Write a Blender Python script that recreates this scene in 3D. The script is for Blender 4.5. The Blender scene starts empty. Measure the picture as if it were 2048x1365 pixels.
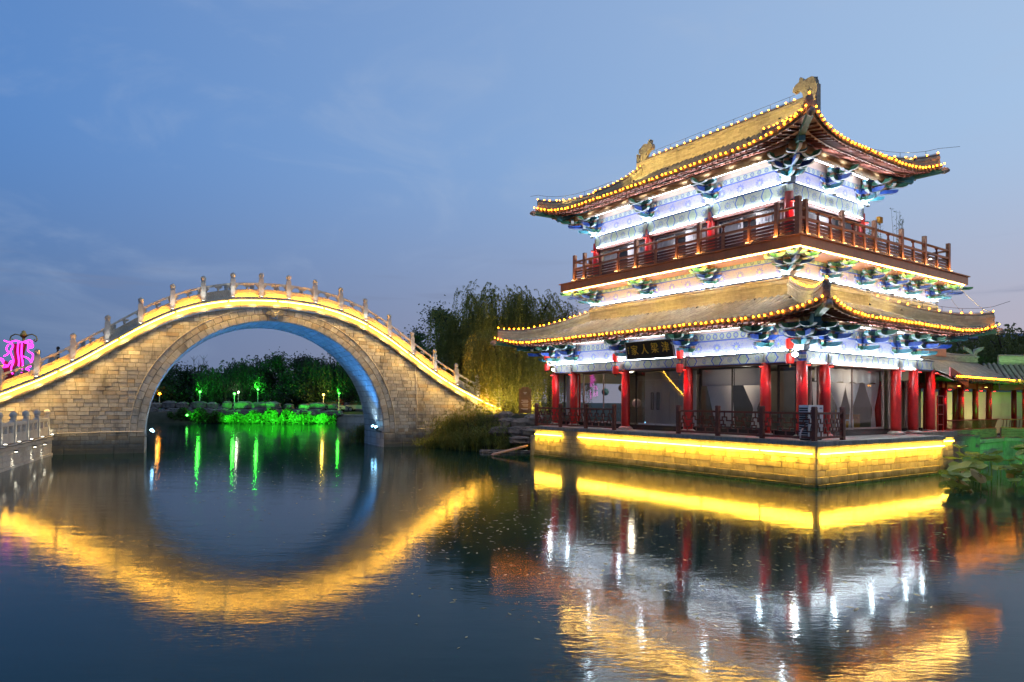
import bpy, math, random
from mathutils import Vector, Matrix
random.seed(7)
SC = bpy.context.scene
COL = SC.collection
R_ = math.radians
CAM = Vector((0.0, 0.0, 3.0))

# ---------------------------------------------------------------- camera
cam_d = bpy.data.cameras.new("camera")
cam_d.lens = 24.0
cam_d.sensor_width = 36.0
cam_d.shift_y = 100.4 / 2048.0
cam_d.clip_start = 0.1
cam_d.clip_end = 3000.0
cam = bpy.data.objects.new("camera", cam_d)
COL.objects.link(cam)
cam.matrix_world = Matrix.Translation(CAM) @ Matrix.Rotation(R_(90) + 0.0147, 4, 'X') @ Matrix.Rotation(0.0076, 4, 'Z')
SC.camera = cam

# ---------------------------------------------------------------- render / view
SC.render.engine = 'CYCLES'
SC.cycles.use_denoising = True
SC.cycles.use_adaptive_sampling = True
SC.cycles.adaptive_threshold = 0.015
SC.cycles.max_bounces = 7
SC.cycles.diffuse_bounces = 2
SC.cycles.glossy_bounces = 3
SC.cycles.transmission_bounces = 4
SC.cycles.transparent_max_bounces = 12
SC.cycles.sample_clamp_indirect = 6.0
SC.cycles.sample_clamp_direct = 30.0
SC.cycles.caustics_reflective = False
SC.cycles.caustics_refractive = False
SC.view_settings.view_transform = 'Standard'
SC.view_settings.look = 'None'
SC.view_settings.exposure = 0.0
SC.view_settings.gamma = 1.0


def lin(r, g, b):
    def c(x):
        x /= 255.0
        return x / 12.92 if x <= 0.04045 else ((x + 0.055) / 1.055) ** 2.4
    return (c(r), c(g), c(b), 1.0)


def N(nt, kind, ins=None, **props):
    n = nt.nodes.new(kind)
    for k, v in props.items():
        setattr(n, k, v)
    for k, v in (ins or {}).items():
        s = n.inputs[k]
        if isinstance(v, bpy.types.NodeSocket):
            nt.links.new(v, s)
        else:
            s.default_value = v
    return n


def MATH(nt, op, a, b=0.0, clamp=False):
    return N(nt, 'ShaderNodeMath', {0: a, 1: b}, operation=op, use_clamp=clamp).outputs[0]


def MIX(nt, f, a, b, blend='MIX'):
    n = N(nt, 'ShaderNodeMix', None, data_type='RGBA', blend_type=blend)
    for i, v in ((0, f), (6, a), (7, b)):
        if isinstance(v, bpy.types.NodeSocket):
            nt.links.new(v, n.inputs[i])
        else:
            n.inputs[i].default_value = v
    return n.outputs[2]


def RANGE(nt, v, a, b, c=0.0, d=1.0, smooth=False):
    n = N(nt, 'ShaderNodeMapRange', {0: v, 1: a, 2: b, 3: c, 4: d})
    if smooth:
        n.interpolation_type = 'SMOOTHSTEP'
    return n.outputs[0]


# ---------------------------------------------------------------- sky: dusk gradient with thin cloud over a low-sun sky
SUN_AZ = R_(70.0)
SUN_EL = R_(1.5)
W = bpy.data.worlds.new("World")
SC.world = W
W.use_nodes = True
nt = W.node_tree
nt.nodes.clear()
tc = N(nt, 'ShaderNodeTexCoord')
sep = N(nt, 'ShaderNodeSeparateXYZ', {0: tc.outputs['Generated']})
fx = RANGE(nt, sep.outputs[0], -0.72, 0.72, smooth=False)
fz = RANGE(nt, sep.outputs[2], 0.01, 0.36, smooth=True)
fz2 = RANGE(nt, sep.outputs[2], 0.28, 0.75, smooth=True)
low = MIX(nt, fx, lin(84, 119, 165), lin(200, 188, 200))
up = MIX(nt, fx, lin(82, 138, 210), lin(184, 214, 248))
zen = MIX(nt, fx, lin(76, 126, 198), lin(184, 210, 244))
g1 = MIX(nt, fz, low, up)
g2 = MIX(nt, fz2, g1, zen)
mp = N(nt, 'ShaderNodeMapping', {'Vector': tc.outputs['Generated'], 'Scale': (2.2, 2.2, 5.0), 'Rotation': (0.0, 0.35, 0.2)})
cl = N(nt, 'ShaderNodeTexNoise', {'Vector': mp.outputs[0], 'Scale': 2.3, 'Detail': 8.0, 'Roughness': 0.56, 'Distortion': 0.7})
cf = RANGE(nt, cl.outputs[0], 0.48, 0.78, 0.0, 0.26, smooth=True)
g3 = MIX(nt, cf, g2, lin(182, 200, 228))
mp2 = N(nt, 'ShaderNodeMapping', {'Vector': tc.outputs['Generated'], 'Scale': (3.0, 3.0, 34.0), 'Location': (3.1, 0.4, 0.3)})
cl2 = N(nt, 'ShaderNodeTexNoise', {'Vector': mp2.outputs[0], 'Scale': 1.6, 'Detail': 5.0, 'Roughness': 0.5})
band = MATH(nt, 'MULTIPLY', RANGE(nt, sep.outputs[2], 0.02, 0.10, smooth=True), RANGE(nt, sep.outputs[2], 0.24, 0.12, smooth=True))
cf2 = MATH(nt, 'MULTIPLY', RANGE(nt, cl2.outputs[0], 0.55, 0.72, 0.0, 0.4, smooth=True), band)
g4 = MIX(nt, cf2, g3, lin(128, 140, 172))
sky = N(nt, 'ShaderNodeTexSky', None, sky_type='NISHITA', sun_disc=False, sun_elevation=SUN_EL, sun_rotation=SUN_AZ, altitude=60.0, air_density=1.0, dust_density=1.6, ozone_density=2.0)
skyv = MIX(nt, 1.0, sky.outputs[0], (0.05, 0.05, 0.05, 1.0), 'MULTIPLY')
g5 = MIX(nt, 0.12, g4, skyv)
bg = N(nt, 'ShaderNodeBackground', {'Color': g5, 'Strength': 0.97})
wo = N(nt, 'ShaderNodeOutputWorld', {'Surface': bg.outputs[0]})

# afterglow: very weak, very wide sun
sd = bpy.data.lights.new("sun", 'SUN')
sd.energy = 0.12
sd.angle = R_(25)
sd.color = (1.0, 0.82, 0.72)
sun = bpy.data.objects.new("sun", sd)
COL.objects.link(sun)
dirv = Vector((math.sin(SUN_AZ) * math.cos(R_(9)), math.cos(SUN_AZ) * math.cos(R_(9)), math.sin(R_(9))))
sun.rotation_euler = dirv.to_track_quat('Z', 'Y').to_euler()


# ---------------------------------------------------------------- materials
MATS = {}


def new_mat(name):
    m = bpy.data.materials.new(name)
    m.use_nodes = True
    nt = m.node_tree
    nt.nodes.clear()
    out = N(nt, 'ShaderNodeOutputMaterial')
    MATS[name] = m
    return m, nt, out


def var_mat(name, c1, c2, rough=0.7, scale=6.0, detail=5.0, bump=0.15, bscale=None, piece=0.0, stain=0.0, stain_col=(0.03, 0.028, 0.02, 1),
            metallic=0.0, spec=0.4, stretch=(1, 1, 1), coat=0.0, moss=None, warm=None):
    """two-tone noise surface; piece = per-object / per-island value jitter; stain = dark streak amount; moss = (z0, z1, colour)"""
    m, nt, out = new_mat(name)
    tc = N(nt, 'ShaderNodeTexCoord')
    geo = N(nt, 'ShaderNodeNewGeometry')
    mp = N(nt, 'ShaderNodeMapping', {'Vector': geo.outputs['Position'], 'Scale': stretch})
    no = N(nt, 'ShaderNodeTexNoise', {'Vector': mp.outputs[0], 'Scale': scale, 'Detail': detail, 'Roughness': 0.6})
    f = RANGE(nt, no.outputs[0], 0.3, 0.7)
    col = MIX(nt, f, c1, c2)
    if piece > 0:
        oi = N(nt, 'ShaderNodeObjectInfo')
        s = MATH(nt, 'FRACT', MATH(nt, 'ADD', oi.outputs['Random'], geo.outputs['Random Per Island']))
        v = RANGE(nt, s, 0.0, 1.0, 1.0 - piece, 1.0 + piece)
        hsv = N(nt, 'ShaderNodeHueSaturation', {'Color': col, 'Value': v, 'Hue': 0.5, 'Saturation': 1.0})
        col = hsv.outputs[0]
        if warm is not None:
            s2 = MATH(nt, 'FRACT', MATH(nt, 'MULTIPLY', s, 7.31))
            col = MIX(nt, RANGE(nt, s2, 0.72, 1.0, 0.0, 0.7), col, warm)
    if stain > 0:
        mp2 = N(nt, 'ShaderNodeMapping', {'Vector': geo.outputs['Position'], 'Scale': (1.6, 1.6, 0.45)})
        n2 = N(nt, 'ShaderNodeTexNoise', {'Vector': mp2.outputs[0], 'Scale': 1.3, 'Detail': 6.0, 'Roughness': 0.65})
        col = MIX(nt, RANGE(nt, n2.outputs[0], 0.5, 0.72, 0.0, stain), col, stain_col)
    if moss is not None:
        sp = N(nt, 'ShaderNodeSeparateXYZ', {0: geo.outputs['Position']})
        n3 = N(nt, 'ShaderNodeTexNoise', {'Vector': geo.outputs['Position'], 'Scale': 2.2, 'Detail': 5.0})
        zz = MATH(nt, 'ADD', sp.outputs[2], MATH(nt, 'MULTIPLY', MATH(nt, 'SUBTRACT', n3.outputs[0], 0.5), 0.5))
        col = MIX(nt, RANGE(nt, zz, moss[0], moss[1], 0.9, 0.0, smooth=True), col, moss[2])
    bsdf = N(nt, 'ShaderNodeBsdfPrincipled', {'Base Color': col, 'Metallic': metallic, 'Specular IOR Level': spec, 'Coat Weight': coat})
    bsdf.inputs['Roughness'].default_value = rough
    if bump > 0:
        nb = N(nt, 'ShaderNodeTexNoise', {'Vector': geo.outputs['Position'], 'Scale': bscale or scale * 3.0, 'Detail': 4.0})
        bp = N(nt, 'ShaderNodeBump', {'Height': nb.outputs[0], 'Strength': bump, 'Distance': 0.03})
        nt.links.new(bp.outputs[0], bsdf.inputs['Normal'])
    nt.links.new(bsdf.outputs[0], out.inputs[0])
    return m


def emis(name, col, strength, back=None):
    m, nt, out = new_mat(name)
    e = N(nt, 'ShaderNodeEmission', {'Color': (*col, 1.0), 'Strength': strength})
    nt.links.new(e.outputs[0], out.inputs[0])
    return m


var_mat('bridge_stone', (0.44, 0.41, 0.34, 1), (0.30, 0.28, 0.235, 1), 0.75, 5, piece=0.2, stain=0.6, bump=0.35, moss=(0.15, 1.3, (0.05, 0.052, 0.045, 1)), warm=(0.30, 0.22, 0.12, 1))
var_mat('bridge_core', (0.15, 0.135, 0.11, 1), (0.10, 0.09, 0.072, 1), 0.9, 8)
var_mat('bridge_rim', (0.42, 0.38, 0.30, 1), (0.30, 0.27, 0.21, 1), 0.7, 5, piece=0.12, stain=0.45, bump=0.25)
var_mat('vault_stone', (0.42, 0.42, 0.41, 1), (0.33, 0.33, 0.32, 1), 0.75, 3, piece=0.14, stain=0.35, bump=0.2)
var_mat('pale_stone', (0.50, 0.48, 0.44, 1), (0.36, 0.345, 0.31, 1), 0.7, 9, piece=0.08, stain=0.3, bump=0.25)
var_mat('carved_stone', (0.48, 0.45, 0.39, 1), (0.28, 0.25, 0.20, 1), 0.7, 22, piece=0.08, stain=0.15, bump=0.9, bscale=26)
var_mat('platform_stone', (0.42, 0.35, 0.19, 1), (0.31, 0.255, 0.13, 1), 0.75, 5, piece=0.25, stain=0.45, bump=0.4, moss=(0.0, 0.42, (0.045, 0.05, 0.012, 1)))
var_mat('coping_stone', (0.27, 0.255, 0.22, 1), (0.17, 0.16, 0.135, 1), 0.75, 9, piece=0.12, stain=0.5, bump=0.3, stretch=(1, 1, 0.4))
var_mat('floor_stone', (0.22, 0.2, 0.18, 1), (0.15, 0.14, 0.13, 1), 0.45, 3, piece=0.1)
var_mat('roof_tile', (0.21, 0.20, 0.165, 1), (0.13, 0.125, 0.105, 1), 0.7, 7, piece=0.24, stain=0.25, bump=0.3)
var_mat('shaded_pan_tile', (0.045, 0.04, 0.03, 1), (0.03, 0.027, 0.02, 1), 0.8, 9, bump=0.3)  # near-black base stands in for the shade between the tile ribs
var_mat('ridge_brick', (0.52, 0.47, 0.32, 1), (0.40, 0.36, 0.24, 1), 0.75, 7, piece=0.16, stain=0.25, bump=0.3)
var_mat('ornament_stone', (0.30, 0.29, 0.25, 1), (0.14, 0.135, 0.115, 1), 0.7, 9, bump=0.7, bscale=14)
var_mat('eave_tile', (0.24, 0.19, 0.14, 1), (0.15, 0.12, 0.09, 1), 0.75, 12, piece=0.2, bump=0.4)
var_mat('red_lacquer', (0.42, 0.016, 0.012, 1), (0.30, 0.012, 0.01, 1), 0.3, 5, bump=0.04, stain=0.25, stain_col=(0.12, 0.012, 0.01, 1))
var_mat('rafter_red', (0.16, 0.04, 0.022, 1), (0.11, 0.028, 0.016, 1), 0.55, 6, bump=0.1)
var_mat('eave_board', (0.62, 0.46, 0.40, 1), (0.54, 0.38, 0.33, 1), 0.7, 3, bump=0.1)
var_mat('railing_wood', (0.13, 0.035, 0.022, 1), (0.085, 0.024, 0.016, 1), 0.5, 8, bump=0.12)
var_mat('balcony_wood', (0.27, 0.115, 0.05, 1), (0.18, 0.07, 0.032, 1), 0.5, 7, bump=0.12)
var_mat('slat_wood', (0.075, 0.022, 0.014, 1), (0.05, 0.016, 0.011, 1), 0.55, 8, bump=0.1)
var_mat('slab_paint', (0.58, 0.20, 0.055, 1), (0.48, 0.155, 0.045, 1), 0.45, 2, bump=0.06, stain=0.3, stain_col=(0.13, 0.04, 0.02, 1))
var_mat('purlin_paint', (0.28, 0.17, 0.075, 1), (0.17, 0.10, 0.05, 1), 0.5, 9, bump=0.1)
var_mat('paint_blue', (0.012, 0.035, 0.20, 1), (0.025, 0.07, 0.30, 1), 0.4, 14, bump=0.1)
var_mat('paint_green', (0.02, 0.10, 0.065, 1), (0.04, 0.17, 0.11, 1), 0.4, 14, bump=0.1)
var_mat('paint_teal', (0.02, 0.09, 0.12, 1), (0.04, 0.16, 0.20, 1), 0.4, 14, bump=0.1)
var_mat('pale_trim_glare', (0.55, 0.62, 0.66, 1), (0.46, 0.54, 0.62, 1), 0.4, 14, bump=0.05)  # pale trim colour, also painted-in lamp glare on the brackets
var_mat('paint_ochre', (0.22, 0.10, 0.05, 1), (0.16, 0.07, 0.04, 1), 0.5, 9, bump=0.1)
var_mat('black_granite', (0.02, 0.015, 0.014, 1), (0.03, 0.022, 0.02, 1), 0.25, 30, bump=0.0)
var_mat('dark_metal', (0.025, 0.022, 0.02, 1), (0.04, 0.036, 0.03, 1), 0.45, 12, bump=0.0)
var_mat('grey_metal', (0.42, 0.42, 0.42, 1), (0.34, 0.34, 0.34, 1), 0.4, 12, bump=0.0)
var_mat('gold_metal', (0.60, 0.36, 0.10, 1), (0.45, 0.26, 0.07, 1), 0.35, 12, bump=0.05, metallic=0.8)
var_mat('window_frame', (0.33, 0.22, 0.19, 1), (0.27, 0.18, 0.15, 1), 0.4, 12, bump=0.0)
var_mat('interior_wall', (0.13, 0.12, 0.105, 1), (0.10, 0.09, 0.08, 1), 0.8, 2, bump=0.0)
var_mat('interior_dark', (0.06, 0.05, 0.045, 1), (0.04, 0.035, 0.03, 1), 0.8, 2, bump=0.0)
var_mat('sofa_cloth', (0.50, 0.25, 0.02, 1), (0.42, 0.2, 0.015, 1), 0.9, 9, bump=0.2)
var_mat('white_paint', (0.72, 0.72, 0.70, 1), (0.64, 0.64, 0.62, 1), 0.45, 8, bump=0.05)
var_mat('sign_black', (0.012, 0.012, 0.011, 1), (0.02, 0.02, 0.018, 1), 0.35, 6, bump=0.03)
var_mat('sign_gold', (1.0, 0.72, 0.09, 1), (0.9, 0.6, 0.07, 1), 0.4, 20, bump=0.05)
var_mat('notice_brown', (0.26, 0.13, 0.045, 1), (0.18, 0.09, 0.03, 1), 0.5, 6, bump=0.05)
var_mat('notice_ink', (0.62, 0.5, 0.34, 1), (0.55, 0.42, 0.3, 1), 0.6, 9, bump=0)
var_mat('rock', (0.19, 0.165, 0.14, 1), (0.085, 0.075, 0.065, 1), 0.85, 2.5, bump=0.9, bscale=5, piece=0.2)
var_mat('soil', (0.055, 0.05, 0.028, 1), (0.03, 0.034, 0.014, 1), 0.95, 1.5, bump=0.6, bscale=5)
var_mat('paving', (0.16, 0.15, 0.14, 1), (0.11, 0.105, 0.1, 1), 0.8, 1.5, bump=0.2)
var_mat('bark', (0.075, 0.058, 0.04, 1), (0.035, 0.028, 0.02, 1), 0.9, 7, bump=0.8, stretch=(1, 1, 0.3))
var_mat('rust_leaf', (0.20, 0.09, 0.03, 1), (0.13, 0.05, 0.02, 1), 0.7, 7, bump=0.2, piece=0.3)
var_mat('board_wood', (0.26, 0.16, 0.13, 1), (0.19, 0.12, 0.10, 1), 0.7, 3, bump=0.2)
var_mat('far_wall', (0.20, 0.21, 0.24, 1), (0.14, 0.15, 0.175, 1), 0.85, 1.2, bump=0.1)
var_mat('far_wall_pale', (0.40, 0.38, 0.34, 1), (0.30, 0.285, 0.25, 1), 0.85, 0.8, bump=0.1, stain=0.3)
var_mat('cream_wall', (0.46, 0.40, 0.24, 1), (0.38, 0.33, 0.2, 1), 0.85, 0.6, bump=0.1, stain=0.35, stain_col=(0.22, 0.17, 0.1, 1))
var_mat('far_roof', (0.07, 0.075, 0.085, 1), (0.05, 0.05, 0.06, 1), 0.7, 3, bump=0.3)
var_mat('blue_roof', (0.20, 0.27, 0.40, 1), (0.16, 0.22, 0.33, 1), 0.5, 1, bump=0.1)
var_mat('gallery_brick', (0.24, 0.15, 0.10, 1), (0.15, 0.10, 0.07, 1), 0.8, 6, bump=0.3, piece=0.25)
var_mat('mortar', (0.30, 0.27, 0.22, 1), (0.24, 0.21, 0.17, 1), 0.9, 8, bump=0.2)
var_mat('car_paint', (0.30, 0.31, 0.33, 1), (0.28, 0.29, 0.31, 1), 0.25, 2, bump=0, coat=0.6)
var_mat('rubber', (0.015, 0.015, 0.015, 1), (0.02, 0.02, 0.02, 1), 0.8, 9, bump=0)
var_mat('kiosk_red', (0.30, 0.03, 0.02, 1), (0.22, 0.02, 0.015, 1), 0.5, 3, bump=0.1)
var_mat('flake', (0.45, 0.36, 0.2, 1), (0.30, 0.22, 0.1, 1), 0.8, 5, bump=0, piece=0.4)


def leaf_mat(name, c1, c2, trans=0.35):
    m, nt, out = new_mat(name)
    geo = N(nt, 'ShaderNodeNewGeometry')
    no = N(nt, 'ShaderNodeTexNoise', {'Vector': geo.outputs['Position'], 'Scale': 0.7, 'Detail': 3.0})
    f = MATH(nt, 'ADD', MATH(nt, 'MULTIPLY', geo.outputs['Random Per Island'], 0.55), MATH(nt, 'MULTIPLY', RANGE(nt, no.outputs[0], 0.3, 0.7), 0.5))
    col = MIX(nt, f, c1, c2)
    d = N(nt, 'ShaderNodeBsdfPrincipled', {'Base Color': col, 'Roughness': 0.55, 'Specular IOR Level': 0.3})
    t = N(nt, 'ShaderNodeBsdfTranslucent', {'Color': col})
    mx = N(nt, 'ShaderNodeMixShader', {0: trans, 1: d.outputs[0], 2: t.outputs[0]})
    nt.links.new(mx.outputs[0], out.inputs[0])
    return m


leaf_mat('curtain', (0.78, 0.74, 0.74, 1), (0.84, 0.80, 0.80, 1), 0.5)
leaf_mat('blind', (0.58, 0.56, 0.55, 1), (0.62, 0.60, 0.59, 1), 0.45)
leaf_mat('leaf_willow', (0.13, 0.145, 0.028, 1), (0.25, 0.235, 0.05, 1), 0.45)
leaf_mat('leaf_willow_dark', (0.08, 0.11, 0.03, 1), (0.17, 0.18, 0.05, 1), 0.45)
leaf_mat('leaf_dark', (0.03, 0.06, 0.022, 1), (0.075, 0.12, 0.04, 1))
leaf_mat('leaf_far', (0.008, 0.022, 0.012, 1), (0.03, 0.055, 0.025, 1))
leaf_mat('leaf_reed', (0.08, 0.125, 0.022, 1), (0.19, 0.20, 0.04, 1))
leaf_mat('leaf_lotus', (0.07, 0.14, 0.035, 1), (0.17, 0.22, 0.045, 1), 0.3)
leaf_mat('leaf_dry', (0.16, 0.10, 0.03, 1), (0.26, 0.20, 0.06, 1), 0.25)
leaf_mat('leaf_hedge', (0.02, 0.05, 0.012, 1), (0.07, 0.13, 0.03, 1))


def painted(name, base, line1, line2, cell, mode):
    """painted timber: rosettes and scroll lines laid out along the member (object x) and up (object z)"""
    m, nt, out = new_mat(name)
    tc = N(nt, 'ShaderNodeTexCoord')
    sp = N(nt, 'ShaderNodeSeparateXYZ', {0: tc.outputs['Object']})
    x = MATH(nt, 'DIVIDE', sp.outputs[0], cell[0])
    z = MATH(nt, 'DIVIDE', MATH(nt, 'SUBTRACT', sp.outputs[2], cell[2]), cell[1])
    fxx = MATH(nt, 'SUBTRACT', MATH(nt, 'FRACT', x), 0.5)
    asp = cell[1] / cell[0]
    px = MATH(nt, 'DIVIDE', fxx, asp)
    r = MATH(nt, 'SQRT', MATH(nt, 'ADD', MATH(nt, 'MULTIPLY', px, px), MATH(nt, 'MULTIPLY', z, z)))
    th = MATH(nt, 'ARCTAN2', z, px)
    pet = MATH(nt, 'MULTIPLY', MATH(nt, 'COSINE', MATH(nt, 'MULTIPLY', th, 10.0)), 0.06)
    rr = MATH(nt, 'ADD', r, pet)
    ros = MATH(nt, 'MULTIPLY', MATH(nt, 'MULTIPLY', RANGE(nt, rr, 0.26, 0.23), RANGE(nt, rr, 0.13, 0.16)), 0.75)
    core = RANGE(nt, r, 0.09, 0.06)
    no = N(nt, 'ShaderNodeTexNoise', {'Vector': tc.outputs['Object'], 'Scale': 9.0 if mode == 'panel' else (5.5 if mode == 'beam' else 11.0), 'Detail': 1.6, 'Distortion': 1.6})
    a = MATH(nt, 'ABSOLUTE', MATH(nt, 'SUBTRACT', no.outputs[0], 0.5))
    scroll = RANGE(nt, a, 0.022, 0.010)
    a2 = MATH(nt, 'ABSOLUTE', MATH(nt, 'SUBTRACT', no.outputs[0], 0.62))
    scroll2 = RANGE(nt, a2, 0.02, 0.008)
    col = MIX(nt, MATH(nt, 'MULTIPLY', scroll, 0.8), base, line1)
    col = MIX(nt, MATH(nt, 'MULTIPLY', scroll2, 0.8), col, line2)
    col = MIX(nt, ros, col, line1)
    col = MIX(nt, core, col, line2)
    if mode == 'beam':
        zig = MATH(nt, 'ABSOLUTE', MATH(nt, 'SUBTRACT', MATH(nt, 'ABSOLUTE', fxx), MATH(nt, 'ADD', 0.30, MATH(nt, 'MULTIPLY', MATH(nt, 'ABSOLUTE', z), 0.22))))
        col = MIX(nt, RANGE(nt, zig, 0.028, 0.018), col, line1)
        col = MIX(nt, RANGE(nt, MATH(nt, 'SUBTRACT', MATH(nt, 'ABSOLUTE', fxx), MATH(nt, 'MULTIPLY', MATH(nt, 'ABSOLUTE', z), 0.22)), 0.34, 0.35, 0.0, 0.45), col, line2)
    if mode == 'band':
        ring = MATH(nt, 'MULTIPLY', RANGE(nt, r, 0.40, 0.37), RANGE(nt, r, 0.26, 0.29))
        col = MIX(nt, ring, col, line1)
    edge = MATH(nt, 'ABSOLUTE', z)
    col = MIX(nt, RANGE(nt, edge, 0.44, 0.46), col, line1)
    b = N(nt, 'ShaderNodeBsdfPrincipled', {'Base Color': col, 'Roughness': 0.45, 'Specular IOR Level': 0.35})
    nt.links.new(b.outputs[0], out.inputs[0])
    return m


def glass_mat(name, tint, refl=1.0):
    m, nt, out = new_mat(name)
    fr = N(nt, 'ShaderNodeFresnel', {'IOR': 1.52})
    tr = N(nt, 'ShaderNodeBsdfTransparent', {'Color': tint})
    gl = N(nt, 'ShaderNodeBsdfGlossy', {'Color': (0.95, 0.95, 0.95, 1), 'Roughness': 0.01})
    gb = N(nt, 'ShaderNodeNewGeometry')
    f = MATH(nt, 'MULTIPLY', MATH(nt, 'MULTIPLY', fr.outputs[0], refl), MATH(nt, 'SUBTRACT', 1.0, gb.outputs['Backfacing']), clamp=True)
    mx = N(nt, 'ShaderNodeMixShader', {0: f, 1: tr.outputs[0], 2: gl.outputs[0]})
    nt.links.new(mx.outputs[0], out.inputs[0])
    return m


glass_mat('glass', (0.86, 0.87, 0.86, 1), 1.15)
glass_mat('glass_upper', (0.88, 0.89, 0.9, 1), 0.8)

YEL = (1.0, 0.58, 0.045)
emis('led_yellow', YEL, 150.0)
emis('led_bridge', (1.0, 0.50, 0.045), 75.0)
emis('led_panel', (1.0, 0.40, 0.015), 560.0)
emis('led_white', (0.80, 0.91, 1.0), 66.0)
emis('led_cream', (1.0, 0.62, 0.14), 260.0)
emis('lamp_white', (0.82, 0.92, 1.0), 22.0)
emis('lamp_red', (1.0, 0.03, 0.02), 14.0)
emis('lamp_warm', (1.0, 0.62, 0.22), 16.0)
emis('lamp_green', (0.10, 1.0, 0.10), 9.0)
emis('lamp_yellow', (1.0, 0.7, 0.12), 10.0)
emis('lamp_blue', (0.25, 0.62, 1.0), 26.0)
emis('lamp_soft', (1.0, 0.92, 0.72), 12.0)
emis('bulb_amber', (1.0, 0.27, 0.006), 55.0)
emis('neon_magenta', (1.0, 0.03, 0.72), 4.2)
emis('far_amber', (1.0, 0.42, 0.06), 3.0)


def lantern_mat(name, k):
    m, nt, out = new_mat(name)
    lw = N(nt, 'ShaderNodeLayerWeight', {'Blend': 0.35})
    d = N(nt, 'ShaderNodeBsdfPrincipled', {'Base Color': (0.55, 0.02, 0.015, 1), 'Roughness': 0.5,
                                           'Emission Color': (1.0, 0.035, 0.02, 1), 'Emission Strength': k})
    nt.links.new(d.outputs[0], out.inputs[0])
    return m


lantern_mat('lantern_lit', 0.55)
lantern_mat('lantern_dim', 0.16)

painted('frieze_low', (0.27, 0.26, 0.33, 1), (0.03, 0.07, 0.36, 1), (0.34, 0.36, 0.12, 1), (1.0, 0.66, 5.39), 'panel')
painted('frieze_mid', (0.31, 0.26, 0.27, 1), (0.04, 0.08, 0.45, 1), (0.42, 0.46, 0.14, 1), (1.0, 0.68, 8.73), 'panel')
painted('frieze_up', (0.30, 0.27, 0.33, 1), (0.04, 0.08, 0.45, 1), (0.38, 0.36, 0.2, 1), (1.0, 0.66, 12.67), 'panel')
painted('band_low', (0.30, 0.30, 0.20, 1), (0.03, 0.06, 0.25, 1), (0.10, 0.26, 0.14, 1), (0.36, 0.33, 5.89), 'band')
painted('band_mid', (0.34, 0.42, 0.22, 1), (0.03, 0.10, 0.30, 1), (0.08, 0.30, 0.14, 1), (0.36, 0.24, 9.19), 'band')
painted('band_up', (0.36, 0.38, 0.30, 1), (0.04, 0.08, 0.28, 1), (0.12, 0.28, 0.18, 1), (0.36, 0.26, 13.13), 'band')
painted('beam_low', (0.40, 0.37, 0.27, 1), (0.03, 0.07, 0.30, 1), (0.16, 0.24, 0.13, 1), (1.35, 0.42, 4.83), 'beam')
painted('beam_up', (0.38, 0.38, 0.30, 1), (0.04, 0.09, 0.28, 1), (0.20, 0.28, 0.16, 1), (1.35, 0.62, 11.98), 'beam')


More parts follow.
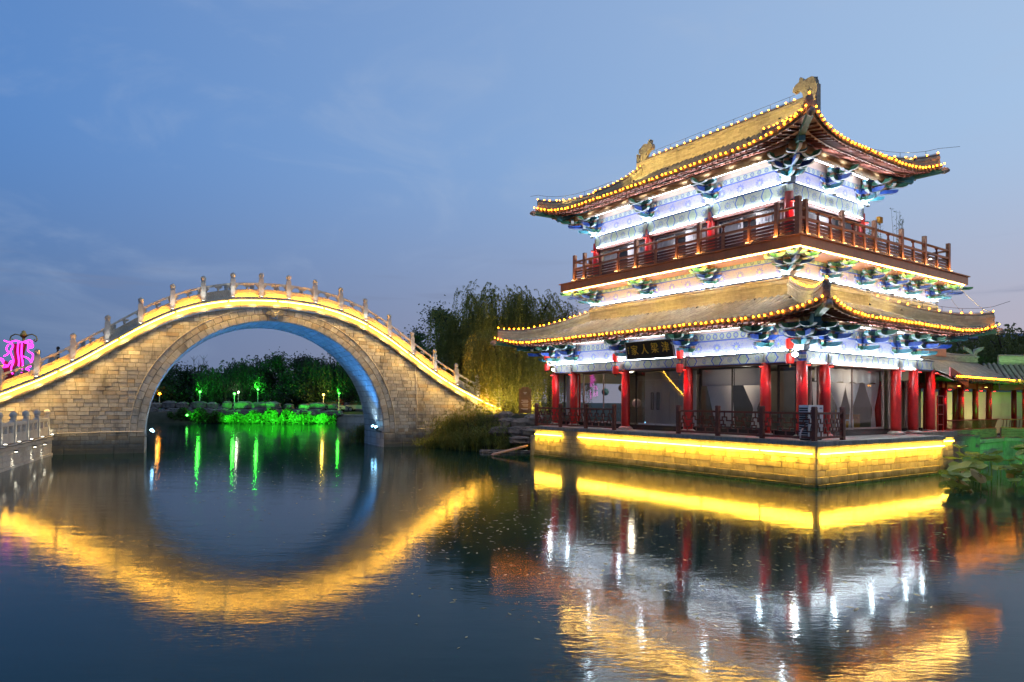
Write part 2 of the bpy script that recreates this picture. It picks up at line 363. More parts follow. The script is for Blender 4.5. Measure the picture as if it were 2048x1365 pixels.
# ---------------------------------------------------------------- mesh building
class MB:
    def __init__(self):
        self.v = []
        self.f = []

    def add(self, vs, fs):
        o = len(self.v)
        self.v += [tuple(p) for p in vs]
        self.f += [tuple(i + o for i in q) for q in fs]
        return self

    def merge(self, other):
        return self.add(other.v, other.f)

    def box(self, c, s, rz=0.0, taper=1.0):
        hx, hy, hz = s[0] / 2, s[1] / 2, s[2] / 2
        ca, sa = math.cos(rz), math.sin(rz)
        vs = []
        for dz, k in ((-hz, 1.0), (hz, taper)):
            for dx, dy in ((-hx, -hy), (hx, -hy), (hx, hy), (-hx, hy)):
                x, y = dx * k, dy * k
                vs.append((c[0] + x * ca - y * sa, c[1] + x * sa + y * ca, c[2] + dz))
        return self.add(vs, [(3, 2, 1, 0), (4, 5, 6, 7), (0, 1, 5, 4), (1, 2, 6, 5), (2, 3, 7, 6), (3, 0, 4, 7)])

    def bar(self, a, b, w, h=None):
        """square bar between two points"""
        a, b = Vector(a), Vector(b)
        d = (b - a)
        if d.length < 1e-6:
            return self
        d.normalize()
        h = h or w
        up = Vector((0, 0, 1)) if abs(d.z) < 0.95 else Vector((1, 0, 0))
        x = d.cross(up).normalized() * (w / 2)
        y = x.cross(d).normalized() * (h / 2)
        vs = [p + sx * x + sy * y for p in (a, b) for sx, sy in ((-1, -1), (1, -1), (1, 1), (-1, 1))]
        return self.add(vs, [(3, 2, 1, 0), (4, 5, 6, 7), (0, 1, 5, 4), (1, 2, 6, 5), (2, 3, 7, 6), (3, 0, 4, 7)])

    def tube(self, path, r, n=8, caps=True):
        path = [Vector(p) for p in path]
        rs = r if isinstance(r, (list, tuple)) else [r] * len(path)
        rings = []
        prev = None
        for i, p in enumerate(path):
            a = path[max(0, i - 1)]
            b = path[min(len(path) - 1, i + 1)]
            d = (b - a)
            if d.length < 1e-9:
                d = Vector((0, 0, 1))
            d.normalize()
            if prev is None:
                up = Vector((0, 0, 1)) if abs(d.z) < 0.9 else Vector((1, 0, 0))
                x = d.cross(up).normalized()
            else:
                x = (prev - d * prev.dot(d))
                if x.length < 1e-6:
                    x = d.orthogonal()
                x.normalize()
            prev = x
            y = d.cross(x)
            rings.append([p + rs[i] * (math.cos(2 * math.pi * k / n) * x + math.sin(2 * math.pi * k / n) * y) for k in range(n)])
        vs = [q for ring in rings for q in ring]
        fs = []
        for i in range(len(path) - 1):
            for k in range(n):
                fs.append((i * n + k, i * n + (k + 1) % n, (i + 1) * n + (k + 1) % n, (i + 1) * n + k))
        if caps:
            fs.append(tuple(reversed(range(n))))
            fs.append(tuple((len(path) - 1) * n + k for k in range(n)))
        return self.add(vs, fs)

    def lathe(self, prof, c=(0, 0, 0), n=12):
        vs = []
        for r, z in prof:
            for k in range(n):
                a = 2 * math.pi * k / n
                vs.append((c[0] + r * math.cos(a), c[1] + r * math.sin(a), c[2] + z))
        fs = []
        for i in range(len(prof) - 1):
            for k in range(n):
                fs.append((i * n + k, i * n + (k + 1) % n, (i + 1) * n + (k + 1) % n, (i + 1) * n + k))
        fs.append(tuple(reversed(range(n))))
        fs.append(tuple((len(prof) - 1) * n + k for k in range(n)))
        return self.add(vs, fs)

    def prism(self, poly, mp, w0, w1):
        """extrude a 2-D polygon; mp(u, v, w) gives the 3-D point"""
        n = len(poly)
        vs = [mp(u, v, w0) for u, v in poly] + [mp(u, v, w1) for u, v in poly]
        fs = [tuple(range(n)), tuple(reversed(range(n, 2 * n)))]
        for i in range(n):
            j = (i + 1) % n
            fs.append((i, i + n, j + n, j))
        return self.add(vs, fs)

    def grid(self, fn, nu, nv):
        vs = [fn(i / nu, j / nv) for i in range(nu + 1) for j in range(nv + 1)]
        fs = [(i * (nv + 1) + j, (i + 1) * (nv + 1) + j, (i + 1) * (nv + 1) + j + 1, i * (nv + 1) + j + 1) for i in range(nu) for j in range(nv)]
        return self.add(vs, fs)

    def stone(self, poly, mp, proud, ch):
        """a dressed stone: side walls, chamfer and face, from an outline in the wall plane"""
        n = len(poly)
        cx = sum(p[0] for p in poly) / n
        cy = sum(p[1] for p in poly) / n
        inn = []
        for x, y in poly:
            dx, dy = cx - x, cy - y
            L = math.hypot(dx, dy) or 1
            k = min(ch * 1.4, L * 0.4) / L
            inn.append((x + dx * k, y + dy * k))
        vs = [mp(x, y, -0.03) for x, y in poly] + [mp(x, y, proud - ch * 0.8) for x, y in poly] + [mp(x, y, proud) for x, y in inn]
        fs = []
        for i in range(n):
            j = (i + 1) % n
            fs.append((i, j, j + n, i + n))
            fs.append((i + n, j + n, j + 2 * n, i + 2 * n))
        fs.append(tuple(range(2 * n, 3 * n)))
        return self.add(vs, fs)

    def mesh(self, name, mat, smooth=False):
        me = bpy.data.meshes.new(name)
        me.from_pydata(self.v, [], self.f)
        if mat:
            me.materials.append(MATS[mat])
        if smooth:
            me.polygons.foreach_set('use_smooth', [True] * len(me.polygons))
        me.update()
        return me

    def build(self, name, mat, parent=None, smooth=False, loc=None, rot=None):
        return put(name, self.mesh(name, mat, smooth), parent, loc, rot)


def put(name, data, parent=None, loc=None, rot=None, scale=None):
    o = bpy.data.objects.new(name, data)
    COL.objects.link(o)
    if parent is not None:
        o.parent = parent
    if loc is not None:
        o.location = loc
    if rot is not None:
        o.rotation_euler = rot if not isinstance(rot, (int, float)) else (0, 0, rot)
    if scale is not None:
        o.scale = scale
    return o


def tag(o, label, cat, group=None):
    o['label'] = label
    o['category'] = cat
    if group:
        o['group'] = group
    return o


def thing(name, label, cat, loc=(0, 0, 0), rz=0.0, group=None):
    o = bpy.data.objects.new(name, None)
    COL.objects.link(o)
    o.empty_display_size = 0.3
    o.location = loc
    o.rotation_euler = (0, 0, rz)
    return tag(o, label, cat, group)


def structure(o):
    o['kind'] = 'structure'
    return o


def stuff(o):
    o['kind'] = 'stuff'
    return o


def light(kind, parent, loc, energy, color, size=0.05, spot=None, blend=0.6, aim=None):
    d = bpy.data.lights.new('lamp_light', kind)
    d.energy = energy
    d.color = color
    if kind == 'AREA':
        d.size = size
    else:
        d.shadow_soft_size = size
    if kind == 'SPOT':
        d.spot_size = R_(spot or 70)
        d.spot_blend = blend
    o = bpy.data.objects.new('lamp_light', d)
    COL.objects.link(o)
    o.parent = parent
    o.location = loc
    if aim is not None:
        o.rotation_euler = (Vector(aim)).to_track_quat('-Z', 'Y').to_euler()
    return o


class Frame:
    def __init__(self, o, yaw):
        self.o = Vector(o)
        self.yaw = yaw
        self.m = Matrix.Translation(self.o) @ Matrix.Rotation(yaw, 4, 'Z')

    def w(self, x, y, z):
        return self.m @ Vector((x, y, z))


def pieces(parent, frame, name, rest, items, mat, limit=300):
    """items: MB pieces. The ones that show largest are objects of their own, the rest one joined part"""
    sc = []
    for i, m in enumerate(items):
        n = len(m.v)
        c = Vector((sum(p[0] for p in m.v) / n, sum(p[1] for p in m.v) / n, sum(p[2] for p in m.v) / n))
        xs = [max(p[k] for p in m.v) - min(p[k] for p in m.v) for k in range(3)]
        sc.append((-(max(xs) * (sum(xs) - max(xs) + 0.05)) / (frame.w(*c) - CAM).length_squared, i))
    sc.sort()
    big = MB()
    for k, (s, i) in enumerate(sc):
        if k < limit:
            items[i].build(name, mat, parent)
        else:
            big.merge(items[i])
    if big.v:
        stuff(big.build(rest, mat, parent))


def clip(poly, a, b):
    """keep the part of a convex polygon left of the line a->b"""
    out = []
    n = len(poly)

    def side(p):
        return (b[0] - a[0]) * (p[1] - a[1]) - (b[1] - a[1]) * (p[0] - a[0])
    for i in range(n):
        p, q = poly[i], poly[(i + 1) % n]
        sp, sq = side(p), side(q)
        if sp >= 0:
            out.append(p)
        if (sp > 0 > sq) or (sp < 0 < sq):
            t = sp / (sp - sq)
            out.append((p[0] + (q[0] - p[0]) * t, p[1] + (q[1] - p[1]) * t))
    return out


def area(poly):
    return 0.5 * abs(sum(poly[i][0] * poly[(i + 1) % len(poly)][1] - poly[(i + 1) % len(poly)][0] * poly[i][1] for i in range(len(poly))))


def unproject(u, v, y):
    """world point seen at a photograph pixel, at depth y"""
    a, b = (u - 1024) / 1365.3, (v - 782.9) / 1365.3
    ca, sa = math.cos(-0.0076), math.sin(-0.0076)
    a, b = a * ca - b * sa, a * sa + b * ca
    up = -b
    d = Vector((a, math.cos(0.0147) - up * math.sin(0.0147), math.sin(0.0147) + up * math.cos(0.0147)))
    return CAM + d * (y / d.y)


def lerp_tab(tab, x):
    if x <= tab[0][0]:
        return tab[0][1]
    for (x0, y0), (x1, y1) in zip(tab, tab[1:]):
        if x <= x1:
            return y0 + (y1 - y0) * (x - x0) / (x1 - x0)
    (x0, y0), (x1, y1) = tab[-2], tab[-1]
    return y1 + (y1 - y0) / (x1 - x0) * (x - x1)


# ================================================================ water and land
mw, nt, out = new_mat('water')
geo = N(nt, 'ShaderNodeNewGeometry')
m1 = N(nt, 'ShaderNodeMapping', {'Vector': geo.outputs['Position'], 'Scale': (0.55, 1.3, 1.0), 'Rotation': (0, 0, 0.15)})
n1 = N(nt, 'ShaderNodeTexNoise', {'Vector': m1.outputs[0], 'Scale': 1.5, 'Detail': 3.0, 'Roughness': 0.5})
m2 = N(nt, 'ShaderNodeMapping', {'Vector': geo.outputs['Position'], 'Scale': (1.0, 2.6, 1.0), 'Rotation': (0, 0, -0.1)})
n2 = N(nt, 'ShaderNodeTexNoise', {'Vector': m2.outputs[0], 'Scale': 5.5, 'Detail': 2.0, 'Roughness': 0.5})
n3 = N(nt, 'ShaderNodeTexNoise', {'Vector': geo.outputs['Position'], 'Scale': 0.16, 'Detail': 2.0})
calm = RANGE(nt, n3.outputs[0], 0.35, 0.65, 0.45, 1.2)
h = MATH(nt, 'MULTIPLY', MATH(nt, 'ADD', n1.outputs[0], MATH(nt, 'MULTIPLY', n2.outputs[0], 0.33)), calm)
bp = N(nt, 'ShaderNodeBump', {'Height': h, 'Strength': 1.0, 'Distance': 0.0055})
nv = N(nt, 'ShaderNodeTexNoise', {'Vector': geo.outputs['Position'], 'Scale': 0.08, 'Detail': 3.0})
wc = MIX(nt, nv.outputs[0], (0.001, 0.020, 0.022, 1), (0.002, 0.024, 0.013, 1))
ws = N(nt, 'ShaderNodeBsdfPrincipled', {'Base Color': wc, 'Roughness': 0.078, 'IOR': 1.23, 'Specular IOR Level': 0.5, 'Normal': bp.outputs[0]})
nt.links.new(ws.outputs[0], out.inputs[0])
structure(MB().add([(-700, -60, 0), (700, -60, 0), (700, 1200, 0), (-700, 1200, 0)], [(0, 1, 2, 3)]).build('water', 'water'))


def land(name, edge, back, mat, z, slope=1.6, z0=-0.5, rnd=0.25, seed=1):
    """bank: shoreline polyline (left to right as seen from the lake) with a sloped margin, then flat ground to the back polyline"""
    rng = random.Random(seed)
    pts = []
    for a, b in zip(edge, edge[1:]):
        L = math.hypot(b[0] - a[0], b[1] - a[1])
        n = max(1, int(L / 1.2))
        for i in range(n):
            pts.append((a[0] + (b[0] - a[0]) * i / n, a[1] + (b[1] - a[1]) * i / n))
    pts.append(edge[-1])
    nb = len(pts)
    bk = []
    for i in range(nb):
        t = i / (nb - 1) * (len(back) - 1)
        k = min(int(t), len(back) - 2)
        bk.append((back[k][0] + (back[k + 1][0] - back[k][0]) * (t - k), back[k][1] + (back[k + 1][1] - back[k][1]) * (t - k)))
    rows = []
    zz = z if callable(z) else (lambda x, y: z)
    for p, q in zip(pts, bk):
        d = math.hypot(q[0] - p[0], q[1] - p[1])
        ux, uy = (q[0] - p[0]) / d, (q[1] - p[1]) / d
        row = []
        for k, (dist, hz) in enumerate(((-0.6, z0), (0, 0.02), (slope * 0.35, 0.4), (slope, 0.85), (slope * 1.8, 1.0), (slope * 4, 1.0), (min(30, d * 0.5), 1.0), (d, 1.0))):
            j = rng.uniform(-rnd, rnd) if 0 < k < 6 else 0
            x, y = p[0] + ux * (dist + j), p[1] + uy * (dist + j)
            top = zz(x, y)
            row.append((x, y, hz if hz < 0 else (0.02 if k == 1 else hz * top + rng.uniform(-0.05, 0.05))))
        rows.append(row)
    m = MB()
    m.grid(lambda a, b: rows[int(round(a * (nb - 1)))][int(round(b * 7))], nb - 1, 7)
    return structure(m.build(name, mat, smooth=True))


# ================================================================ the arch bridge
BF = Frame((-20.26, 37.77, 0.0), R_(27.0))
HC, CZ, RAD, ROUT, BW = 6.74, 0.91, 6.78, 7.50, 4.7
DECK = [(0, 9.04), (0.8, 9.02), (2.4, 8.9), (3.9, 8.57), (5.4, 8.03), (6.9, 7.18), (8.4, 6.15), (9.9, 5.1), (11.4, 4.2), (12.9, 3.46), (14.4, 2.82), (16.5, 2.25), (18, 2.1)]


def smooth_tab(tab, x):
    e = 0.5
    return (lerp_tab(tab, abs(x - e)) + lerp_tab(tab, abs(x)) * 2 + lerp_tab(tab, abs(x + e))) / 4


def deck(h):
    return smooth_tab(DECK, h - HC)


bridge = thing('arch_bridge', 'high stone arch bridge with pale balustrades and glowing yellow cornice over the lake', 'bridge', BF.o, BF.yaw)
H0, H1 = -9.6, 21.75
# core
core = MB()
NH = 166
hs = [H0 + (H1 - H0) * i / NH for i in range(NH + 1)]


def under(h):
    d = abs(h - HC)
    return CZ + math.sqrt(RAD * RAD - d * d) if d < RAD else -0.6


hs = sorted(set(hs + [HC - RAD, HC + RAD, HC - RAD + 1e-3, HC + RAD - 1e-3]))
for a, b in zip(hs, hs[1:]):
    za, zb, ua, ub = deck(a) - 0.02, deck(b) - 0.02, under(a), under(b)
    core.add([(a, 0.0, ua), (b, 0.0, ub), (b, 0.0, zb), (a, 0.0, za), (a, BW, ua), (b, BW, ub), (b, BW, zb), (a, BW, za)],
             [(0, 1, 2, 3), (5, 4, 7, 6), (3, 2, 6, 7), (4, 5, 1, 0)])
wall = core.build('spandrel_wall', 'bridge_core', bridge)
fmap = lambda u, v, w: (u, -w, v)
rng = random.Random(3)
stones = []
CH = 0.222


def corn(h):
    return deck(h) - 0.62


def inv_corn(z, sgn):
    lo, hi = 0.0, 16.5
    for _ in range(40):
        mid = (lo + hi) / 2
        if corn(HC + mid) > z:
            lo = mid
        else:
            hi = mid
    return HC + sgn * lo


z = -0.15
row = 0
while z < 8.4:
    z0, z1 = z, min(z + CH, 8.4)
    for sgn in (-1, 1):
        def ringx(zz):
            d = ROUT * ROUT - (zz - CZ) ** 2
            if zz < CZ:
                return HC + sgn * ROUT
            return HC + sgn * math.sqrt(d) if d > 0 else HC
        xa, xb = ringx(z0), ringx(z1)
        ca, cb = inv_corn(z0, sgn), inv_corn(z1, sgn)
        lo, hi = (min(ca, cb), max(xa, xb)) if sgn < 0 else (min(xa, xb), max(ca, cb))
        lo = max(lo, H0)
        hi = min(hi, H1)
        h = lo - rng.uniform(0, 0.4)
        while h < hi:
            wd = rng.choice((0.30, 0.38, 0.46, 0.54, 0.62)) * rng.uniform(0.92, 1.08)
            g = 0.009
            poly = [(h + g, z0 + g), (h + wd - g, z0 + g), (h + wd - g, z1 - g), (h + g, z1 - g)]
            h += wd
            if sgn < 0:
                poly = clip(poly, (xa, z0), (xb, z1)) if poly else poly          # left of ring
                if poly:
                    poly = clip(poly, (cb, z1), (ca, z0)) if cb > ca else poly
            else:
                poly = clip(poly, (xb, z1), (xa, z0))
                if poly:
                    poly = clip(poly, (ca, z0), (cb, z1)) if cb < ca else poly
            if len(poly) >= 3 and area(poly) > 0.008:
                stones.append(MB().stone(poly, fmap, 0.035 + rng.uniform(-0.012, 0.016), 0.014))
    z = z1
    row += 1
pieces(wall, BF, 'stone', 'stone_rest', stones, 'bridge_stone', 300)
# plinth course that steps out at the water
pl = MB()
for a, b in ((H0, HC - RAD - 0.02), (HC + RAD + 0.02, H1)):
    x = a
    while x < b - 0.05:
        e = min(b, x + rng.uniform(0.9, 1.3))
        pl.merge(MB().stone([(x + .01, -.3), (e - .01, -.3), (e - .01, 0.26), (x + .01, 0.26)], fmap, 0.10, 0.02))
        pl.merge(MB().stone([(x + .01, 0.27), (e - .01, 0.27), (e - .01, 0.5), (x + .01, 0.5)], fmap, 0.065, 0.02))
        x = e
stuff(pl.build('plinth_course', 'bridge_stone', bridge))
# voussoirs: two staggered rings, then straight jambs below the springing
def ring(r0, r1, n, off, out):
    for i in range(n):
        a0 = math.pi * (i + off) / n
        a1 = math.pi * (i + 1 + off) / n
        a0, a1 = max(a0, 0.0), min(a1, math.pi)
        if a1 - a0 < 0.01:
            continue
        g = 0.0014
        pts = [(r0, a0 + g), (r0, a1 - g), (r1, a1 - g), (r1, a0 + g)]
        poly = [(HC - r * math.cos(a), CZ + r * math.sin(a)) for r, a in pts]
        poly = [p for p in reversed(poly)]
        out.append(MB().stone(poly, fmap, 0.06 + rng.uniform(-0.01, 0.012), 0.016))


vs = []
mid = (RAD + ROUT) / 2 + 0.02
ring(RAD + 0.005, mid - 0.012, 50, 0.0, vs)
ring(mid + 0.012, ROUT - 0.02, 50, 0.5, vs)
vs.append(MB().stone([(HC - r * math.cos(a), CZ + r * math.sin(a)) for r, a in ((mid + 0.012, 0.001), (ROUT - 0.02, 0.001), (ROUT - 0.02, math.pi * 0.5 / 50 - 0.0014), (mid + 0.012, math.pi * 0.5 / 50 - 0.0014))], fmap, 0.06, 0.016))
for sgn in (-1, 1):
    zz = -0.3
    while zz < CZ - 0.02:
        e = min(CZ, zz + 0.4)
        a, b = (HC + sgn * RAD, HC + sgn * ROUT)
        a, b = min(a, b), max(a, b)
        vs.append(MB().stone([(a + .01, zz + .008), (b - .01, zz + .008), (b - .01, e - .008), (a + .01, e - .008)], fmap, 0.075, 0.018))
        zz = e
for m in vs:
    m.build('voussoir', 'bridge_stone', bridge)
# thin moulding round the outer ring
mo = MB()
pth = [(HC - (ROUT + 0.02) * math.cos(math.pi * i / 60), -0.06, CZ + (ROUT + 0.02) * math.sin(math.pi * i / 60)) for i in range(61)]
mo.tube(pth, 0.035, 6)
mo.build('arch_moulding', 'bridge_rim', bridge)
# vault lining
va = MB()
nr, nd = 54, 9
for i in range(nr):
    a0, a1 = math.pi * i / nr, math.pi * (i + 1) / nr
    off = 0.25 if i % 2 else 0.0
    ys = [0.0] + [0.02 + (k + off) * BW / nd for k in range(0 if off else 1, nd)] + [BW]
    for y0, y1 in zip(ys, ys[1:]):
        if y1 - y0 < 0.03:
            continue
        vm = lambda u, v, w: (HC - (RAD - w) * math.cos(u), v, CZ + (RAD - w) * math.sin(u))
        g = 0.0018
        va.merge(MB().stone([(a0 + g, y0 + .012), (a0 + g, y1 - .012), (a1 - g, y1 - .012), (a1 - g, y0 + .012)], vm, 0.02 + rng.uniform(-.004, .006), 0.006))
for sgn in (-1, 1):
    zz = -0.3
    while zz < CZ - 0.02:
        e = min(CZ, zz + 0.4)
        for k in range(6):
            y0, y1 = k * BW / 6, (k + 1) * BW / 6
            va.merge(MB().stone([(y0 + .01, zz + .01), (y1 - .01, zz + .01), (y1 - .01, e - .01), (y0 + .01, e - .01)][::(1 if sgn > 0 else -1)],
                                lambda u, v, w: (HC + sgn * (RAD - w), u, v), 0.03, 0.012))
        zz = e
stuff(va.build('vault_lining', 'vault_stone', bridge))
# keystone with a carved winged mask
ks = MB()
kz = CZ + RAD
ks.prism([(-0.34, 0.02), (0.34, 0.02), (0.42, 0.74), (-0.42, 0.74)], lambda u, v, w: (HC + u, -w, kz + v), 0.05, 0.13)
ks.lathe([(0.02, 0), (0.16, 0.05), (0.2, 0.2), (0.17, 0.34), (0.05, 0.42)], (HC, -0.16, kz + 0.1), 10)
for s in (-1, 1):
    for k in range(5):
        ks.prism([(s * 0.14, 0.3 + k * 0.07), (s * (0.5 - 0.05 * k), 0.38 + k * 0.085), (s * (0.52 - 0.05 * k), 0.45 + k * 0.085), (s * 0.14, 0.36 + k * 0.07)],
                 lambda u, v, w: (HC + u, -w, kz + v), 0.1, 0.19 - 0.01 * k)
    ks.tube([(HC + s * 0.08, -0.3, kz + 0.46), (HC + s * 0.2, -0.27, kz + 0.56), (HC + s * 0.22, -0.22, kz + 0.66)], [0.04, 0.03, 0.01], 6)
    ks.lathe([(0.0, 0), (0.05, 0.02), (0.05, 0.06), (0, 0.08)], (HC + s * 0.09, -0.33, kz + 0.3), 8)
ks.lathe([(0.0, 0), (0.07, 0.02), (0.08, 0.09), (0.02, 0.13)], (HC, -0.36, kz + 0.17), 8)
ks.build('keystone_mask', 'ornament_stone', bridge)


# cornice: lower moulding stones, glowing cove, upper ledge
def sweep_piece(h0, h1, prof, mat, name, parent, side=0, n=4):
    m = MB()
    hh = [h0 + (h1 - h0) * i / n for i in range(n + 1)]
    ring_ = []
    for h in hh:
        z = deck(h)
        ring_.append([(h, (-w if side == 0 else BW + w), z + v) for w, v in prof])
    k = len(prof)
    m.v = [p for r in ring_ for p in r]
    for i in range(n):
        for j in range(k):
            m.f.append((i * k + j, i * k + (j + 1) % k, (i + 1) * k + (j + 1) % k, (i + 1) * k + j))
    m.f.append(tuple(range(k)))
    m.f.append(tuple(n * k + j for j in reversed(range(k))))
    return m.build(name, mat, parent)


x = H0
i = 0
while x < H1 - 0.1:
    e = min(H1, x + 0.9)
    sweep_piece(x + .008, e - .008, [(0.02, -0.64), (0.16, -0.64), (0.25, -0.57), (0.27, -0.46), (0.22, -0.40), (0.20, -0.18), (0.02, -0.18)], 'bridge_rim', 'cornice_stone', bridge)
    sweep_piece(x + .006, e - .006, [(-0.4, -0.16), (0.40, -0.16), (0.44, -0.10), (0.42, 0.0), (-0.4, 0.0)], 'bridge_rim', 'ledge_stone', bridge)
    if i % 3 == 0:
        e3 = min(H1, x + 2.7)
        sweep_piece(x, e3, [(0.0, -0.6), (0.2, -0.5), (0.35, -0.16), (0.42, 0.0), (-0.4, 0.0), (-0.4, -0.6)], 'bridge_rim', 'far_cornice', bridge, side=1, n=8)
    x = e
    i += 1
# glowing strips under the ledge, one run between each pair of cable clips
x = H0 + 0.2
st = thing('led_strip', 'warm yellow light strip under the ledge of the arch bridge', 'light strip', BF.o, BF.yaw)
while x < H1 - 0.3:
    e = min(H1 - 0.1, x + 2.6)
    sweep_piece(x, e, [(0.37, -0.225), (0.41, -0.225), (0.41, -0.175), (0.37, -0.175)], 'led_bridge', 'strip_segment', st, n=8)
    x = e + 0.12
x = H0 + 0.8
while x < H1 - 0.5:
    if abs(x - HC) < RAD:
        e_ = 90 + 230 * (abs(x - HC) / RAD) ** 2
    else:
        e_ = 340
    light('SPOT', st, (x, -0.42, deck(x) - 0.24), e_, (1.0, 0.62, 0.19), 0.12, 115, 1.0, aim=(0, 0.22, -1))  # added spots carry the strip's glow further down the wall
    x += 1.3

# balustrade: posts and carved panels on both sides
PIT = 1.565
ph = [HC + (k + 0.5) * PIT for k in range(-10, 10)]
post_m = MB().box((0, 0, 0.56), (0.27, 0.27, 1.16), taper=0.97)
post_m.box((0, 0, 1.17), (0.2, 0.2, 0.06))
post_me = post_m.mesh('balustrade_post', 'pale_stone')
cap_me = MB().lathe([(0.10, 1.19), (0.125, 1.21), (0.125, 1.25), (0.10, 1.265), (0.135, 1.30), (0.15, 1.36), (0.135, 1.42), (0.145, 1.43), (0.115, 1.47), (0.045, 1.53), (0.008, 1.55)], n=12).mesh('post_cap', 'pale_stone', True)
lampbox_me = MB().box((0, 0, 0), (0.14, 0.1, 0.05)).mesh('uplight', 'dark_metal')
lens_me = MB().box((0, 0, 0.03), (0.1, 0.07, 0.012)).mesh('lens', 'lamp_soft')
pan_tabs = {}
for side in (0, 1):
    yy = -0.02 if side == 0 else BW + 0.02
    for k, h in enumerate(ph):
        if h < H0 or h > H1:
            continue
        z = deck(h) - 0.03
        p = put('balustrade_post', post_me, bridge, (h, yy, z))
        put('post_cap', cap_me, p)
        if k == len(ph) - 1:
            continue
        h2 = ph[k + 1]
        z2 = deck(h2) - 0.03
        # panel sheared to the slope of the deck
        key = k
        if key not in pan_tabs:
            sl = (z2 - z)
            a, b = 0.135, PIT - 0.135
            sag = deck((h + h2) / 2) - 0.03 - (z + z2) / 2

            def zc(u, sl=sl, sag=sag):
                t = u / PIT
                return sl * t + 4 * sag * t * (1 - t)

            def strip(v0, v1, w, u0=a, u1=b, n=6):
                m = MB()
                us = [u0 + (u1 - u0) * i / n for i in range(n + 1)]
                for ua, ub in zip(us, us[1:]):
                    m.add([(ua, -w, zc(ua) + v0), (ub, -w, zc(ub) + v0), (ub, -w, zc(ub) + v1), (ua, -w, zc(ua) + v1),
                           (ua, w, zc(ua) + v0), (ub, w, zc(ub) + v0), (ub, w, zc(ub) + v1), (ua, w, zc(ua) + v1)],
                          [(0, 1, 2, 3), (5, 4, 7, 6), (3, 2, 6, 7), (4, 5, 1, 0)] + ([(4, 0, 3, 7)] if ua == us[0] else []) + ([(1, 5, 6, 2)] if ub == us[-1] else []))
                return m
            pm = strip(0.03, 0.52, 0.06)
            pm.merge(strip(0.03, 0.085, 0.085))
            pm.merge(strip(0.46, 0.53, 0.085))
            pm.merge(strip(0.085, 0.46, 0.085, a, a + 0.09, 1))
            pm.merge(strip(0.085, 0.46, 0.085, b - 0.09, b, 1))
            rl = strip(0.80, 0.92, 0.075)
            vm = MB()
            ends = []
            u = PIT / 2
            vm.lathe([(0.05, 0.52), (0.035, 0.56), (0.075, 0.61), (0.065, 0.67), (0.04, 0.69)], (u, 0, zc(u)), 10)
            for (du, v0, v1) in ((0.16, 0.69, 0.74), (0.22, 0.74, 0.805)):
                vm.box((u, 0, zc(u) + (v0 + v1) / 2), (du * 2, 0.1, v1 - v0))
            for s, ue in ((1, a), (-1, b)):
                em = MB()
                em.box((ue + s * 0.05, 0, zc(ue) + 0.70), (0.12, 0.1, 0.08))
                em.box((ue + s * 0.08, 0, zc(ue) + 0.765), (0.18, 0.1, 0.075))
                em.box((ue + s * 0.03, 0, zc(ue) + 0.62), (0.06, 0.1, 0.10))
                ends.append(em.mesh('cloud_bracket', 'carved_stone'))
            pan_tabs[key] = (pm.mesh('balustrade_panel', 'carved_stone'), rl.mesh('handrail', 'pale_stone'), vm.mesh('cloud_support', 'carved_stone'), zc, ends)
        pme, rme, vme, zc, ends = pan_tabs[key]
        pn = put('balustrade_panel', pme, bridge, (h, yy, z))
        put('handrail', rme, pn)
        put('cloud_support', vme, pn)
        for em in ends:
            put('cloud_bracket', em, pn)
# amber wash lights at the foot of each panel, white uplights at the posts
rng = random.Random(11)
dim_panels = {3: 0.0, 6: 0.0}
for k, h in enumerate(ph[:-1]):
    if h < -7.5 or h > 21.5:
        continue
    zc = pan_tabs[k][3]
    z = deck(h) - 0.03
    lit = (k % 10) not in (7,) and not (abs(h - (-1.9)) < 0.9)
    on = 1.0 if lit else 0.0
    m = MB()
    u0, u1 = (0.22, PIT - 0.22) if lit else (0.2, PIT - 0.2)
    n = 4
    for i in range(n):
        ua, ub = u0 + (u1 - u0) * i / n, u0 + (u1 - u0) * (i + 1) / n
        m.bar((ua, -0.16, zc(ua) + 0.05), (ub, -0.16, zc(ub) + 0.05), 0.03)
    vz = MB()
    for i in range(n):
        ua, ub = u0 + (u1 - u0) * i / n, u0 + (u1 - u0) * (i + 1) / n
        vz.bar((ua - 0.03, -0.20, zc(ua) + 0.045), (ub + 0.03, -0.20, zc(ub) + 0.045), 0.015, 0.07)
    w = BF.w(h, -0.02, z)
    o = m.build('wash_light', 'led_panel' if lit else 'dark_metal', None, loc=w, rot=BF.yaw)
    vz.build('added_visor', 'pale_stone', o)  # added shield that keeps the bar's light off the ledge
    tag(o, 'amber wash light bar at the foot of a bridge balustrade panel' if lit else 'unlit wash light bar at the foot of a dark bridge balustrade panel', 'wash light', 'wash light bars along the bridge balustrade')
for k, h in enumerate(ph):
    if h < -6.5 or h > 22:
        continue
    e = rng.choice((7.0, 12.0, 20.0)) if k not in (6, 7, 8, 16) else 42.0
    w = BF.w(h, -0.27, deck(h) + 0.0)
    t = thing('post_uplight', 'small white uplight at the foot of a bridge post', 'uplight', w, BF.yaw, 'white uplights at the bridge posts')
    put('housing', lampbox_me, t, (0, 0, 0.03))
    put('lens', lens_me, t, (0, 0, 0.03))
    light('SPOT', t, (0, -0.02, 0.1), e, (1.0, 0.97, 0.88), 0.02, 62, 0.7, aim=(0, 0.3, 1))
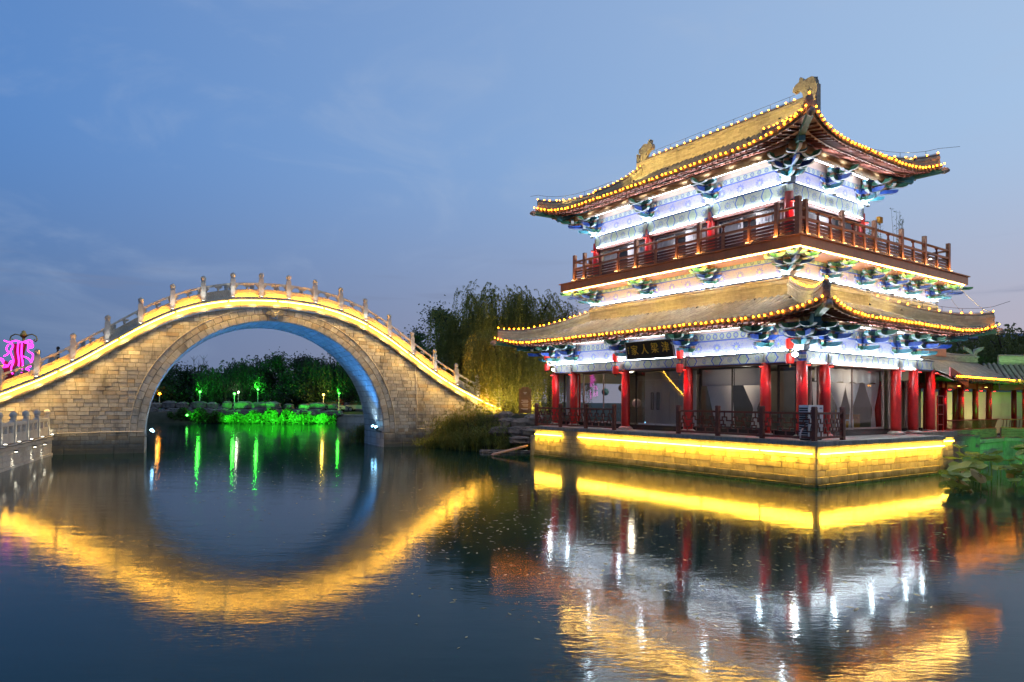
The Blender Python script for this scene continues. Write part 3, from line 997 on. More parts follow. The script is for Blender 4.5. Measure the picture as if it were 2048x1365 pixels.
# blue and white floodlights in the arch
for (lab, loc, aims) in (('pair of blue floodlights on the left foot of the arch', (HC - RAD + 0.10, 0.35, 1.02), ((0.50, 0.20, 0.85), (0.3, 0.3, 1.0))),
                         ('pair of blue floodlights on the right foot of the arch', (HC + RAD - 0.10, 0.9, 1.10), ((-0.50, 0.20, 0.85), (-0.3, 0.3, 1.0)))):
    t = thing('floodlight', lab, 'floodlight', BF.w(*loc), BF.yaw)
    for j, a in enumerate(aims):
        d = Vector(a).normalized()
        c = Vector((0.18 * (1 if a[0] > 0 else -1), (j - 0.5) * 0.9, 0.0))
        MB().tube([c, c + d * 0.16], [0.07, 0.11], 10).build('lamp_head', 'dark_metal', t)
        MB().lathe([(0.0, -0.09), (0.07, -0.05), (0.10, 0.0), (0.07, 0.05), (0, 0.09)], c + d * 0.2, 10).build('lens', 'lamp_blue', t)
        light('SPOT', t, c + d * 0.32, 2000 if j == 0 else 150, (0.05, 0.34, 1.0) if j == 0 else (0.5, 0.75, 1.0), 0.08, 85 if j == 0 else 140, 0.9, aim=d)
    MB().box((0, 0, -0.1), (0.05, 1.3, 0.05)).build('bracket', 'dark_metal', t)
# conduits on the wall
cd = MB()
hh = 17.2
cd.tube([(hh - 1.65, -0.09, deck(hh - 1.65) - 0.6), (hh - 1.5, -0.09, 3.0), (hh - 1.5, -0.09, 1.15), (hh + 1.2, -0.09, 1.2), (hh + 3, -0.09, 1.2)], 0.03, 6)
tag(cd.build('conduit_pipe', 'pale_stone', None, loc=BF.o, rot=BF.yaw), 'thin pale conduit running down and along the right part of the bridge wall', 'conduit')
cd = MB().tube([(-4.2, -0.1, 1.12), (-2, -0.1, 1.17), (-0.9, -0.12, 1.18), (-0.1, -0.12, 1.16)], 0.035, 6)
tag(cd.build('conduit_pipe', 'pale_stone', None, loc=BF.o, rot=BF.yaw), 'pale conduit along the left pier of the bridge above the dark wet courses', 'conduit')

# ================================================================ pavilion platform
PF = Frame((10.8774, 24.3843, 0.0), 0.6133)
HP = 1.64
PS, PT = 9.95, 16.64
plat = thing('stone_platform', 'stone terrace of coursed blocks rising from the water under the pavilion, glowing yellow', 'platform', PF.o, PF.yaw)
core = MB()
core.box((PS / 2 + 0.06, PT / 2 + 0.06, 0.3), (PS - 0.12, PT - 0.12, 2.0))
core.box((13.0, 9.0, 0.4), (7.0, 16.0, 2.1))
core.build('terrace_core', 'bridge_core', plat)
mL = lambda u, v, w: (0.06 - w, u, v)
mRr = lambda u, v, w: (u, 0.06 - w, v)
mR2 = lambda u, v, w: (u, 1.0 - w, v)
rng = random.Random(5)
blocks = []


def courses(mp, u0, u1, zs, widths, pro, seed):
    r = random.Random(seed)
    for k, (za, zb) in enumerate(zip(zs, zs[1:])):
        x = u0
        first = True
        while x < u1 - 0.02:
            wd = r.choice(widths) * (0.6 if first and k % 2 else 1)
            first = False
            e = min(u1, x + wd)
            if u1 - e < 0.15:
                e = u1
            g = 0.008
            blocks.append(MB().stone([(x + g, za + g), (e - g, za + g), (e - g, zb - g), (x + g, zb - g)], mp, 0.06 + pro[k] + r.uniform(-.008, .01), 0.014))
            x = e


ZC = [-0.2, 0.10, 0.36, 0.60, 0.82, 1.02, 1.22]
PRO = [0.10, 0.045, 0.0, 0.0, 0.0, 0.0]
courses(mL, -0.02, PT, ZC, (0.5, 0.62, 0.75), PRO, 1)
courses(mRr, -0.02, PS, ZC, (0.5, 0.62, 0.75), PRO, 2)
courses(mR2, PS, 13.3, ZC, (0.5, 0.62), PRO, 3)
pieces(plat, PF, 'stone_block', 'stone_block_rest', blocks, 'platform_stone', 300)
# cement band under the coping, then coping slabs
bd = MB()
bd.box((0.02, PT / 2, 1.335), (0.10, PT, 0.23))
bd.box((PS / 2, 0.02, 1.335), (PS, 0.10, 0.23))
bd.box((11.6, 0.96, 1.335), (3.4, 0.10, 0.23))
bd.build('cement_band', 'coping_stone', plat)
x = -0.12
while x < PT:
    e = min(PT, x + 0.95)
    MB().stone([(x + .006, 1.455), (e - .006, 1.455), (e - .006, HP - 0.004), (x + .006, HP - 0.004)], lambda u, v, w: (0.35 - w, u, v), 0.47, 0.012).build('coping_slab', 'coping_stone', plat)
    x = e
x = 0.36
while x < PS:
    e = min(PS, x + 0.95)
    MB().stone([(x + .006, 1.455), (e - .006, 1.455), (e - .006, HP - 0.004), (x + .006, HP - 0.004)], lambda u, v, w: (u, 0.35 - w, v), 0.47, 0.012).build('coping_slab', 'coping_stone', plat)
    x = e
MB().box((11.7, 1.15, 1.60), (3.6, 0.6, 0.26)).build('coping_slab', 'coping_stone', plat)
fl = MB()
for i in range(11):
    for j in range(18):
        a0, a1 = 0.3 + i * 0.92, 0.3 + (i + 1) * 0.92 - 0.012
        b0, b1 = 0.3 + j * 0.92, 0.3 + (j + 1) * 0.92 - 0.012
        a1, b1 = min(a1, PS), min(b1, PT)
        if a1 > a0 and b1 > b0:
            fl.box(((a0 + a1) / 2, (b0 + b1) / 2, HP - 0.03), (a1 - a0, b1 - b0, 0.06))
fl.box((11.7, 2.5, 1.70), (3.6, 2.2, 0.06))
stuff(fl.build('paving_slabs', 'floor_stone', plat))

yst = thing('led_strip', 'intense yellow light strip under the coping of the pavilion terrace', 'light strip', PF.o, PF.yaw)
for a in ((0.1, 2.2), (2.3, 5.0), (5.1, 8.0), (8.1, 10.6), (10.7, 12.9), (14.2, 16.5)):
    MB().box((-0.10, (a[0] + a[1]) / 2, 1.195), (0.035, a[1] - a[0], 0.03)).build('strip_segment', 'led_yellow', yst)
for a in ((0.1, 2.4), (2.5, 5.0), (5.1, 7.6), (7.7, 9.85)):
    MB().box(((a[0] + a[1]) / 2, -0.10, 1.195), (a[1] - a[0], 0.035, 0.03)).build('strip_segment', 'led_yellow', yst)
for k in range(26):
    a = 0.4 + k * 0.65
    if not 12.7 < a < 14.3:
        light('SPOT', yst, (-0.14, a, 1.16), 62, YEL, 0.1, 130, 1.0, aim=(0.08, 0, -1))  # added spots spread the strip's glow over the terrace blocks
for k in range(15):
    light('SPOT', yst, (0.4 + k * 0.65, -0.14, 1.16), 62, YEL, 0.1, 130, 1.0, aim=(0, 0.08, -1))
MB().box((11.7, 0.86, 1.27), (2.9, 0.035, 0.03)).build('strip_segment', 'led_yellow', yst)

# ================================================================ the pavilion
pav = thing('pavilion', 'two storey lakeside pavilion with upturned tiled roofs, red columns and painted brackets', 'pavilion', PF.o, PF.yaw)
OUT_T = [1.5, 3.1, 7.1, 11.1, 15.1, 16.7]
OUT_S = [1.5, 3.1, 8.9, 10.5]
UP_T = [3.1, 7.1, 11.1, 15.1]
UP_S = [3.1, 8.9]
col_me = MB().lathe([(0.215, 0.14), (0.22, 0.4), (0.215, 1.6), (0.20, 3.0)], n=20).mesh('column', 'red_lacquer', True)
base_me = MB().lathe([(0.36, 0.0), (0.37, 0.05), (0.32, 0.1), (0.25, 0.15), (0.22, 0.16)], n=20).mesh('column_base', 'coping_stone', True)
upcol_me = MB().lathe([(0.2, 0.0), (0.2, 1.2), (0.185, 2.25)], n=18).mesh('column', 'red_lacquer', True)
gpos = [(1.5, t) for t in OUT_T] + [(s, 1.5) for s in OUT_S[1:]] + [(12.2, 1.5)] + [(s, 16.7) for s in OUT_S[1:]] + [(10.5, t) for t in (3.1, 7.1, 11.1, 15.1)]
for s, t in gpos:
    c = put('column', col_me, pav, (s, t, HP))
    put('column_base', base_me, c)
upos = [(3.1, t) for t in UP_T] + [(8.9, t) for t in UP_T]
for s, t in upos:
    put('column', upcol_me, pav, (s, t, 9.68))

# ---- painted beams and friezes, in face frames: x along the wall, y outwards
RL = R_(90)
RR = R_(180)


def face_part(name, mat, face, base, a0, a1, z0, z1, o0, o1, parent=None):
    """box on face 'L' (s = base) or 'R' (t = base): along a0..a1, outward o0..o1"""
    if face == 'L':
        return MB().box(((a0 + a1) / 2, (o0 + o1) / 2, (z0 + z1) / 2), (a1 - a0, o1 - o0, z1 - z0)).build(name, mat, parent or pav, loc=(base, 0, 0), rot=RL)
    return MB().box((-(a0 + a1) / 2, (o0 + o1) / 2, (z0 + z1) / 2), (a1 - a0, o1 - o0, z1 - z0)).build(name, mat, parent or pav, loc=(0, base, 0), rot=RR)


def bays(ts):
    return list(zip(ts, ts[1:]))


LOW_R = [1.5, 3.1, 6.0, 8.9, 10.5]
MID_R = [3.1, 6.0, 8.9, 11.2, 13.5, 15.9]
UP_R = [3.1, 6.0, 8.9]
for face, base, bl in (('L', 1.5, bays(OUT_T)), ('R', 1.5, bays(OUT_S) + [(10.5, 12.2)])):
    for a, b in bl:
        e = 0.03
        face_part('beam', 'beam_low', face, base, a + e, b - e, 4.62, 5.04, -0.15, 0.17)
        face_part('lintel', 'paint_ochre', face, base, a + e, b - e, 4.55, 4.617, -0.2, 0.10)
        face_part('ledge_board', 'dark_metal', face, base, a + e, b - e, 5.043, 5.075, -0.1, 0.22)
for face, base, bl in (('L', 1.5, bays(OUT_T)), ('R', 1.5, bays(LOW_R))):
    for a, b in bl:
        face_part('frieze_panel', 'frieze_low', face, base, a + .02, b - .02, 5.06, 5.72, -0.06, 0.02)
        face_part('frieze_band', 'band_low', face, base, a + .02, b - .02, 5.722, 6.06, -0.06, 0.05)
        face_part('purlin_board', 'eave_board', face, base, a + .02, b - .02, 6.063, 6.5, -0.06, 0.04)
for face, base, bl in (('L', 3.1, bays(UP_T)), ('R', 3.1, bays(MID_R))):
    for a, b in bl:
        face_part('frieze_panel', 'frieze_mid', face, base, a + .02, b - .02, 8.42, 9.07, -0.06, 0.02)
        face_part('frieze_band', 'band_mid', face, base, a + .02, b - .02, 9.072, 9.26, -0.06, 0.05)
        face_part('ledge_board', 'dark_metal', face, base, a + .02, b - .02, 8.385, 8.417, -0.06, 0.12)
        face_part('sill_beam', 'beam_low', face, base, a + .02, b - .02, 8.19, 8.38, -0.06, 0.08)
for face, base, bl in (('L', 3.1, bays(UP_T)), ('R', 3.1, bays(UP_S))):
    for a, b in bl:
        e = 0.03
        face_part('beam', 'beam_up', face, base, a + e, b - e, 11.66, 12.30, -0.15, 0.17)
        face_part('lintel', 'railing_wood', face, base, a + e, b - e, 11.5, 11.655, -0.2, 0.12)
        face_part('ledge_board', 'dark_metal', face, base, a + e, b - e, 12.303, 12.335, -0.1, 0.2)
for face, base, bl in (('L', 3.1, bays(UP_T)), ('R', 3.1, bays(UP_R))):
    for a, b in bl:
        face_part('frieze_panel', 'frieze_up', face, base, a + .02, b - .02, 12.32, 13.0, -0.06, 0.02)
        face_part('frieze_band', 'band_up', face, base, a + .02, b - .02, 13.002, 13.26, -0.06, 0.05)
        face_part('purlin_board', 'eave_board', face, base, a + .02, b - .02, 13.263, 13.9, -0.06, 0.04)
# hidden back walls so that the building is closed
bk = MB()
bk.box((10.5, 9.1, 5.3), (0.3, 15, 2.4)).box((6.0, 16.7, 5.3), (8.8, 0.3, 2.4))
bk.box((8.9, 9.1, 11.7), (0.25, 11.6, 4.4)).box((6.0, 15.1, 11.7), (5.6, 0.25, 4.4))
bk.box((14.2, 9.5, 4.0), (3.2, 12.0, 4.8))
bk.build('back_wall', 'cream_wall', pav)
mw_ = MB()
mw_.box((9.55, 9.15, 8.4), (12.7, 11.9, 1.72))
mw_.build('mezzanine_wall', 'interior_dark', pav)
# balcony slab
sl = MB()
sl.box((9.27, 9.1, 9.44), (15.2, 14.86, 0.40))
sl.box((9.27, 9.1, 9.665), (15.36, 15.02, 0.05))
slab = sl.build('balcony_slab', 'slab_paint', pav)
# drip board at the rear right corner, under the lower eave
MB().box((14.2, 3.2, 5.72), (3.8, 1.6, 0.46)).build('eave_slab', 'slab_paint', pav)

# ---- bracket sets
arm_cache = {}


def uplit_trim(me):
    """pale trim on the curved arm undersides, also standing in for their uplight"""
    me.materials.append(MATS['pale_trim_glare'])
    for p in me.polygons:
        if abs(p.normal.z) > 0.2 and len(p.vertices) == 4:
            c = sum((me.vertices[i].co.z for i in p.vertices)) / 4
            if c < 0.16:
                p.material_index = 1
    return me




def arm_mesh(L, h, w, mat):
    key = (round(L, 3), h, w, mat)
    if key not in arm_cache:
        q = min(0.24, L * 0.3)
        poly = [(-L / 2, h), (-L / 2, h * 0.5), (-L / 2 + q * 0.25, h * 0.2), (-L / 2 + q * 0.6, h * 0.05), (-L / 2 + q, 0), (L / 2 - q, 0), (L / 2 - q * 0.6, h * 0.05), (L / 2 - q * 0.25, h * 0.2), (L / 2, h * 0.5), (L / 2, h)]
        arm_cache[key] = uplit_trim(MB().prism(poly, lambda u, v, w_: (u, w_, v), -w / 2, w / 2).mesh('bracket_arm', mat))
    return arm_cache[key]


def nose_mesh(L, h, w, mat):
    key = ('n', round(L, 3), h, w, mat)
    if key not in arm_cache:
        q = 0.26
        poly = [(0, h), (0, 0), (L - q, 0), (L - q * 0.5, h * 0.1), (L - q * 0.15, h * 0.35), (L, h * 0.7), (L, h)]
        arm_cache[key] = uplit_trim(MB().prism(poly, lambda u, v, w_: (w_, u, v), -w / 2, w / 2).mesh('bracket_arm', mat))
    return arm_cache[key]


blk_me = {m: MB().box((0, 0, 0.045), (0.15, 0.15, 0.09), taper=1.35).mesh('bracket_block', m) for m in ('paint_blue', 'paint_green', 'paint_ochre')}
bigblk_me = MB().box((0, 0, 0.11), (0.36, 0.36, 0.22), taper=1.3).mesh('bracket_set', 'pale_trim_glare')  # pale foot block stands in for the white lamp glare there
trim_cache = {}


def bracket_set(x, y, z, rz, kz=1.0, ko=1.0, diag=False):
    """x along the wall, y outwards; three tiers of curved arms"""
    b = put('bracket_set', bigblk_me, pav, (x, y, z), rz, (1, 1, kz))
    T = [(0.20, 0.19), (0.50, 0.19), (0.80, 0.18)]
    w = 0.15
    arms = [(0.0, 0.80, 0, 'paint_green'), (0.0, 1.20, 1, 'paint_blue'), (0.48, 0.86, 1, 'paint_green'), (0.48, 1.26, 2, 'paint_teal'), (0.95, 0.98, 2, 'paint_green')]
    if diag:
        arms = [(0.48, 0.7, 1, 'paint_green'), (0.95, 0.8, 2, 'paint_teal')]
    for o, L, t, m in arms:
        put('bracket_arm', arm_mesh(L, T[t][1], w, m), b, (0, o * ko, T[t][0]))
        top = T[t][0] + T[t][1]
        for sx in (-1, 0, 1):
            put('bracket_block', blk_me['paint_ochre' if sx else 'paint_blue'], b, (sx * (L / 2 - 0.09), o * ko, top))
    for L, t, m in ((0.72, 0, 'paint_teal'), (1.14, 1, 'paint_blue'), (1.45, 2, 'paint_green')):
        put('bracket_arm', nose_mesh(L * ko, T[t][1], 0.13, m), b, (0, 0, T[t][0] + 0.004))
    return b


def face_xy(face, base, a, o=0.0):
    return (base - o, a) if face == 'L' else (a, base - o)


def set_on(face, base, a, z, kz=1.0, ko=1.0):
    x, y = face_xy(face, base, a)
    bracket_set(x, y, z, RL if face == 'L' else RR, kz, ko)


for t in OUT_T[1:-1]:
    set_on('L', 1.5, t, 5.06)
for s in LOW_R[1:-1]:
    set_on('R', 1.5, s, 5.06)
for t in UP_T[1:-1]:
    set_on('L', 3.1, t, 8.38, 0.80)
    set_on('L', 3.1, t, 12.32)
for s in MID_R[1:-1]:
    set_on('R', 3.1, s, 8.38, 0.80)
set_on('R', 3.1, 6.0, 12.32)
corners = [(1.5, 1.5, 5.06, 1.0, 'c'), (1.5, 16.7, 5.06, 1.0, 'l'), (10.5, 1.5, 5.06, 1.0, 'r'), (3.1, 3.1, 8.38, 0.8, 'c'), (3.1, 15.1, 8.38, 0.8, 'l'), (15.9, 3.1, 8.38, 0.8, 'r'),
           (3.1, 3.1, 12.32, 1.0, 'c'), (3.1, 15.1, 12.32, 1.0, 'l'), (8.9, 3.1, 12.32, 1.0, 'r')]
for s, t, z, kz, w in corners:
    if w == 'c':
        angs = ((RL, 1.0, False), (RR, 1.0, False), (R_(135), 1.42, True))
    elif w == 'l':
        angs = ((RL, 1.0, False), (R_(0), 1.0, False), (R_(45), 1.42, True))
    else:
        angs = ((RR, 1.0, False), (R_(270), 1.0, False), (R_(225), 1.42, True))
    for k, (a, ko, dg) in enumerate(angs):
        bracket_set(s, t, z + 0.002 * k, a, kz, ko, dg)
# intermediate smaller sets close to the lower corner are the column sets at 3.1; purlins rest on the outer arms
pu = MB()


def purlin(smin, tmin, smax, tmax, z, r, nm):
    for a, b in (((smin, tmin - 0.35, z), (smin, tmax + 0.35, z)), ((smin - 0.35, tmin, z + 0.01), (smax + 0.35, tmin, z + 0.01)), ((smin, tmax, z), (smax, tmax, z)), ((smax, tmin, z), (smax, tmax, z))):
        MB().tube([a, b], r, 12).build(nm, 'purlin_paint', pav, True)


purlin(0.52, 0.52, 11.48, 17.68, 6.20, 0.14, 'eave_purlin')
purlin(2.12, 2.12, 9.88, 16.08, 13.34, 0.17, 'eave_purlin')


# ---- roofs
def make_roof(name, rect, D, ze, rise, U, ins0, gable, sides, z_label):
    smin, tmin, smax, tmax = rect

    def zsurf(c, d, dl=D):
        x = d / D
        up = U * max(0.0, 1 - c / 3.4) ** 2
        return ze + rise * ((0.6 * x + 0.4 * x * x) if gable is None else (0.45 * x + 0.55 * x * x)) + up * max(0.0, 1 - d / 3.4) ** 1.5

    def ins(c):
        return ins0 * (1 - math.exp(-c / 1.5))

    def P(side, a, d, dz=0.0):
        if side in 'LF':
            c = min(a - tmin, tmax - a)
        else:
            c = min(a - smin, smax - a)
        z = zsurf(max(c, 0), d) + dz
        if side == 'L':
            return (smin + d, a, z)
        if side == 'F':
            return (smax - d, a, z)
        if side == 'R':
            return (a, tmin + d, z)
        return (a, tmax - d, z)

    def cdist(side, a):
        return min(a - tmin, tmax - a) if side in 'LF' else min(a - smin, smax - a)

    def dmax(side, a):
        c = cdist(side, a)
        if gable and side in 'LF':
            return c if c < gable else D
        if gable:
            return min(c, gable)
        return min(c, D)
    roof = None
    tiles = []
    pan = MB()
    soff = MB()
    raf = MB()
    rafb = MB()
    eav = MB()
    for side, (a0, a1) in sides.items():
        n = max(8, int((a1 - a0) / 0.3))
        # keep a break exactly at the gable line
        xs = [a0 + (a1 - a0) * i / n for i in range(n + 1)]
        nd = 10
        rows = []
        for a in xs:
            i0 = ins(cdist(side, a))
            dm = max(dmax(side, a), i0 + 0.01)
            rows.append([P(side, a, i0 + (dm - i0) * j / nd, -0.02) for j in range(nd + 1)])
        pan.grid(lambda u, v: rows[int(round(u * n))][int(round(v * nd))], n, nd)
        rows2 = []
        for a in xs:
            i0 = ins(cdist(side, a)) + 0.04
            dm = max(min(dmax(side, a), 2.6), i0 + 0.01)
            rows2.append([P(side, a, i0 + (dm - i0) * j / 5, -0.13) for j in range(6)])
        soff.grid(lambda u, v: rows2[int(round(u * n))][int(round(v * 5))], n, 5)
        # fascia strip at the eave edge
        ed = [P(side, a, ins(cdist(side, a)) + 0.03) for a in xs]
        eav.grid(lambda u, v: (ed[int(round(u * n))][0], ed[int(round(u * n))][1], ed[int(round(u * n))][2] - 0.02 - 0.12 * v), n, 1)
        # cover-tile ribs
        a = a0 + 0.14
        ax = (0, 1) if side in 'LF' else (1, 0)
        while a < a1 - 0.1:
            i0 = ins(cdist(side, a)) - 0.05
            dm = dmax(side, a) - 0.1
            L = dm - i0
            if L > 0.25:
                k = max(1, int(round(L / 0.36)))
                for j in range(k):
                    d0, d1 = i0 + L * j / k, i0 + L * (j + 1) / k + 0.03
                    m = MB()
                    vs_ = []
                    for d, r in ((d0, 0.098), (d1, 0.092)):
                        p = P(side, a, d)
                        for q in range(6):
                            th = math.pi * q / 5
                            vs_.append((p[0] + ax[0] * r * math.cos(th), p[1] + ax[1] * r * math.cos(th), p[2] - 0.03 + 1.3 * r * math.sin(th)))
                    m.add(vs_, [(q, q + 1, q + 7, q + 6) for q in range(5)] + [(5, 4, 3, 2, 1, 0), (6, 7, 8, 9, 10, 11)])
                    tiles.append(m)
                # round eave tile end and drip tile
                p = P(side, a, i0)
                inw = Vector((1, 0, 0)) if side == 'L' else Vector((-1, 0, 0)) if side == 'F' else Vector((0, 1, 0)) if side == 'R' else Vector((0, -1, 0))
                c0 = Vector(p) + Vector((0, 0, 0.03))
                eav.tube([c0 - inw * 0.035, c0 + inw * 0.02], 0.09, 8)
                eav.tube([c0 - inw * 0.045, c0 - inw * 0.03], 0.05, 8)
                axv = Vector((ax[0], ax[1], 0))
                q0 = Vector(p) + axv * 0.1425 - inw * 0.02
                eav.add([q0 - axv * 0.10, q0 + axv * 0.10, q0 + axv * 0.07 + Vector((0, 0, -0.09)), q0 + Vector((0, 0, -0.15)), q0 - axv * 0.07 + Vector((0, 0, -0.09)),
                         q0 - axv * 0.10 + inw * 0.03, q0 + axv * 0.10 + inw * 0.03], [(0, 1, 2, 3, 4), (0, 5, 6, 1)])
            a += 0.30
        # rafters under the eave: square flying rafters above round eave rafters
        a = a0 + 0.2
        while a < a1 - 0.15:
            c = cdist(side, a)
            i0 = ins(c)
            dm = min(dmax(side, a), 2.3)
            if dm > i0 + 0.5:
                raf.bar(P(side, a, i0 + 0.09, -0.18), P(side, a, min(dm, i0 + 0.95), -0.18), 0.06, 0.075)
            if dm > i0 + 1.0:
                rafb.tube([P(side, a, i0 + 0.62, -0.32), P(side, a, dm, -0.32)], 0.042, 7)
            a += 0.29
        # lathing under the flying rafters
        rows3 = []
        for a in xs:
            i0 = ins(cdist(side, a)) + 0.55
            dm = max(min(dmax(side, a), 2.4), i0 + 0.01)
            rows3.append([P(side, a, i0 + (dm - i0) * j / 4, -0.265) for j in range(5)])
        soff.grid(lambda u, v: rows3[int(round(u * n))][int(round(v * 4))], n, 4)
    roof = pan.build(name, 'shaded_pan_tile', pav)
    soff.build('eave_board', 'eave_board', roof)
    stuff(raf.build('flying_rafters', 'rafter_red', roof))
    stuff(rafb.build('eave_rafters', 'rafter_red', roof))
    stuff(eav.build('eave_tile_ends', 'eave_tile', roof))
    pieces(roof, PF, 'roof_tile', 'roof_tile_rest', tiles, 'roof_tile', 300)
    return roof, P, zsurf, ins


LR = (-1.0, -1.0, 13.0, 19.2)
low_roof, LP, LZ, LI = make_roof('lower_roof', LR, 3.9, 6.15, 1.42, 0.50, 0.36, None, {'L': (-1.0, 19.2), 'R': (-1.0, 13.0), 'B': (-1.0, 13.0), 'F': (-1.0, 2.95)}, '')
UR = (0.6, 0.6, 11.4, 17.6)
up_roof, UPf, UZ, UI = make_roof('upper_roof', UR, 5.4, 13.45, 2.75, 0.66, 0.36, 3.2, {'L': (0.6, 17.6), 'R': (0.6, 11.4), 'B': (0.6, 11.4), 'F': (0.6, 17.6)}, '')


# ---- ridges of stacked thin bricks
def ridge(name, pts, height, thick, parent, course=0.075, blen=0.34, cap=0.07, mat='ridge_brick'):
    """pts: base polyline; brick courses on both faces, a rounded cap on top"""
    pts = [Vector(p) for p in pts]
    L = [0.0]
    for a, b in zip(pts, pts[1:]):
        L.append(L[-1] + (b - a).length)
    tot = L[-1]

    def at(x):
        x = min(max(x, 0), tot)
        for i in range(len(pts) - 1):
            if x <= L[i + 1] + 1e-9:
                return pts[i].lerp(pts[i + 1], (x - L[i]) / max(1e-9, L[i + 1] - L[i]))
        return pts[-1]

    def nrm(x):
        d = at(min(tot, x + 0.05)) - at(max(0, x - 0.05))
        d.z = 0
        d.normalize()
        return Vector((-d.y, d.x, 0))
    hf = height if callable(height) else (lambda x: height)
    body = MB()
    n = max(2, int(tot / 0.3))
    body.grid(lambda u, v: (lambda p, nn, hh: tuple(p + nn * [(-thick / 2), -thick / 2, thick / 2, thick / 2][int(round(v * 3))] + Vector((0, 0, [-.15, hh, hh, -.15][int(round(v * 3))]))))(at(u * tot), nrm(u * tot), hf(u * tot)), n, 3)
    for x in (0, tot):
        p, nn, hh = at(x), nrm(x), hf(x)
        body.add([p - nn * thick / 2 + Vector((0, 0, -.15)), p + nn * thick / 2 + Vector((0, 0, -.15)), p + nn * thick / 2 + Vector((0, 0, hh)), p - nn * thick / 2 + Vector((0, 0, hh))], [(0, 1, 2, 3)])
    o = body.build(name, 'mortar', parent)
    br = MB()
    k = max(1, int(round(hf(tot / 2) / course)))
    r = random.Random(int(tot * 100))
    for sgn in (-1, 1):
        for j in range(k):
            x = r.uniform(-blen, 0)
            pro = 0.012 + (0.03 if j in (0, k - 2) else 0.0)
            while x < tot:
                e = x + blen * r.uniform(0.8, 1.2)
                xa, xb = max(0, x), min(tot, e)
                x = e
                if xb - xa < 0.05:
                    continue
                pa, pb = at(xa + .004), at(xb - .004)
                na, nb_ = nrm(xa), nrm(xb)
                z0a, z1a = hf(xa) * j / k + .004, hf(xa) * (j + 1) / k - .004
                z0b, z1b = hf(xb) * j / k + .004, hf(xb) * (j + 1) / k - .004
                w0, w1 = sgn * (thick / 2 - 0.01), sgn * (thick / 2 + pro + r.uniform(-.004, .004))
                q = [pa + na * w1 + Vector((0, 0, z0a)), pb + nb_ * w1 + Vector((0, 0, z0b)), pb + nb_ * w1 + Vector((0, 0, z1b)), pa + na * w1 + Vector((0, 0, z1a)),
                     pa + na * w0 + Vector((0, 0, z0a)), pb + nb_ * w0 + Vector((0, 0, z0b)), pb + nb_ * w0 + Vector((0, 0, z1b)), pa + na * w0 + Vector((0, 0, z1a))]
                br.add(q, [(0, 1, 2, 3), (3, 2, 6, 7), (0, 4, 5, 1), (0, 3, 7, 4), (1, 5, 6, 2)])
    stuff(br.build('ridge_bricks', mat, o))
    cp = MB().tube([at(tot * i / 24) + Vector((0, 0, hf(tot * i / 24) + cap * 0.5)) for i in range(25)], cap + 0.03, 8)
    cp.build('ridge_cap', 'eave_tile', o, True)
    return at, hf, tot


def hip_pts(rect, ci, d0, d1, zf, n=14, lift=0.0):
    smin, tmin, smax, tmax = rect
    out = []
    for i in range(n + 1):
        d = d0 + (d1 - d0) * i / n
        s = smin + d if ci[0] < 0 else smax - d
        t = tmin + d if ci[1] < 0 else tmax - d
        out.append((s, t, zf(d, d) + lift))
    return out


RIDGES = {}
# lower roof: skirt ridge against the mezzanine, hips to the corners
RIDGES['low_skirt_L'] = ridge('skirt_ridge', [(2.86, 2.86, 7.50), (2.86, 15.34, 7.50)], 0.68, 0.2, low_roof, 0.085)
RIDGES['low_skirt_R'] = ridge('skirt_ridge', [(2.86, 2.86, 7.50), (16.0, 2.86, 7.50)], 0.68, 0.2, low_roof, 0.085)
hh_low = lambda x: 0.40 + 0.28 * max(0.0, 1 - x / 1.6) ** 1.5 + 0.05 * min(1, x / 5)
RIDGES['low_c'] = ridge('hip_ridge', hip_pts(LR, (-1, -1), 3.86, 0.12, LZ), 0.52, 0.24, low_roof)
RIDGES['low_l'] = ridge('hip_ridge', hip_pts(LR, (-1, 1), 3.86, 0.12, LZ), 0.46, 0.24, low_roof)
RIDGES['low_r'] = ridge('hip_ridge', hip_pts(LR, (1, -1), 3.86, 0.12, LZ), 0.50, 0.24, low_roof)
# upper roof: main ridge, gable ridges, corner hips
RIDGES['main'] = ridge('main_ridge', [(6.0, 3.5, 16.05), (6.0, 14.7, 16.05)], 0.92, 0.30, up_roof, 0.09, 0.4, 0.09)
for key, t in (('chui_c', 3.8), ('chui_l', 14.4)):
    pts = [(s, t, UZ(3.2, s - 0.6)) for s in [5.85 - (5.85 - 2.35) * i / 8 for i in range(9)]]
    RIDGES[key] = ridge('gable_ridge', pts, 0.50, 0.24, up_roof)
    pts = [(12.0 - p[0], t, p[2]) for p in pts]
    ridge('gable_ridge', pts, 0.50, 0.24, up_roof)
RIDGES['up_c'] = ridge('hip_ridge', hip_pts(UR, (-1, -1), 3.1, 0.12, UZ), 0.44, 0.24, up_roof)
RIDGES['up_l'] = ridge('hip_ridge', hip_pts(UR, (-1, 1), 3.1, 0.12, UZ), 0.42, 0.24, up_roof)
RIDGES['up_r'] = ridge('hip_ridge', hip_pts(UR, (1, -1), 3.1, 0.12, UZ), 0.44, 0.24, up_roof)
ridge('hip_ridge', hip_pts(UR, (1, 1), 3.1, 0.12, UZ), 0.44, 0.24, up_roof)
# gable walls
for t in (3.86, 14.34):
    g = MB()
    pts = [(s, t, UZ(3.2, min(s - 0.6, 11.4 - s)) - 0.02) for s in [3.4 + (8.6 - 3.4) * i / 16 for i in range(17)]]
    g.add(pts + [(8.6, t, 14.6), (3.4, t, 14.6)], [tuple(range(19))])
    g.build('gable_wall', 'rafter_red', up_roof)
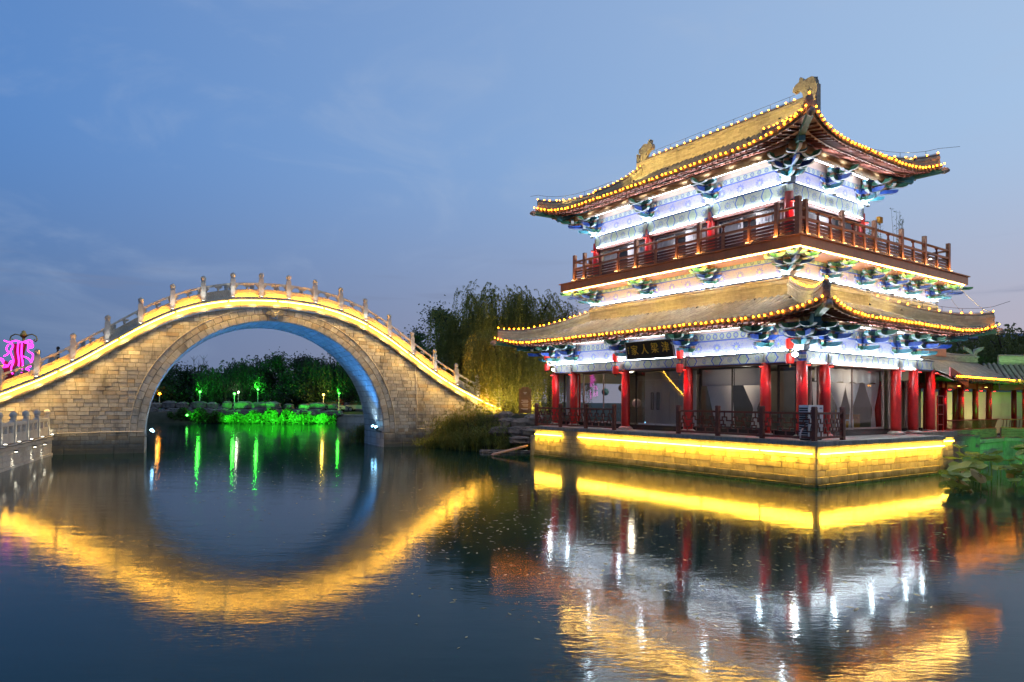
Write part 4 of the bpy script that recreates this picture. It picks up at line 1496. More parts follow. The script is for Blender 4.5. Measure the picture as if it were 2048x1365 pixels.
# owl-tail finials on the main ridge
OWL = [(0, -0.1), (0, 1.62), (0.06, 1.76), (0.2, 1.84), (0.4, 1.83), (0.6, 1.77), (0.66, 1.94), (0.74, 2.0), (0.8, 1.98), (0.84, 1.8), (1.0, 1.74), (1.13, 1.6), (1.16, 1.44), (1.06, 1.40), (0.92, 1.46), (0.78, 1.38), (0.66, 1.2), (0.62, 1.0), (0.70, 0.84), (0.92, 0.72), (1.02, 0.56), (1.02, -0.1)]
for t, sg in ((3.55, 1), (14.65, -1)):
    m = MB()
    m.prism(OWL, lambda u, v, w: (6.0 + w, t + sg * (u * (1.0 if sg > 0 else 0.8) + (0.0 if sg > 0 else 0.28 * max(0, v) ** 2 / 3.2)), 16.05 + v * (1.0 if sg > 0 else 1.03)), -0.13, 0.13)
    m.box((6.0, t - sg * 0.03, 16.75), (0.3, 0.08, 1.5))
    for k in range(9):
        u = 0.12 + k * 0.07
        m.bar((6.0, t + sg * u, 16.05 + 1.5), (6.0, t + sg * (u + 0.02), 16.05 + 1.82 - 0.006 * (k - 3) ** 2), 0.30, 0.03)
    for k in range(4):
        m.bar((6.0, t + sg * (0.2 + k * 0.1), 17.2 - 0.1 * k), (6.0, t + sg * (0.36 + k * 0.07), 17.45 - 0.05 * k), 0.30, 0.045)
    fin = m.build('ridge_finial', 'ornament_stone', up_roof)
# beast heads at the hip ends and painted corner beams
def corner_beam(rect, ci, zf, Lr):
    smin, tmin, smax, tmax = rect
    s0 = smin if ci[0] < 0 else smax
    t0 = tmin if ci[1] < 0 else tmax
    ds, dt = -ci[0], -ci[1]
    A = Vector((s0 + ds * 0.02, t0 + dt * 0.02, zf(0, 0) - 0.30))
    B = Vector((s0 + ds * 0.9, t0 + dt * 0.9, zf(0.9, 0.9) - 0.36))
    Cc = Vector((s0 + ds * 2.2, t0 + dt * 2.2, zf(2.2, 2.2) - 0.50))
    o = MB().bar(A, B, 0.22, 0.2).build('corner_beam', 'paint_green', pav)
    MB().bar(B + Vector((0, 0, -0.14)), Cc, 0.26, 0.30).build('corner_beam', 'paint_teal', pav)
    dv = Vector((-ds, -dt, 0)).normalized()
    h = MB()
    h.tube([A - dv * 0.05, A + dv * 0.10, A + dv * 0.22 + Vector((0, 0, 0.03)), A + dv * 0.32 + Vector((0, 0, 0.0))], [0.13, 0.15, 0.12, 0.05], 8)
    h.tube([A + dv * 0.08 + Vector((0, 0, 0.1)), A + dv * 0.12 + Vector((0, 0, 0.2))], [0.05, 0.01], 6)
    h.build('beast_head', 'ornament_stone', o)
    e = MB()
    p = Vector((s0 + ds * 0.14, t0 + dt * 0.14, zf(0.1, 0.1)))
    e.tube([p + Vector((0, 0, 0.12)) - dv * 0.04, p + Vector((0, 0, 0.12)) + dv * 0.05], 0.12, 10)
    e.tube([p + Vector((0, 0, 0.35)) - dv * 0.04, p + Vector((0, 0, 0.35)) + dv * 0.06], 0.10, 10)
    e.build('ridge_end', 'eave_tile', o)


for ci in ((-1, -1), (-1, 1), (1, -1)):
    corner_beam(LR, ci, LZ, 3)
    corner_beam(UR, ci, UZ, 3)

# ================================================================ ground-floor glazing
GW = 1.95      # glass line


def fbox(mb, face, base, a0, a1, z0, z1, o0, o1):
    """box in pavilion coordinates on a face, outward offsets o"""
    if face == 'L':
        return mb.box((base - (o0 + o1) / 2, (a0 + a1) / 2, (z0 + z1) / 2), (o1 - o0, a1 - a0, z1 - z0))
    return mb.box(((a0 + a1) / 2, base - (o0 + o1) / 2, (z0 + z1) / 2), (a1 - a0, o1 - o0, z1 - z0))


def window(face, base, a0, a1, z0, z1, mull, glass='glass', frame='window_frame', th=0.07):
    m = MB()
    fbox(m, face, base, a0, a1, z0, z0 + th, -0.04, 0.04)
    fbox(m, face, base, a0, a1, z1 - th, z1, -0.04, 0.04)
    for a in (a0 + th / 2, a1 - th / 2):
        fbox(m, face, base, a - th / 2, a + th / 2, z0 + th, z1 - th, -0.04, 0.04)
    for a in mull:
        fbox(m, face, base, a - th / 3, a + th / 3, z0 + th, z1 - th, -0.03, 0.03)
    w = m.build('window', frame, pav)
    xs = [a0 + th] + list(mull) + [a1 - th]
    for a, b in zip(xs, xs[1:]):
        fbox(MB(), face, base, a + 0.01, b - 0.01, z0 + th, z1 - th, -0.006, 0.006).build('pane', glass, w)
    return w


def curtain_sheet(face, base, a0, a1, z0, z1, depth, parent, shape=None, fold=0.09, amp=0.035, mat='curtain', name='curtain'):
    """pleated cloth; shape(v) gives (left, right) limits along the wall at height fraction v"""
    n = max(8, int((a1 - a0) / fold * 4))
    nv = 14

    def fn(u, v):
        L, Rr = shape(v) if shape else (0.0, 1.0)
        a = a0 + (a1 - a0) * (L + (Rr - L) * u)
        w = (Rr - L)
        o = -depth + amp * math.sin(u * (a1 - a0) / fold * 2 * math.pi) * (0.4 + 0.6 * min(1, w * 1.5))
        z = z0 + (z1 - z0) * v
        return (base - o, a, z) if face == 'L' else (a, base - o, z)
    return MB().grid(fn, n, nv).build(name, mat, parent, True)


def tied(side):
    """curtain gathered to a tie at 45 % of its height; side -1 pulls left, 1 right, 0 centre"""
    def f(v):
        w = 0.12 + 0.88 * max(0.0, (v - 0.46) / 0.54) ** 0.9 if v > 0.46 else 0.12 + 0.22 * (0.46 - v) / 0.46
        c = 0.5 + 0.30 * side * (1 - max(0, (v - 0.46) / 0.54))
        return (c - w / 2, c + w / 2)
    return f


ZB = HP + 0.26
sillm = MB()
fbox(sillm, 'L', GW, 1.95, 16.6, HP, HP + 0.24, -0.12, 0.16)
fbox(sillm, 'R', GW, 2.13, 10.6, HP, HP + 0.24, -0.12, 0.16)
fbox(sillm, 'R', GW, 10.75, 12.1, HP, HP + 0.24, -0.12, 0.16)
sillm.build('glazing_sill', 'black_granite', pav)
ZT = 4.56
wins = {}
wins['AB'] = window('L', GW, 15.36, 16.5, ZB, ZT, [], frame='dark_metal')
wins['BC'] = window('L', GW, 11.36, 14.84, ZB, ZT, [13.2])
wins['DE'] = window('L', GW, 3.36, 6.84, ZB, ZT, [5.05], frame='dark_metal')
wins['EF'] = window('L', GW, 1.98, 2.84, ZB, ZT, [], frame='dark_metal')
wins['FG'] = window('R', GW, 1.98, 2.86, ZB, ZT, [])
wins['GH'] = window('R', GW, 3.34, 8.66, ZB, ZT, [6.0])
wins['HI'] = window('R', GW, 9.14, 10.26, ZB, ZT, [9.8])
wins['IJ'] = window('R', GW, 10.76, 11.95, ZB, ZT, [])
# frameless glass entrance with two leaves
door = MB()
fbox(door, 'L', GW, 7.36, 10.84, ZT - 0.04, ZT + 0.04, -0.04, 0.04)
fbox(door, 'L', GW, 7.36, 7.42, ZB, ZT, -0.04, 0.04)
fbox(door, 'L', GW, 10.78, 10.84, ZB, ZT, -0.04, 0.04)
door = door.build('entrance', 'dark_metal', pav)
for a, b in ((7.42, 8.3), (8.32, 9.48), (9.5, 10.66)):
    fbox(MB(), 'L', GW, a, b, ZB + 0.02, 4.08, -0.006, 0.006).build('glass_leaf', 'glass', door)
    fbox(MB(), 'L', GW, a + .02, b - .02, ZB + 0.0, ZB + 0.07, -0.012, 0.012).build('patch_rail', 'grey_metal', door)
fbox(MB(), 'L', GW, 7.42, 10.78, 4.1, ZT - 0.05, -0.006, 0.006).build('transom_pane', 'glass', door)
for a in (9.30, 9.68):
    h = MB()
    for da in (-0.06, 0.06):
        fbox(h, 'L', GW, a + da - 0.015, a + da + 0.015, 2.64, 3.48, 0.03, 0.07)
    for zz in (2.655, 3.465):
        fbox(h, 'L', GW, a - 0.045, a + 0.045, zz - 0.015, zz + 0.015, 0.03, 0.07)
    h.build('door_handle', 'dark_metal', door)
# grey lining behind the entrance glass, roller blinds and curtains
for k in range(6):
    a = 7.5 + k * 0.55
    fbox(MB(), 'L', GW, a + .01, a + 0.54, ZB, ZT - 0.05, -0.62, -0.60).build('lining_panel', 'blind', door)
fbox(MB(), 'L', GW, 3.42, 5.02, 3.76, ZT - 0.08, -0.14, -0.13).build('blind', 'blind', wins['DE'])
fbox(MB(), 'L', GW, 5.08, 6.78, 3.76, ZT - 0.08, -0.14, -0.13).build('blind', 'blind', wins['DE'])
fbox(MB(), 'L', GW, 15.4, 16.45, 2.2, ZT - 0.08, -0.14, -0.13).build('blind', 'curtain', wins['AB'])
curtain_sheet('L', GW, 5.1, 6.7, ZB, 3.9, 0.25, wins['DE'], shape=lambda v: (0.0 + 0.10 * v, 0.62 + 0.36 * v) if v < 1 else (0.1, 0.98))
curtain_sheet('L', GW, 3.45, 4.75, ZB, 3.9, 0.28, wins['DE'], shape=tied(0))
fbox(MB(), 'R', GW, 2.1, 2.8, 3.0, ZT - 0.08, -0.16, -0.15).build('blind', 'blind', wins['FG'])
curtain_sheet('R', GW, 3.35, 4.3, ZB, 3.9, 0.25, wins['GH'], shape=tied(-1))
curtain_sheet('R', GW, 4.55, 6.0, ZB, 3.9, 0.28, wins['GH'], shape=tied(0.4))
curtain_sheet('R', GW, 5.95, 7.15, ZB, 3.9, 0.30, wins['GH'], shape=tied(-0.2))
curtain_sheet('R', GW, 7.55, 8.75, ZB, 3.9, 0.26, wins['GH'], shape=tied(0.4))
# rippled pelmet cloth at the top of the big side window
pm = MB().grid(lambda u, v: (3.4 + 5.2 * u, GW + 0.16 + 0.05 * math.sin(u * 60) * (1 - v), 3.92 + 0.58 * v + 0.03 * math.sin(u * 37)), 120, 4)
pm.build('pelmet', 'blind', wins['GH'], True)
# interior shell
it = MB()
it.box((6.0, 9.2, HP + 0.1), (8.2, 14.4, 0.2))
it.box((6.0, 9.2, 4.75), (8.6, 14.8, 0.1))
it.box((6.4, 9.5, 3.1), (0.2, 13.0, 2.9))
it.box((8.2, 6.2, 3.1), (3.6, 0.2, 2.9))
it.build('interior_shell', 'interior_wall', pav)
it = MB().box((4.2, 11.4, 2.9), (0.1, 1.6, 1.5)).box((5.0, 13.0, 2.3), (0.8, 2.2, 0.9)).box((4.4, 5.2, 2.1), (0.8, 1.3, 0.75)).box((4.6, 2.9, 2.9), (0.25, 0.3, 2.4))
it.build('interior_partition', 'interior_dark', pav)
sofa = thing('sofa', 'yellow upholstered sofa inside the side window of the pavilion', 'sofa', PF.w(8.0, 3.6, ZB - 0.05), PF.yaw)
MB().box((0, 0, 0.22), (1.9, 0.85, 0.42)).build('seat', 'sofa_cloth', sofa)
MB().box((0, 0.36, 0.62), (1.9, 0.22, 0.5)).build('backrest', 'sofa_cloth', sofa)
for sx in (-1, 1):
    MB().box((sx * 0.86, -0.02, 0.5), (0.2, 0.85, 0.3)).build('armrest', 'sofa_cloth', sofa)
stl = thing('side_table', 'small white side table inside the side window beside the yellow sofa', 'table', PF.w(6.85, 2.75, ZB - 0.05), PF.yaw)
MB().box((0, 0, 0.42), (0.7, 0.45, 0.05)).build('tabletop', 'white_paint', stl)
for sx in (-1, 1):
    for sy in (-1, 1):
        MB().box((sx * 0.31, sy * 0.19, 0.2), (0.05, 0.05, 0.4)).build('leg', 'white_paint', stl)
for k, (s, t, z, r, mt, nm) in enumerate(((2.9, 14.1, 3.55, 0.2, 'paint_teal', 'blue grey'), (3.0, 12.9, 3.75, 0.2, 'rust_leaf', 'rust orange'), (3.1, 11.9, 2.95, 0.24, 'eave_board', 'pink'))):
    o = MB().lathe([(r * math.sin(math.pi * i / 10) + 0.002, -r * math.cos(math.pi * i / 10)) for i in range(11)], n=14).build('paper_ball', mt, None, True, loc=PF.w(s, t, z))
    MB().bar((0, 0, r), (0, 0, 4.68 - z), 0.012).build('cord', 'dark_metal', o)
    tag(o, nm + ' paper ball hanging inside the front window of the pavilion', 'paper ball')
lampi = thing('fill_lamp', 'added fill lamp brightening the ground floor curtains of the pavilion', 'lamp', PF.w(2.95, 5.0, 4.62), PF.yaw)  # fill lamps added behind the glass to brighten the curtains
MB().lathe([(0.2, 0.0), (0.22, 0.05), (0.1, 0.08)], n=14).build('lamp_shade', 'white_paint', lampi)
MB().lathe([(0.16, -0.01), (0.02, -0.03)], n=14).build('diffuser', 'lamp_soft', lampi)
light('POINT', lampi, (0, 0, -0.35), 110, (1.0, 0.82, 0.62), 0.3)
lampi = thing('fill_lamp', 'added fill lamp behind the side window of the pavilion', 'lamp', PF.w(6.0, 3.1, 4.62), PF.yaw)
MB().lathe([(0.2, 0.0), (0.22, 0.05), (0.1, 0.08)], n=14).build('lamp_shade', 'white_paint', lampi)
MB().lathe([(0.16, -0.01), (0.02, -0.03)], n=14).build('diffuser', 'lamp_soft', lampi)
light('POINT', lampi, (0, 0, -0.35), 100, (1.0, 0.82, 0.62), 0.3)

lampi = thing('fill_lamp', 'added fill lamp above the paper balls inside the pavilion', 'lamp', PF.w(3.3, 12.6, 4.62), PF.yaw)
MB().lathe([(0.2, 0.0), (0.22, 0.05), (0.1, 0.08)], n=14).build('lamp_shade', 'white_paint', lampi)
MB().lathe([(0.16, -0.01), (0.02, -0.03)], n=14).build('diffuser', 'lamp_soft', lampi)
light('POINT', lampi, (0, 0, -0.35), 110, (1.0, 0.82, 0.6), 0.3)

# ---- upper storey windows
for (a, b) in bays(UP_T):
    w = window('L', 3.16, a + 0.3, b - 0.3, 9.8, 11.48, [], 'glass_upper', 'window_frame', 0.06)
    m = MB()
    fbox(m, 'L', 3.16, a + 0.18, a + 0.3, 9.7, 11.5, -0.1, 0.06)
    fbox(m, 'L', 3.16, b - 0.3, b - 0.18, 9.7, 11.5, -0.1, 0.06)
    m.build('window_jamb', 'railing_wood', w)
    c = (a + b) / 2
    curtain_sheet('L', 3.16, a + 0.36, c - 0.25, 9.8, 11.42, 0.2, w, fold=0.17, amp=0.04)
    curtain_sheet('L', 3.16, c + 0.45, b - 0.36, 9.8, 11.42, 0.2, w, fold=0.17, amp=0.04)
for (a, b) in ((3.4, 7.2), (7.5, 8.6)):
    w = window('R', 3.16, a, b, 9.8, 11.48, [], 'glass_upper', 'window_frame', 0.06)
    curtain_sheet('R', 3.16, a + 0.1, b - 0.1, 9.8, 11.42, 0.2, w, fold=0.17, amp=0.04)
    m = MB()
    fbox(m, 'R', 3.16, b, b + 0.12, 9.7, 11.5, -0.1, 0.06)
    m.build('window_jamb', 'railing_wood', w)
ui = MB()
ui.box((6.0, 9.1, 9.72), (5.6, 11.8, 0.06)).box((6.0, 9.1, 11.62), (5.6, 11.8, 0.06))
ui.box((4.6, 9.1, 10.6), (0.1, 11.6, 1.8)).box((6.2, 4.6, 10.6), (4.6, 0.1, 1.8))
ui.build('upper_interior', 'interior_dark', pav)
for k, (s, t, e) in enumerate(((3.9, 5.1, 70), (3.9, 9.1, 70), (3.9, 13.1, 70), (6.2, 3.9, 60))):
    lampi = thing('fill_lamp', 'added fill lamp inside the ' + ('near', 'middle', 'far', 'side')[k] + ' room of the upper storey', 'lamp', PF.w(s, t, 11.56), PF.yaw)  # added fill for the upper curtains
    MB().lathe([(0.12, 0.0), (0.14, 0.03), (0.06, 0.05)], n=12).build('lamp_shade', 'white_paint', lampi)
    MB().lathe([(0.1, -0.005), (0.02, -0.02)], n=12).build('diffuser', 'lamp_soft', lampi)
    light('POINT', lampi, (0, 0, -0.3), e, (0.9, 0.9, 1.0), 0.2)

# ================================================================ balcony railing: a part of the pavilion
Z0 = 9.69
rail = MB()
RS, RT = 1.93, 1.93
RE, RTE = 15.2, 15.6


def rbar(a, b, z, w, h, face):
    if face == 'L':
        return MB().box((RS, (a + b) / 2, z), (w, b - a, h))
    return MB().box(((a + b) / 2, RT, z), (b - a, w, h))


bal = None
tallT = [2.88, 6.85, 10.83, 14.76]
tallS = [2.42, 5.14, 7.84, 10.31, 12.61]
lefts = [RT] + tallT + [RTE]
rights = [RS] + tallS + [RE]
bal = MB().box((RS, RT, Z0 + 0.78), (0.2, 0.2, 1.56)).build('balcony_railing', 'balcony_wood', pav)
tall_me = MB().box((0, 0, 0.76), (0.17, 0.17, 1.52)).mesh('tall_post', 'balcony_wood')
low_me = MB().box((0, 0, 0.36), (0.12, 0.12, 0.72)).mesh('low_post', 'balcony_wood')
vase_me = MB().lathe([(0.085, 0.78), (0.05, 0.9), (0.042, 1.02), (0.085, 1.06), (0.1, 1.1)], n=8).mesh('vase_post', 'rafter_red', True)
uplights = []
for face, ks in (('L', lefts), ('R', rights)):
    for i, a in enumerate(ks[1:]):
        put('tall_post', tall_me, bal, (RS, a, Z0) if face == 'L' else (a, RT, Z0))
        if i % 1 == 0:
            uplights.append((face, a, i))
    for a, b in zip(ks, ks[1:]):
        a2, b2 = a + 0.1, b - 0.1
        if b2 - a2 < 0.2:
            continue
        rbar(a2, b2, Z0 + 0.75, 0.12, 0.09, face).build('middle_rail', 'balcony_wood', bal)
        top = MB()
        if face == 'L':
            top.tube([(RS, a2, Z0 + 1.14), (RS, b2, Z0 + 1.14)], 0.06, 8)
        else:
            top.tube([(a2, RT, Z0 + 1.14), (b2, RT, Z0 + 1.14)], 0.06, 8)
        top.build('top_rail', 'balcony_wood', bal, True)
        rbar(a2, b2, Z0 + 0.05, 0.12, 0.1, face).build('bottom_rail', 'slat_wood', bal)
        n = 3 if b - a > 3 else (3 if b - a > 2.6 else 2 if b - a > 1.5 else 1)
        for k in range(1, n):
            c = a + (b - a) * k / n
            put('low_post', low_me, bal, (RS, c, Z0) if face == 'L' else (c, RT, Z0))
            put('vase_post', vase_me, bal, (RS, c, Z0) if face == 'L' else (c, RT, Z0))
            if (k == 1) or face == 'R':
                uplights.append((face, c, k))
        cs = [a] + [a + (b - a) * k / n for k in range(1, n)] + [b]
        for c0, c1 in zip(cs, cs[1:]):
            for j in range(4):
                z = Z0 + 0.17 + j * 0.135
                m = MB()
                if face == 'L':
                    m.bar((RS, c0 + 0.08, z), (RS, c1 - 0.08, z), 0.05, 0.095)
                else:
                    m.bar((c0 + 0.08, RT, z), (c1 - 0.08, RT, z), 0.05, 0.095)
                m.build('slat', 'slat_wood', bal)
# rear returns of the railing
for (p, q) in (((RS, RTE), (3.1, RTE)), ((RE, RT), (RE, 6.0))):
    m = MB()
    for z in (0.75, 1.14):
        m.bar((p[0], p[1], Z0 + z), (q[0], q[1], Z0 + z), 0.09)
    m.build('return_rail', 'balcony_wood', bal)
    put('tall_post', tall_me, bal, (q[0], q[1], Z0))

# ================================================================ terrace railing with stepped lattice
def lattice(L, H):
    """stepped key-fret bars for a panel of length L and height H, as segments in (u, v)"""
    c = max(2, int(round(L / 0.52)))
    if c % 2:
        c += 1
    du = L / c
    zs = [0.0, 0.22 * H, 0.4 * H, 0.6 * H, 0.78 * H, H]
    seg = []
    lv = 2
    for i in range(c):
        u0, u1 = i * du, (i + 1) * du
        hi = i % 2 == 0
        a, b = (zs[3], zs[4]) if hi else (zs[2], zs[3])
        # upper stepped line
        seg += [((u0, zs[3]), (u0 + du * 0.3, zs[3])), ((u0 + du * 0.3, zs[3]), (u0 + du * 0.3, zs[4])), ((u0 + du * 0.3, zs[4]), (u0 + du * 0.75, zs[4])), ((u0 + du * 0.75, zs[4]), (u0 + du * 0.75, zs[3])), ((u0 + du * 0.75, zs[3]), (u1, zs[3]))]
        # lower stepped line, shifted half a step
        seg += [((u0, zs[1]), (u0 + du * 0.2, zs[1])), ((u0 + du * 0.2, zs[1]), (u0 + du * 0.2, zs[2])), ((u0 + du * 0.2, zs[2]), (u0 + du * 0.6, zs[2])), ((u0 + du * 0.6, zs[2]), (u0 + du * 0.6, zs[1])), ((u0 + du * 0.6, zs[1]), (u1, zs[1]))]
        seg += [((u0 + du * 0.52, zs[4]), (u0 + du * 0.52, zs[5])), ((u0 + du * 0.85, zs[0]), (u0 + du * 0.85, zs[1])), ((u0 + du * 0.02 + du * 0.4, zs[2]), (u0 + du * 0.42, zs[3]))]
    return seg


def terrace_rail(label, pts, gap=None):
    """pts: list of posts (s, t); panels between consecutive posts"""
    p0 = pts[0]
    T = thing('terrace_railing', label, 'railing', PF.w(p0[0], p0[1], HP), PF.yaw, 'railings round the pavilion terrace')
    for (s, t) in pts:
        m = MB().box((s - p0[0], t - p0[1], 0.6), (0.15, 0.15, 1.2)).box((s - p0[0], t - p0[1], 1.215), (0.18, 0.18, 0.07), taper=0.7)
        m.build('post', 'railing_wood', T)
    for A, B in zip(pts, pts[1:]):
        a = Vector((A[0] - p0[0], A[1] - p0[1], 0))
        b = Vector((B[0] - p0[0], B[1] - p0[1], 0))
        d = (b - a).normalized()
        a, b = a + d * 0.075, b - d * 0.075
        L = (b - a).length
        for z, w in ((1.0, 0.08), (0.12, 0.08)):
            MB().bar(a + Vector((0, 0, z)), b + Vector((0, 0, z)), w).build('rail', 'railing_wood', T)
        lat = MB()
        for (u0, v0), (u1, v1) in lattice(L, 0.80):
            P0 = a + d * u0 + Vector((0, 0, 0.16 + v0))
            P1 = a + d * u1 + Vector((0, 0, 0.16 + v1))
            e = (P1 - P0).normalized() * 0.0165
            lat.bar(P0 - e, P1 + e, 0.033, 0.05)
        lat.build('lattice', 'railing_wood', T)
    return T


terrace_rail('dark red fretwork railing left of the glass entrance', [(0.2, 16.77), (0.2, 14.67), (0.2, 12.62), (0.2, 10.56)])
terrace_rail('dark red fretwork railing turning the near corner round the air conditioner', [(0.2, 6.53), (0.2, 4.44), (0.2, 2.35), (0.2, 0.2), (2.09, 0.2)])
terrace_rail('short dark red railing on the left end of the terrace', [(0.3, 16.5), (3.0, 16.5)]) if False else None

# ================================================================ air conditioner
ac = thing('air_conditioner', 'white outdoor air conditioner unit behind the corner of the terrace railing', 'air conditioner', PF.w(0.95, 0.78, HP), PF.yaw)
MB().box((0, 0, 0.68), (0.98, 0.38, 1.24)).build('casing', 'white_paint', ac)
for sx in (-0.36, 0.36):
    MB().box((sx, 0, 0.03), (0.08, 0.4, 0.06)).build('foot', 'dark_metal', ac)
for k in range(13):
    MB().box((-0.496, 0, 0.16 + k * 0.085), (0.02, 0.34, 0.05)).build('fin', 'dark_metal', ac)
for zc in (0.38, 0.98):
    f = MB()
    f.tube([(-0.12, -0.192, zc), (-0.12, -0.20, zc)], 0.26, 24)
    fo = f.build('fan_opening', 'dark_metal', ac)
    g = MB()
    for rr in (0.06, 0.12, 0.18, 0.24):
        g.tube([(-0.12 + rr * math.cos(2 * math.pi * i / 20), -0.215, zc + rr * math.sin(2 * math.pi * i / 20)) for i in range(21)], 0.006, 4)
    for i in range(8):
        an = math.pi * i / 4
        g.bar((-0.12, -0.215, zc), (-0.12 + 0.26 * math.cos(an), -0.215, zc + 0.26 * math.sin(an)), 0.01)
    g.build('guard', 'grey_metal', fo)
hose = MB().tube([(-0.5, -0.1, 0.5), (-0.65, -0.12, 0.48), (-0.85, -0.15, 0.40), (-1.0, -0.18, 0.25), (-1.02, -0.2, 0.1)], 0.03, 8)
hose.build('hose', 'eave_board', ac, True)


def text_mesh(body, size, mat, extrude=0.01, name='lettering', parent=None, loc=(0, 0, 0), rot=(0, 0, 0), sx=1.0, align='CENTER'):
    cu = bpy.data.curves.new(name, 'FONT')
    cu.body = body
    cu.size = size
    cu.extrude = extrude
    cu.align_x = align
    cu.align_y = 'CENTER'
    cu.offset = 0.0
    tmp = bpy.data.objects.new(name, cu)
    COL.objects.link(tmp)
    dg = bpy.context.evaluated_depsgraph_get()
    me = bpy.data.meshes.new_from_object(tmp.evaluated_get(dg))
    bpy.data.objects.remove(tmp)
    me.materials.clear()
    me.materials.append(MATS[mat])
    o = put(name, me, parent, loc, rot, (sx, 1, 1))
    return o


text_mesh('GREE', 0.085, 'paint_blue', 0.003, 'brand_mark', ac, (0.33, -0.196, 1.18), (R_(90), 0, 0))

# ================================================================ name board over the entrance
sb = thing('name_board', 'black name board with gold Chinese characters hung over the entrance', 'signboard', PF.w(1.13, 9.05, 5.1), PF.yaw + RL)
# frame: x runs to the left as seen from the lake, y outwards; the top leans out
tilt = R_(-14)
bo = MB().box((0, 0, 0.42), (3.0, 0.09, 0.86)).build('board', 'sign_black', sb)
bo.rotation_euler = (tilt, 0, 0)
tr = MB()
for zz in (0.0, 0.85):
    tr.box((0, 0.05, zz), (3.04, 0.03, 0.03))
for xx in (-1.5, 1.5):
    tr.box((xx, 0.05, 0.42), (0.03, 0.03, 0.85))
tr.build('board_trim', 'grey_metal', bo)
for k, ch in enumerate('家人梁津'):
    o = text_mesh(ch, 0.52, 'sign_gold', 0.012, 'character', bo, (0.92 - k * 0.66, 0.062, 0.43 + (-0.02, 0.0, 0.02, 0.03)[k]), (R_(90), 0, R_(180)), 0.92)
for k in range(3):
    text_mesh('书', 0.12, 'sign_gold', 0.006, 'signature', bo, (1.33, 0.06, 0.56 - k * 0.12), (R_(90), 0, R_(180))) if k == 0 else MB().box((1.33 + 0.01 * k, 0.058, 0.56 - k * 0.12), (0.05, 0.012, 0.07)).build('signature', 'sign_gold', bo)

# ================================================================ red lanterns in pairs
lan_body = {}
for mt in ('lantern_lit', 'lantern_dim'):
    m = MB()
    n = 20
    prof = [(0.08, -0.2), (0.145, -0.185), (0.16, -0.1), (0.162, 0.0), (0.16, 0.1), (0.145, 0.185), (0.08, 0.2)]
    for r, z in prof:
        for k in range(n):
            rr = r * (1.0 if k % 2 else 0.95)
            m.v.append((rr * math.cos(2 * math.pi * k / n), rr * math.sin(2 * math.pi * k / n), z))
    for i in range(len(prof) - 1):
        for k in range(n):
            m.f.append((i * n + k, i * n + (k + 1) % n, (i + 1) * n + (k + 1) % n, (i + 1) * n + k))
    lan_body[mt] = m.mesh('lantern_body', mt)
lan_cap = MB().lathe([(0.10, 0.2), (0.11, 0.23), (0.05, 0.25)], n=14).mesh('lantern_cap', 'sign_black')
lan_base = MB().lathe([(0.05, -0.26), (0.11, -0.23), (0.10, -0.2)], n=14).mesh('lantern_base', 'sign_black')
lan_cord = MB().bar((0, 0, 0.25), (0, 0, 0.40), 0.02).mesh('lantern_cord', 'gold_metal')
lan_tas = MB().bar((0, 0, -0.34), (0, 0, -0.25), 0.05).mesh('tassel', 'gold_metal')
for (s, t, zs, who) in ((1.0, 16.9, (5.55, 4.95), 'at the far left corner of the pavilion'), (0.98, 11.3, (5.22, 4.6), 'left of the name board'), (0.98, 7.15, (5.18, 4.55), 'right of the name board'), (0.9, 1.62, (5.3, 4.72), 'at the near corner of the pavilion')):
    for k, z in enumerate(zs):
        lit = (k == 0)
        T = thing('red_lantern', ('upper' if k == 0 else 'lower') + ' red lantern of the pair ' + who, 'lantern', PF.w(s, t, z), PF.yaw, 'red lanterns hung from the pavilion eave')
        put('lantern_body', lan_body['lantern_lit' if lit else 'lantern_dim'], T)
        put('lantern_cap', lan_cap, T)
        put('lantern_cord', lan_cord, T)
        put('lantern_base', lan_base, T)
        put('tassel', lan_tas, T)

# ================================================================ lamps on the pavilion
spot_house = MB().box((0, 0, 0), (0.16, 0.12, 0.07)).mesh('housing', 'dark_metal')
spot_lens = {k: MB().box((0, 0, 0), (0.12, 0.09, 0.012)).mesh('lens', k) for k in ('lamp_white', 'lamp_red', 'lamp_warm', 'lamp_green', 'lamp_yellow', 'lamp_soft')}


def glow(name, label, cat, frame, loc, rz, lens, energy, color, size, pos, group):
    T = thing(name, label, cat, frame.w(*loc), frame.yaw + rz, group)
    put('housing', spot_house, T)
    put('lens', spot_lens[lens], T, (0, 0, 0.043))
    light('POINT', T, pos, energy, color, size)
    return T


def roof_flood(label, loc, energy, color, size, ang, aim, group, off=0.12):
    T = thing('roof_floodlight', label, 'floodlight', PF.w(*loc), PF.yaw, group)
    d = Vector(aim).normalized()
    MB().tube([-d * 0.06, d * 0.03], [0.03, 0.045], 10).build('housing', 'dark_metal', T)
    MB().tube([d * 0.031, d * 0.036], 0.036, 10).build('lens', 'lamp_yellow', T)
    light('SPOT', T, d * 0.12, energy, color, size, ang, 0.7, aim=aim)
    return T


def fixture(name, label, cat, frame, loc, rz, lens, up, energy, color, size, ang, aim, group=None, off=0.1, blend=0.7):
    T = thing(name, label, cat, frame.w(*loc), frame.yaw + rz, group)
    put('housing', spot_house, T)
    put('lens', spot_lens[lens], T, (0, 0, 0.043 if up else -0.043))
    light('SPOT', T, (0, 0, off if up else -off), energy, color, size, ang, blend, aim=aim)
    return T


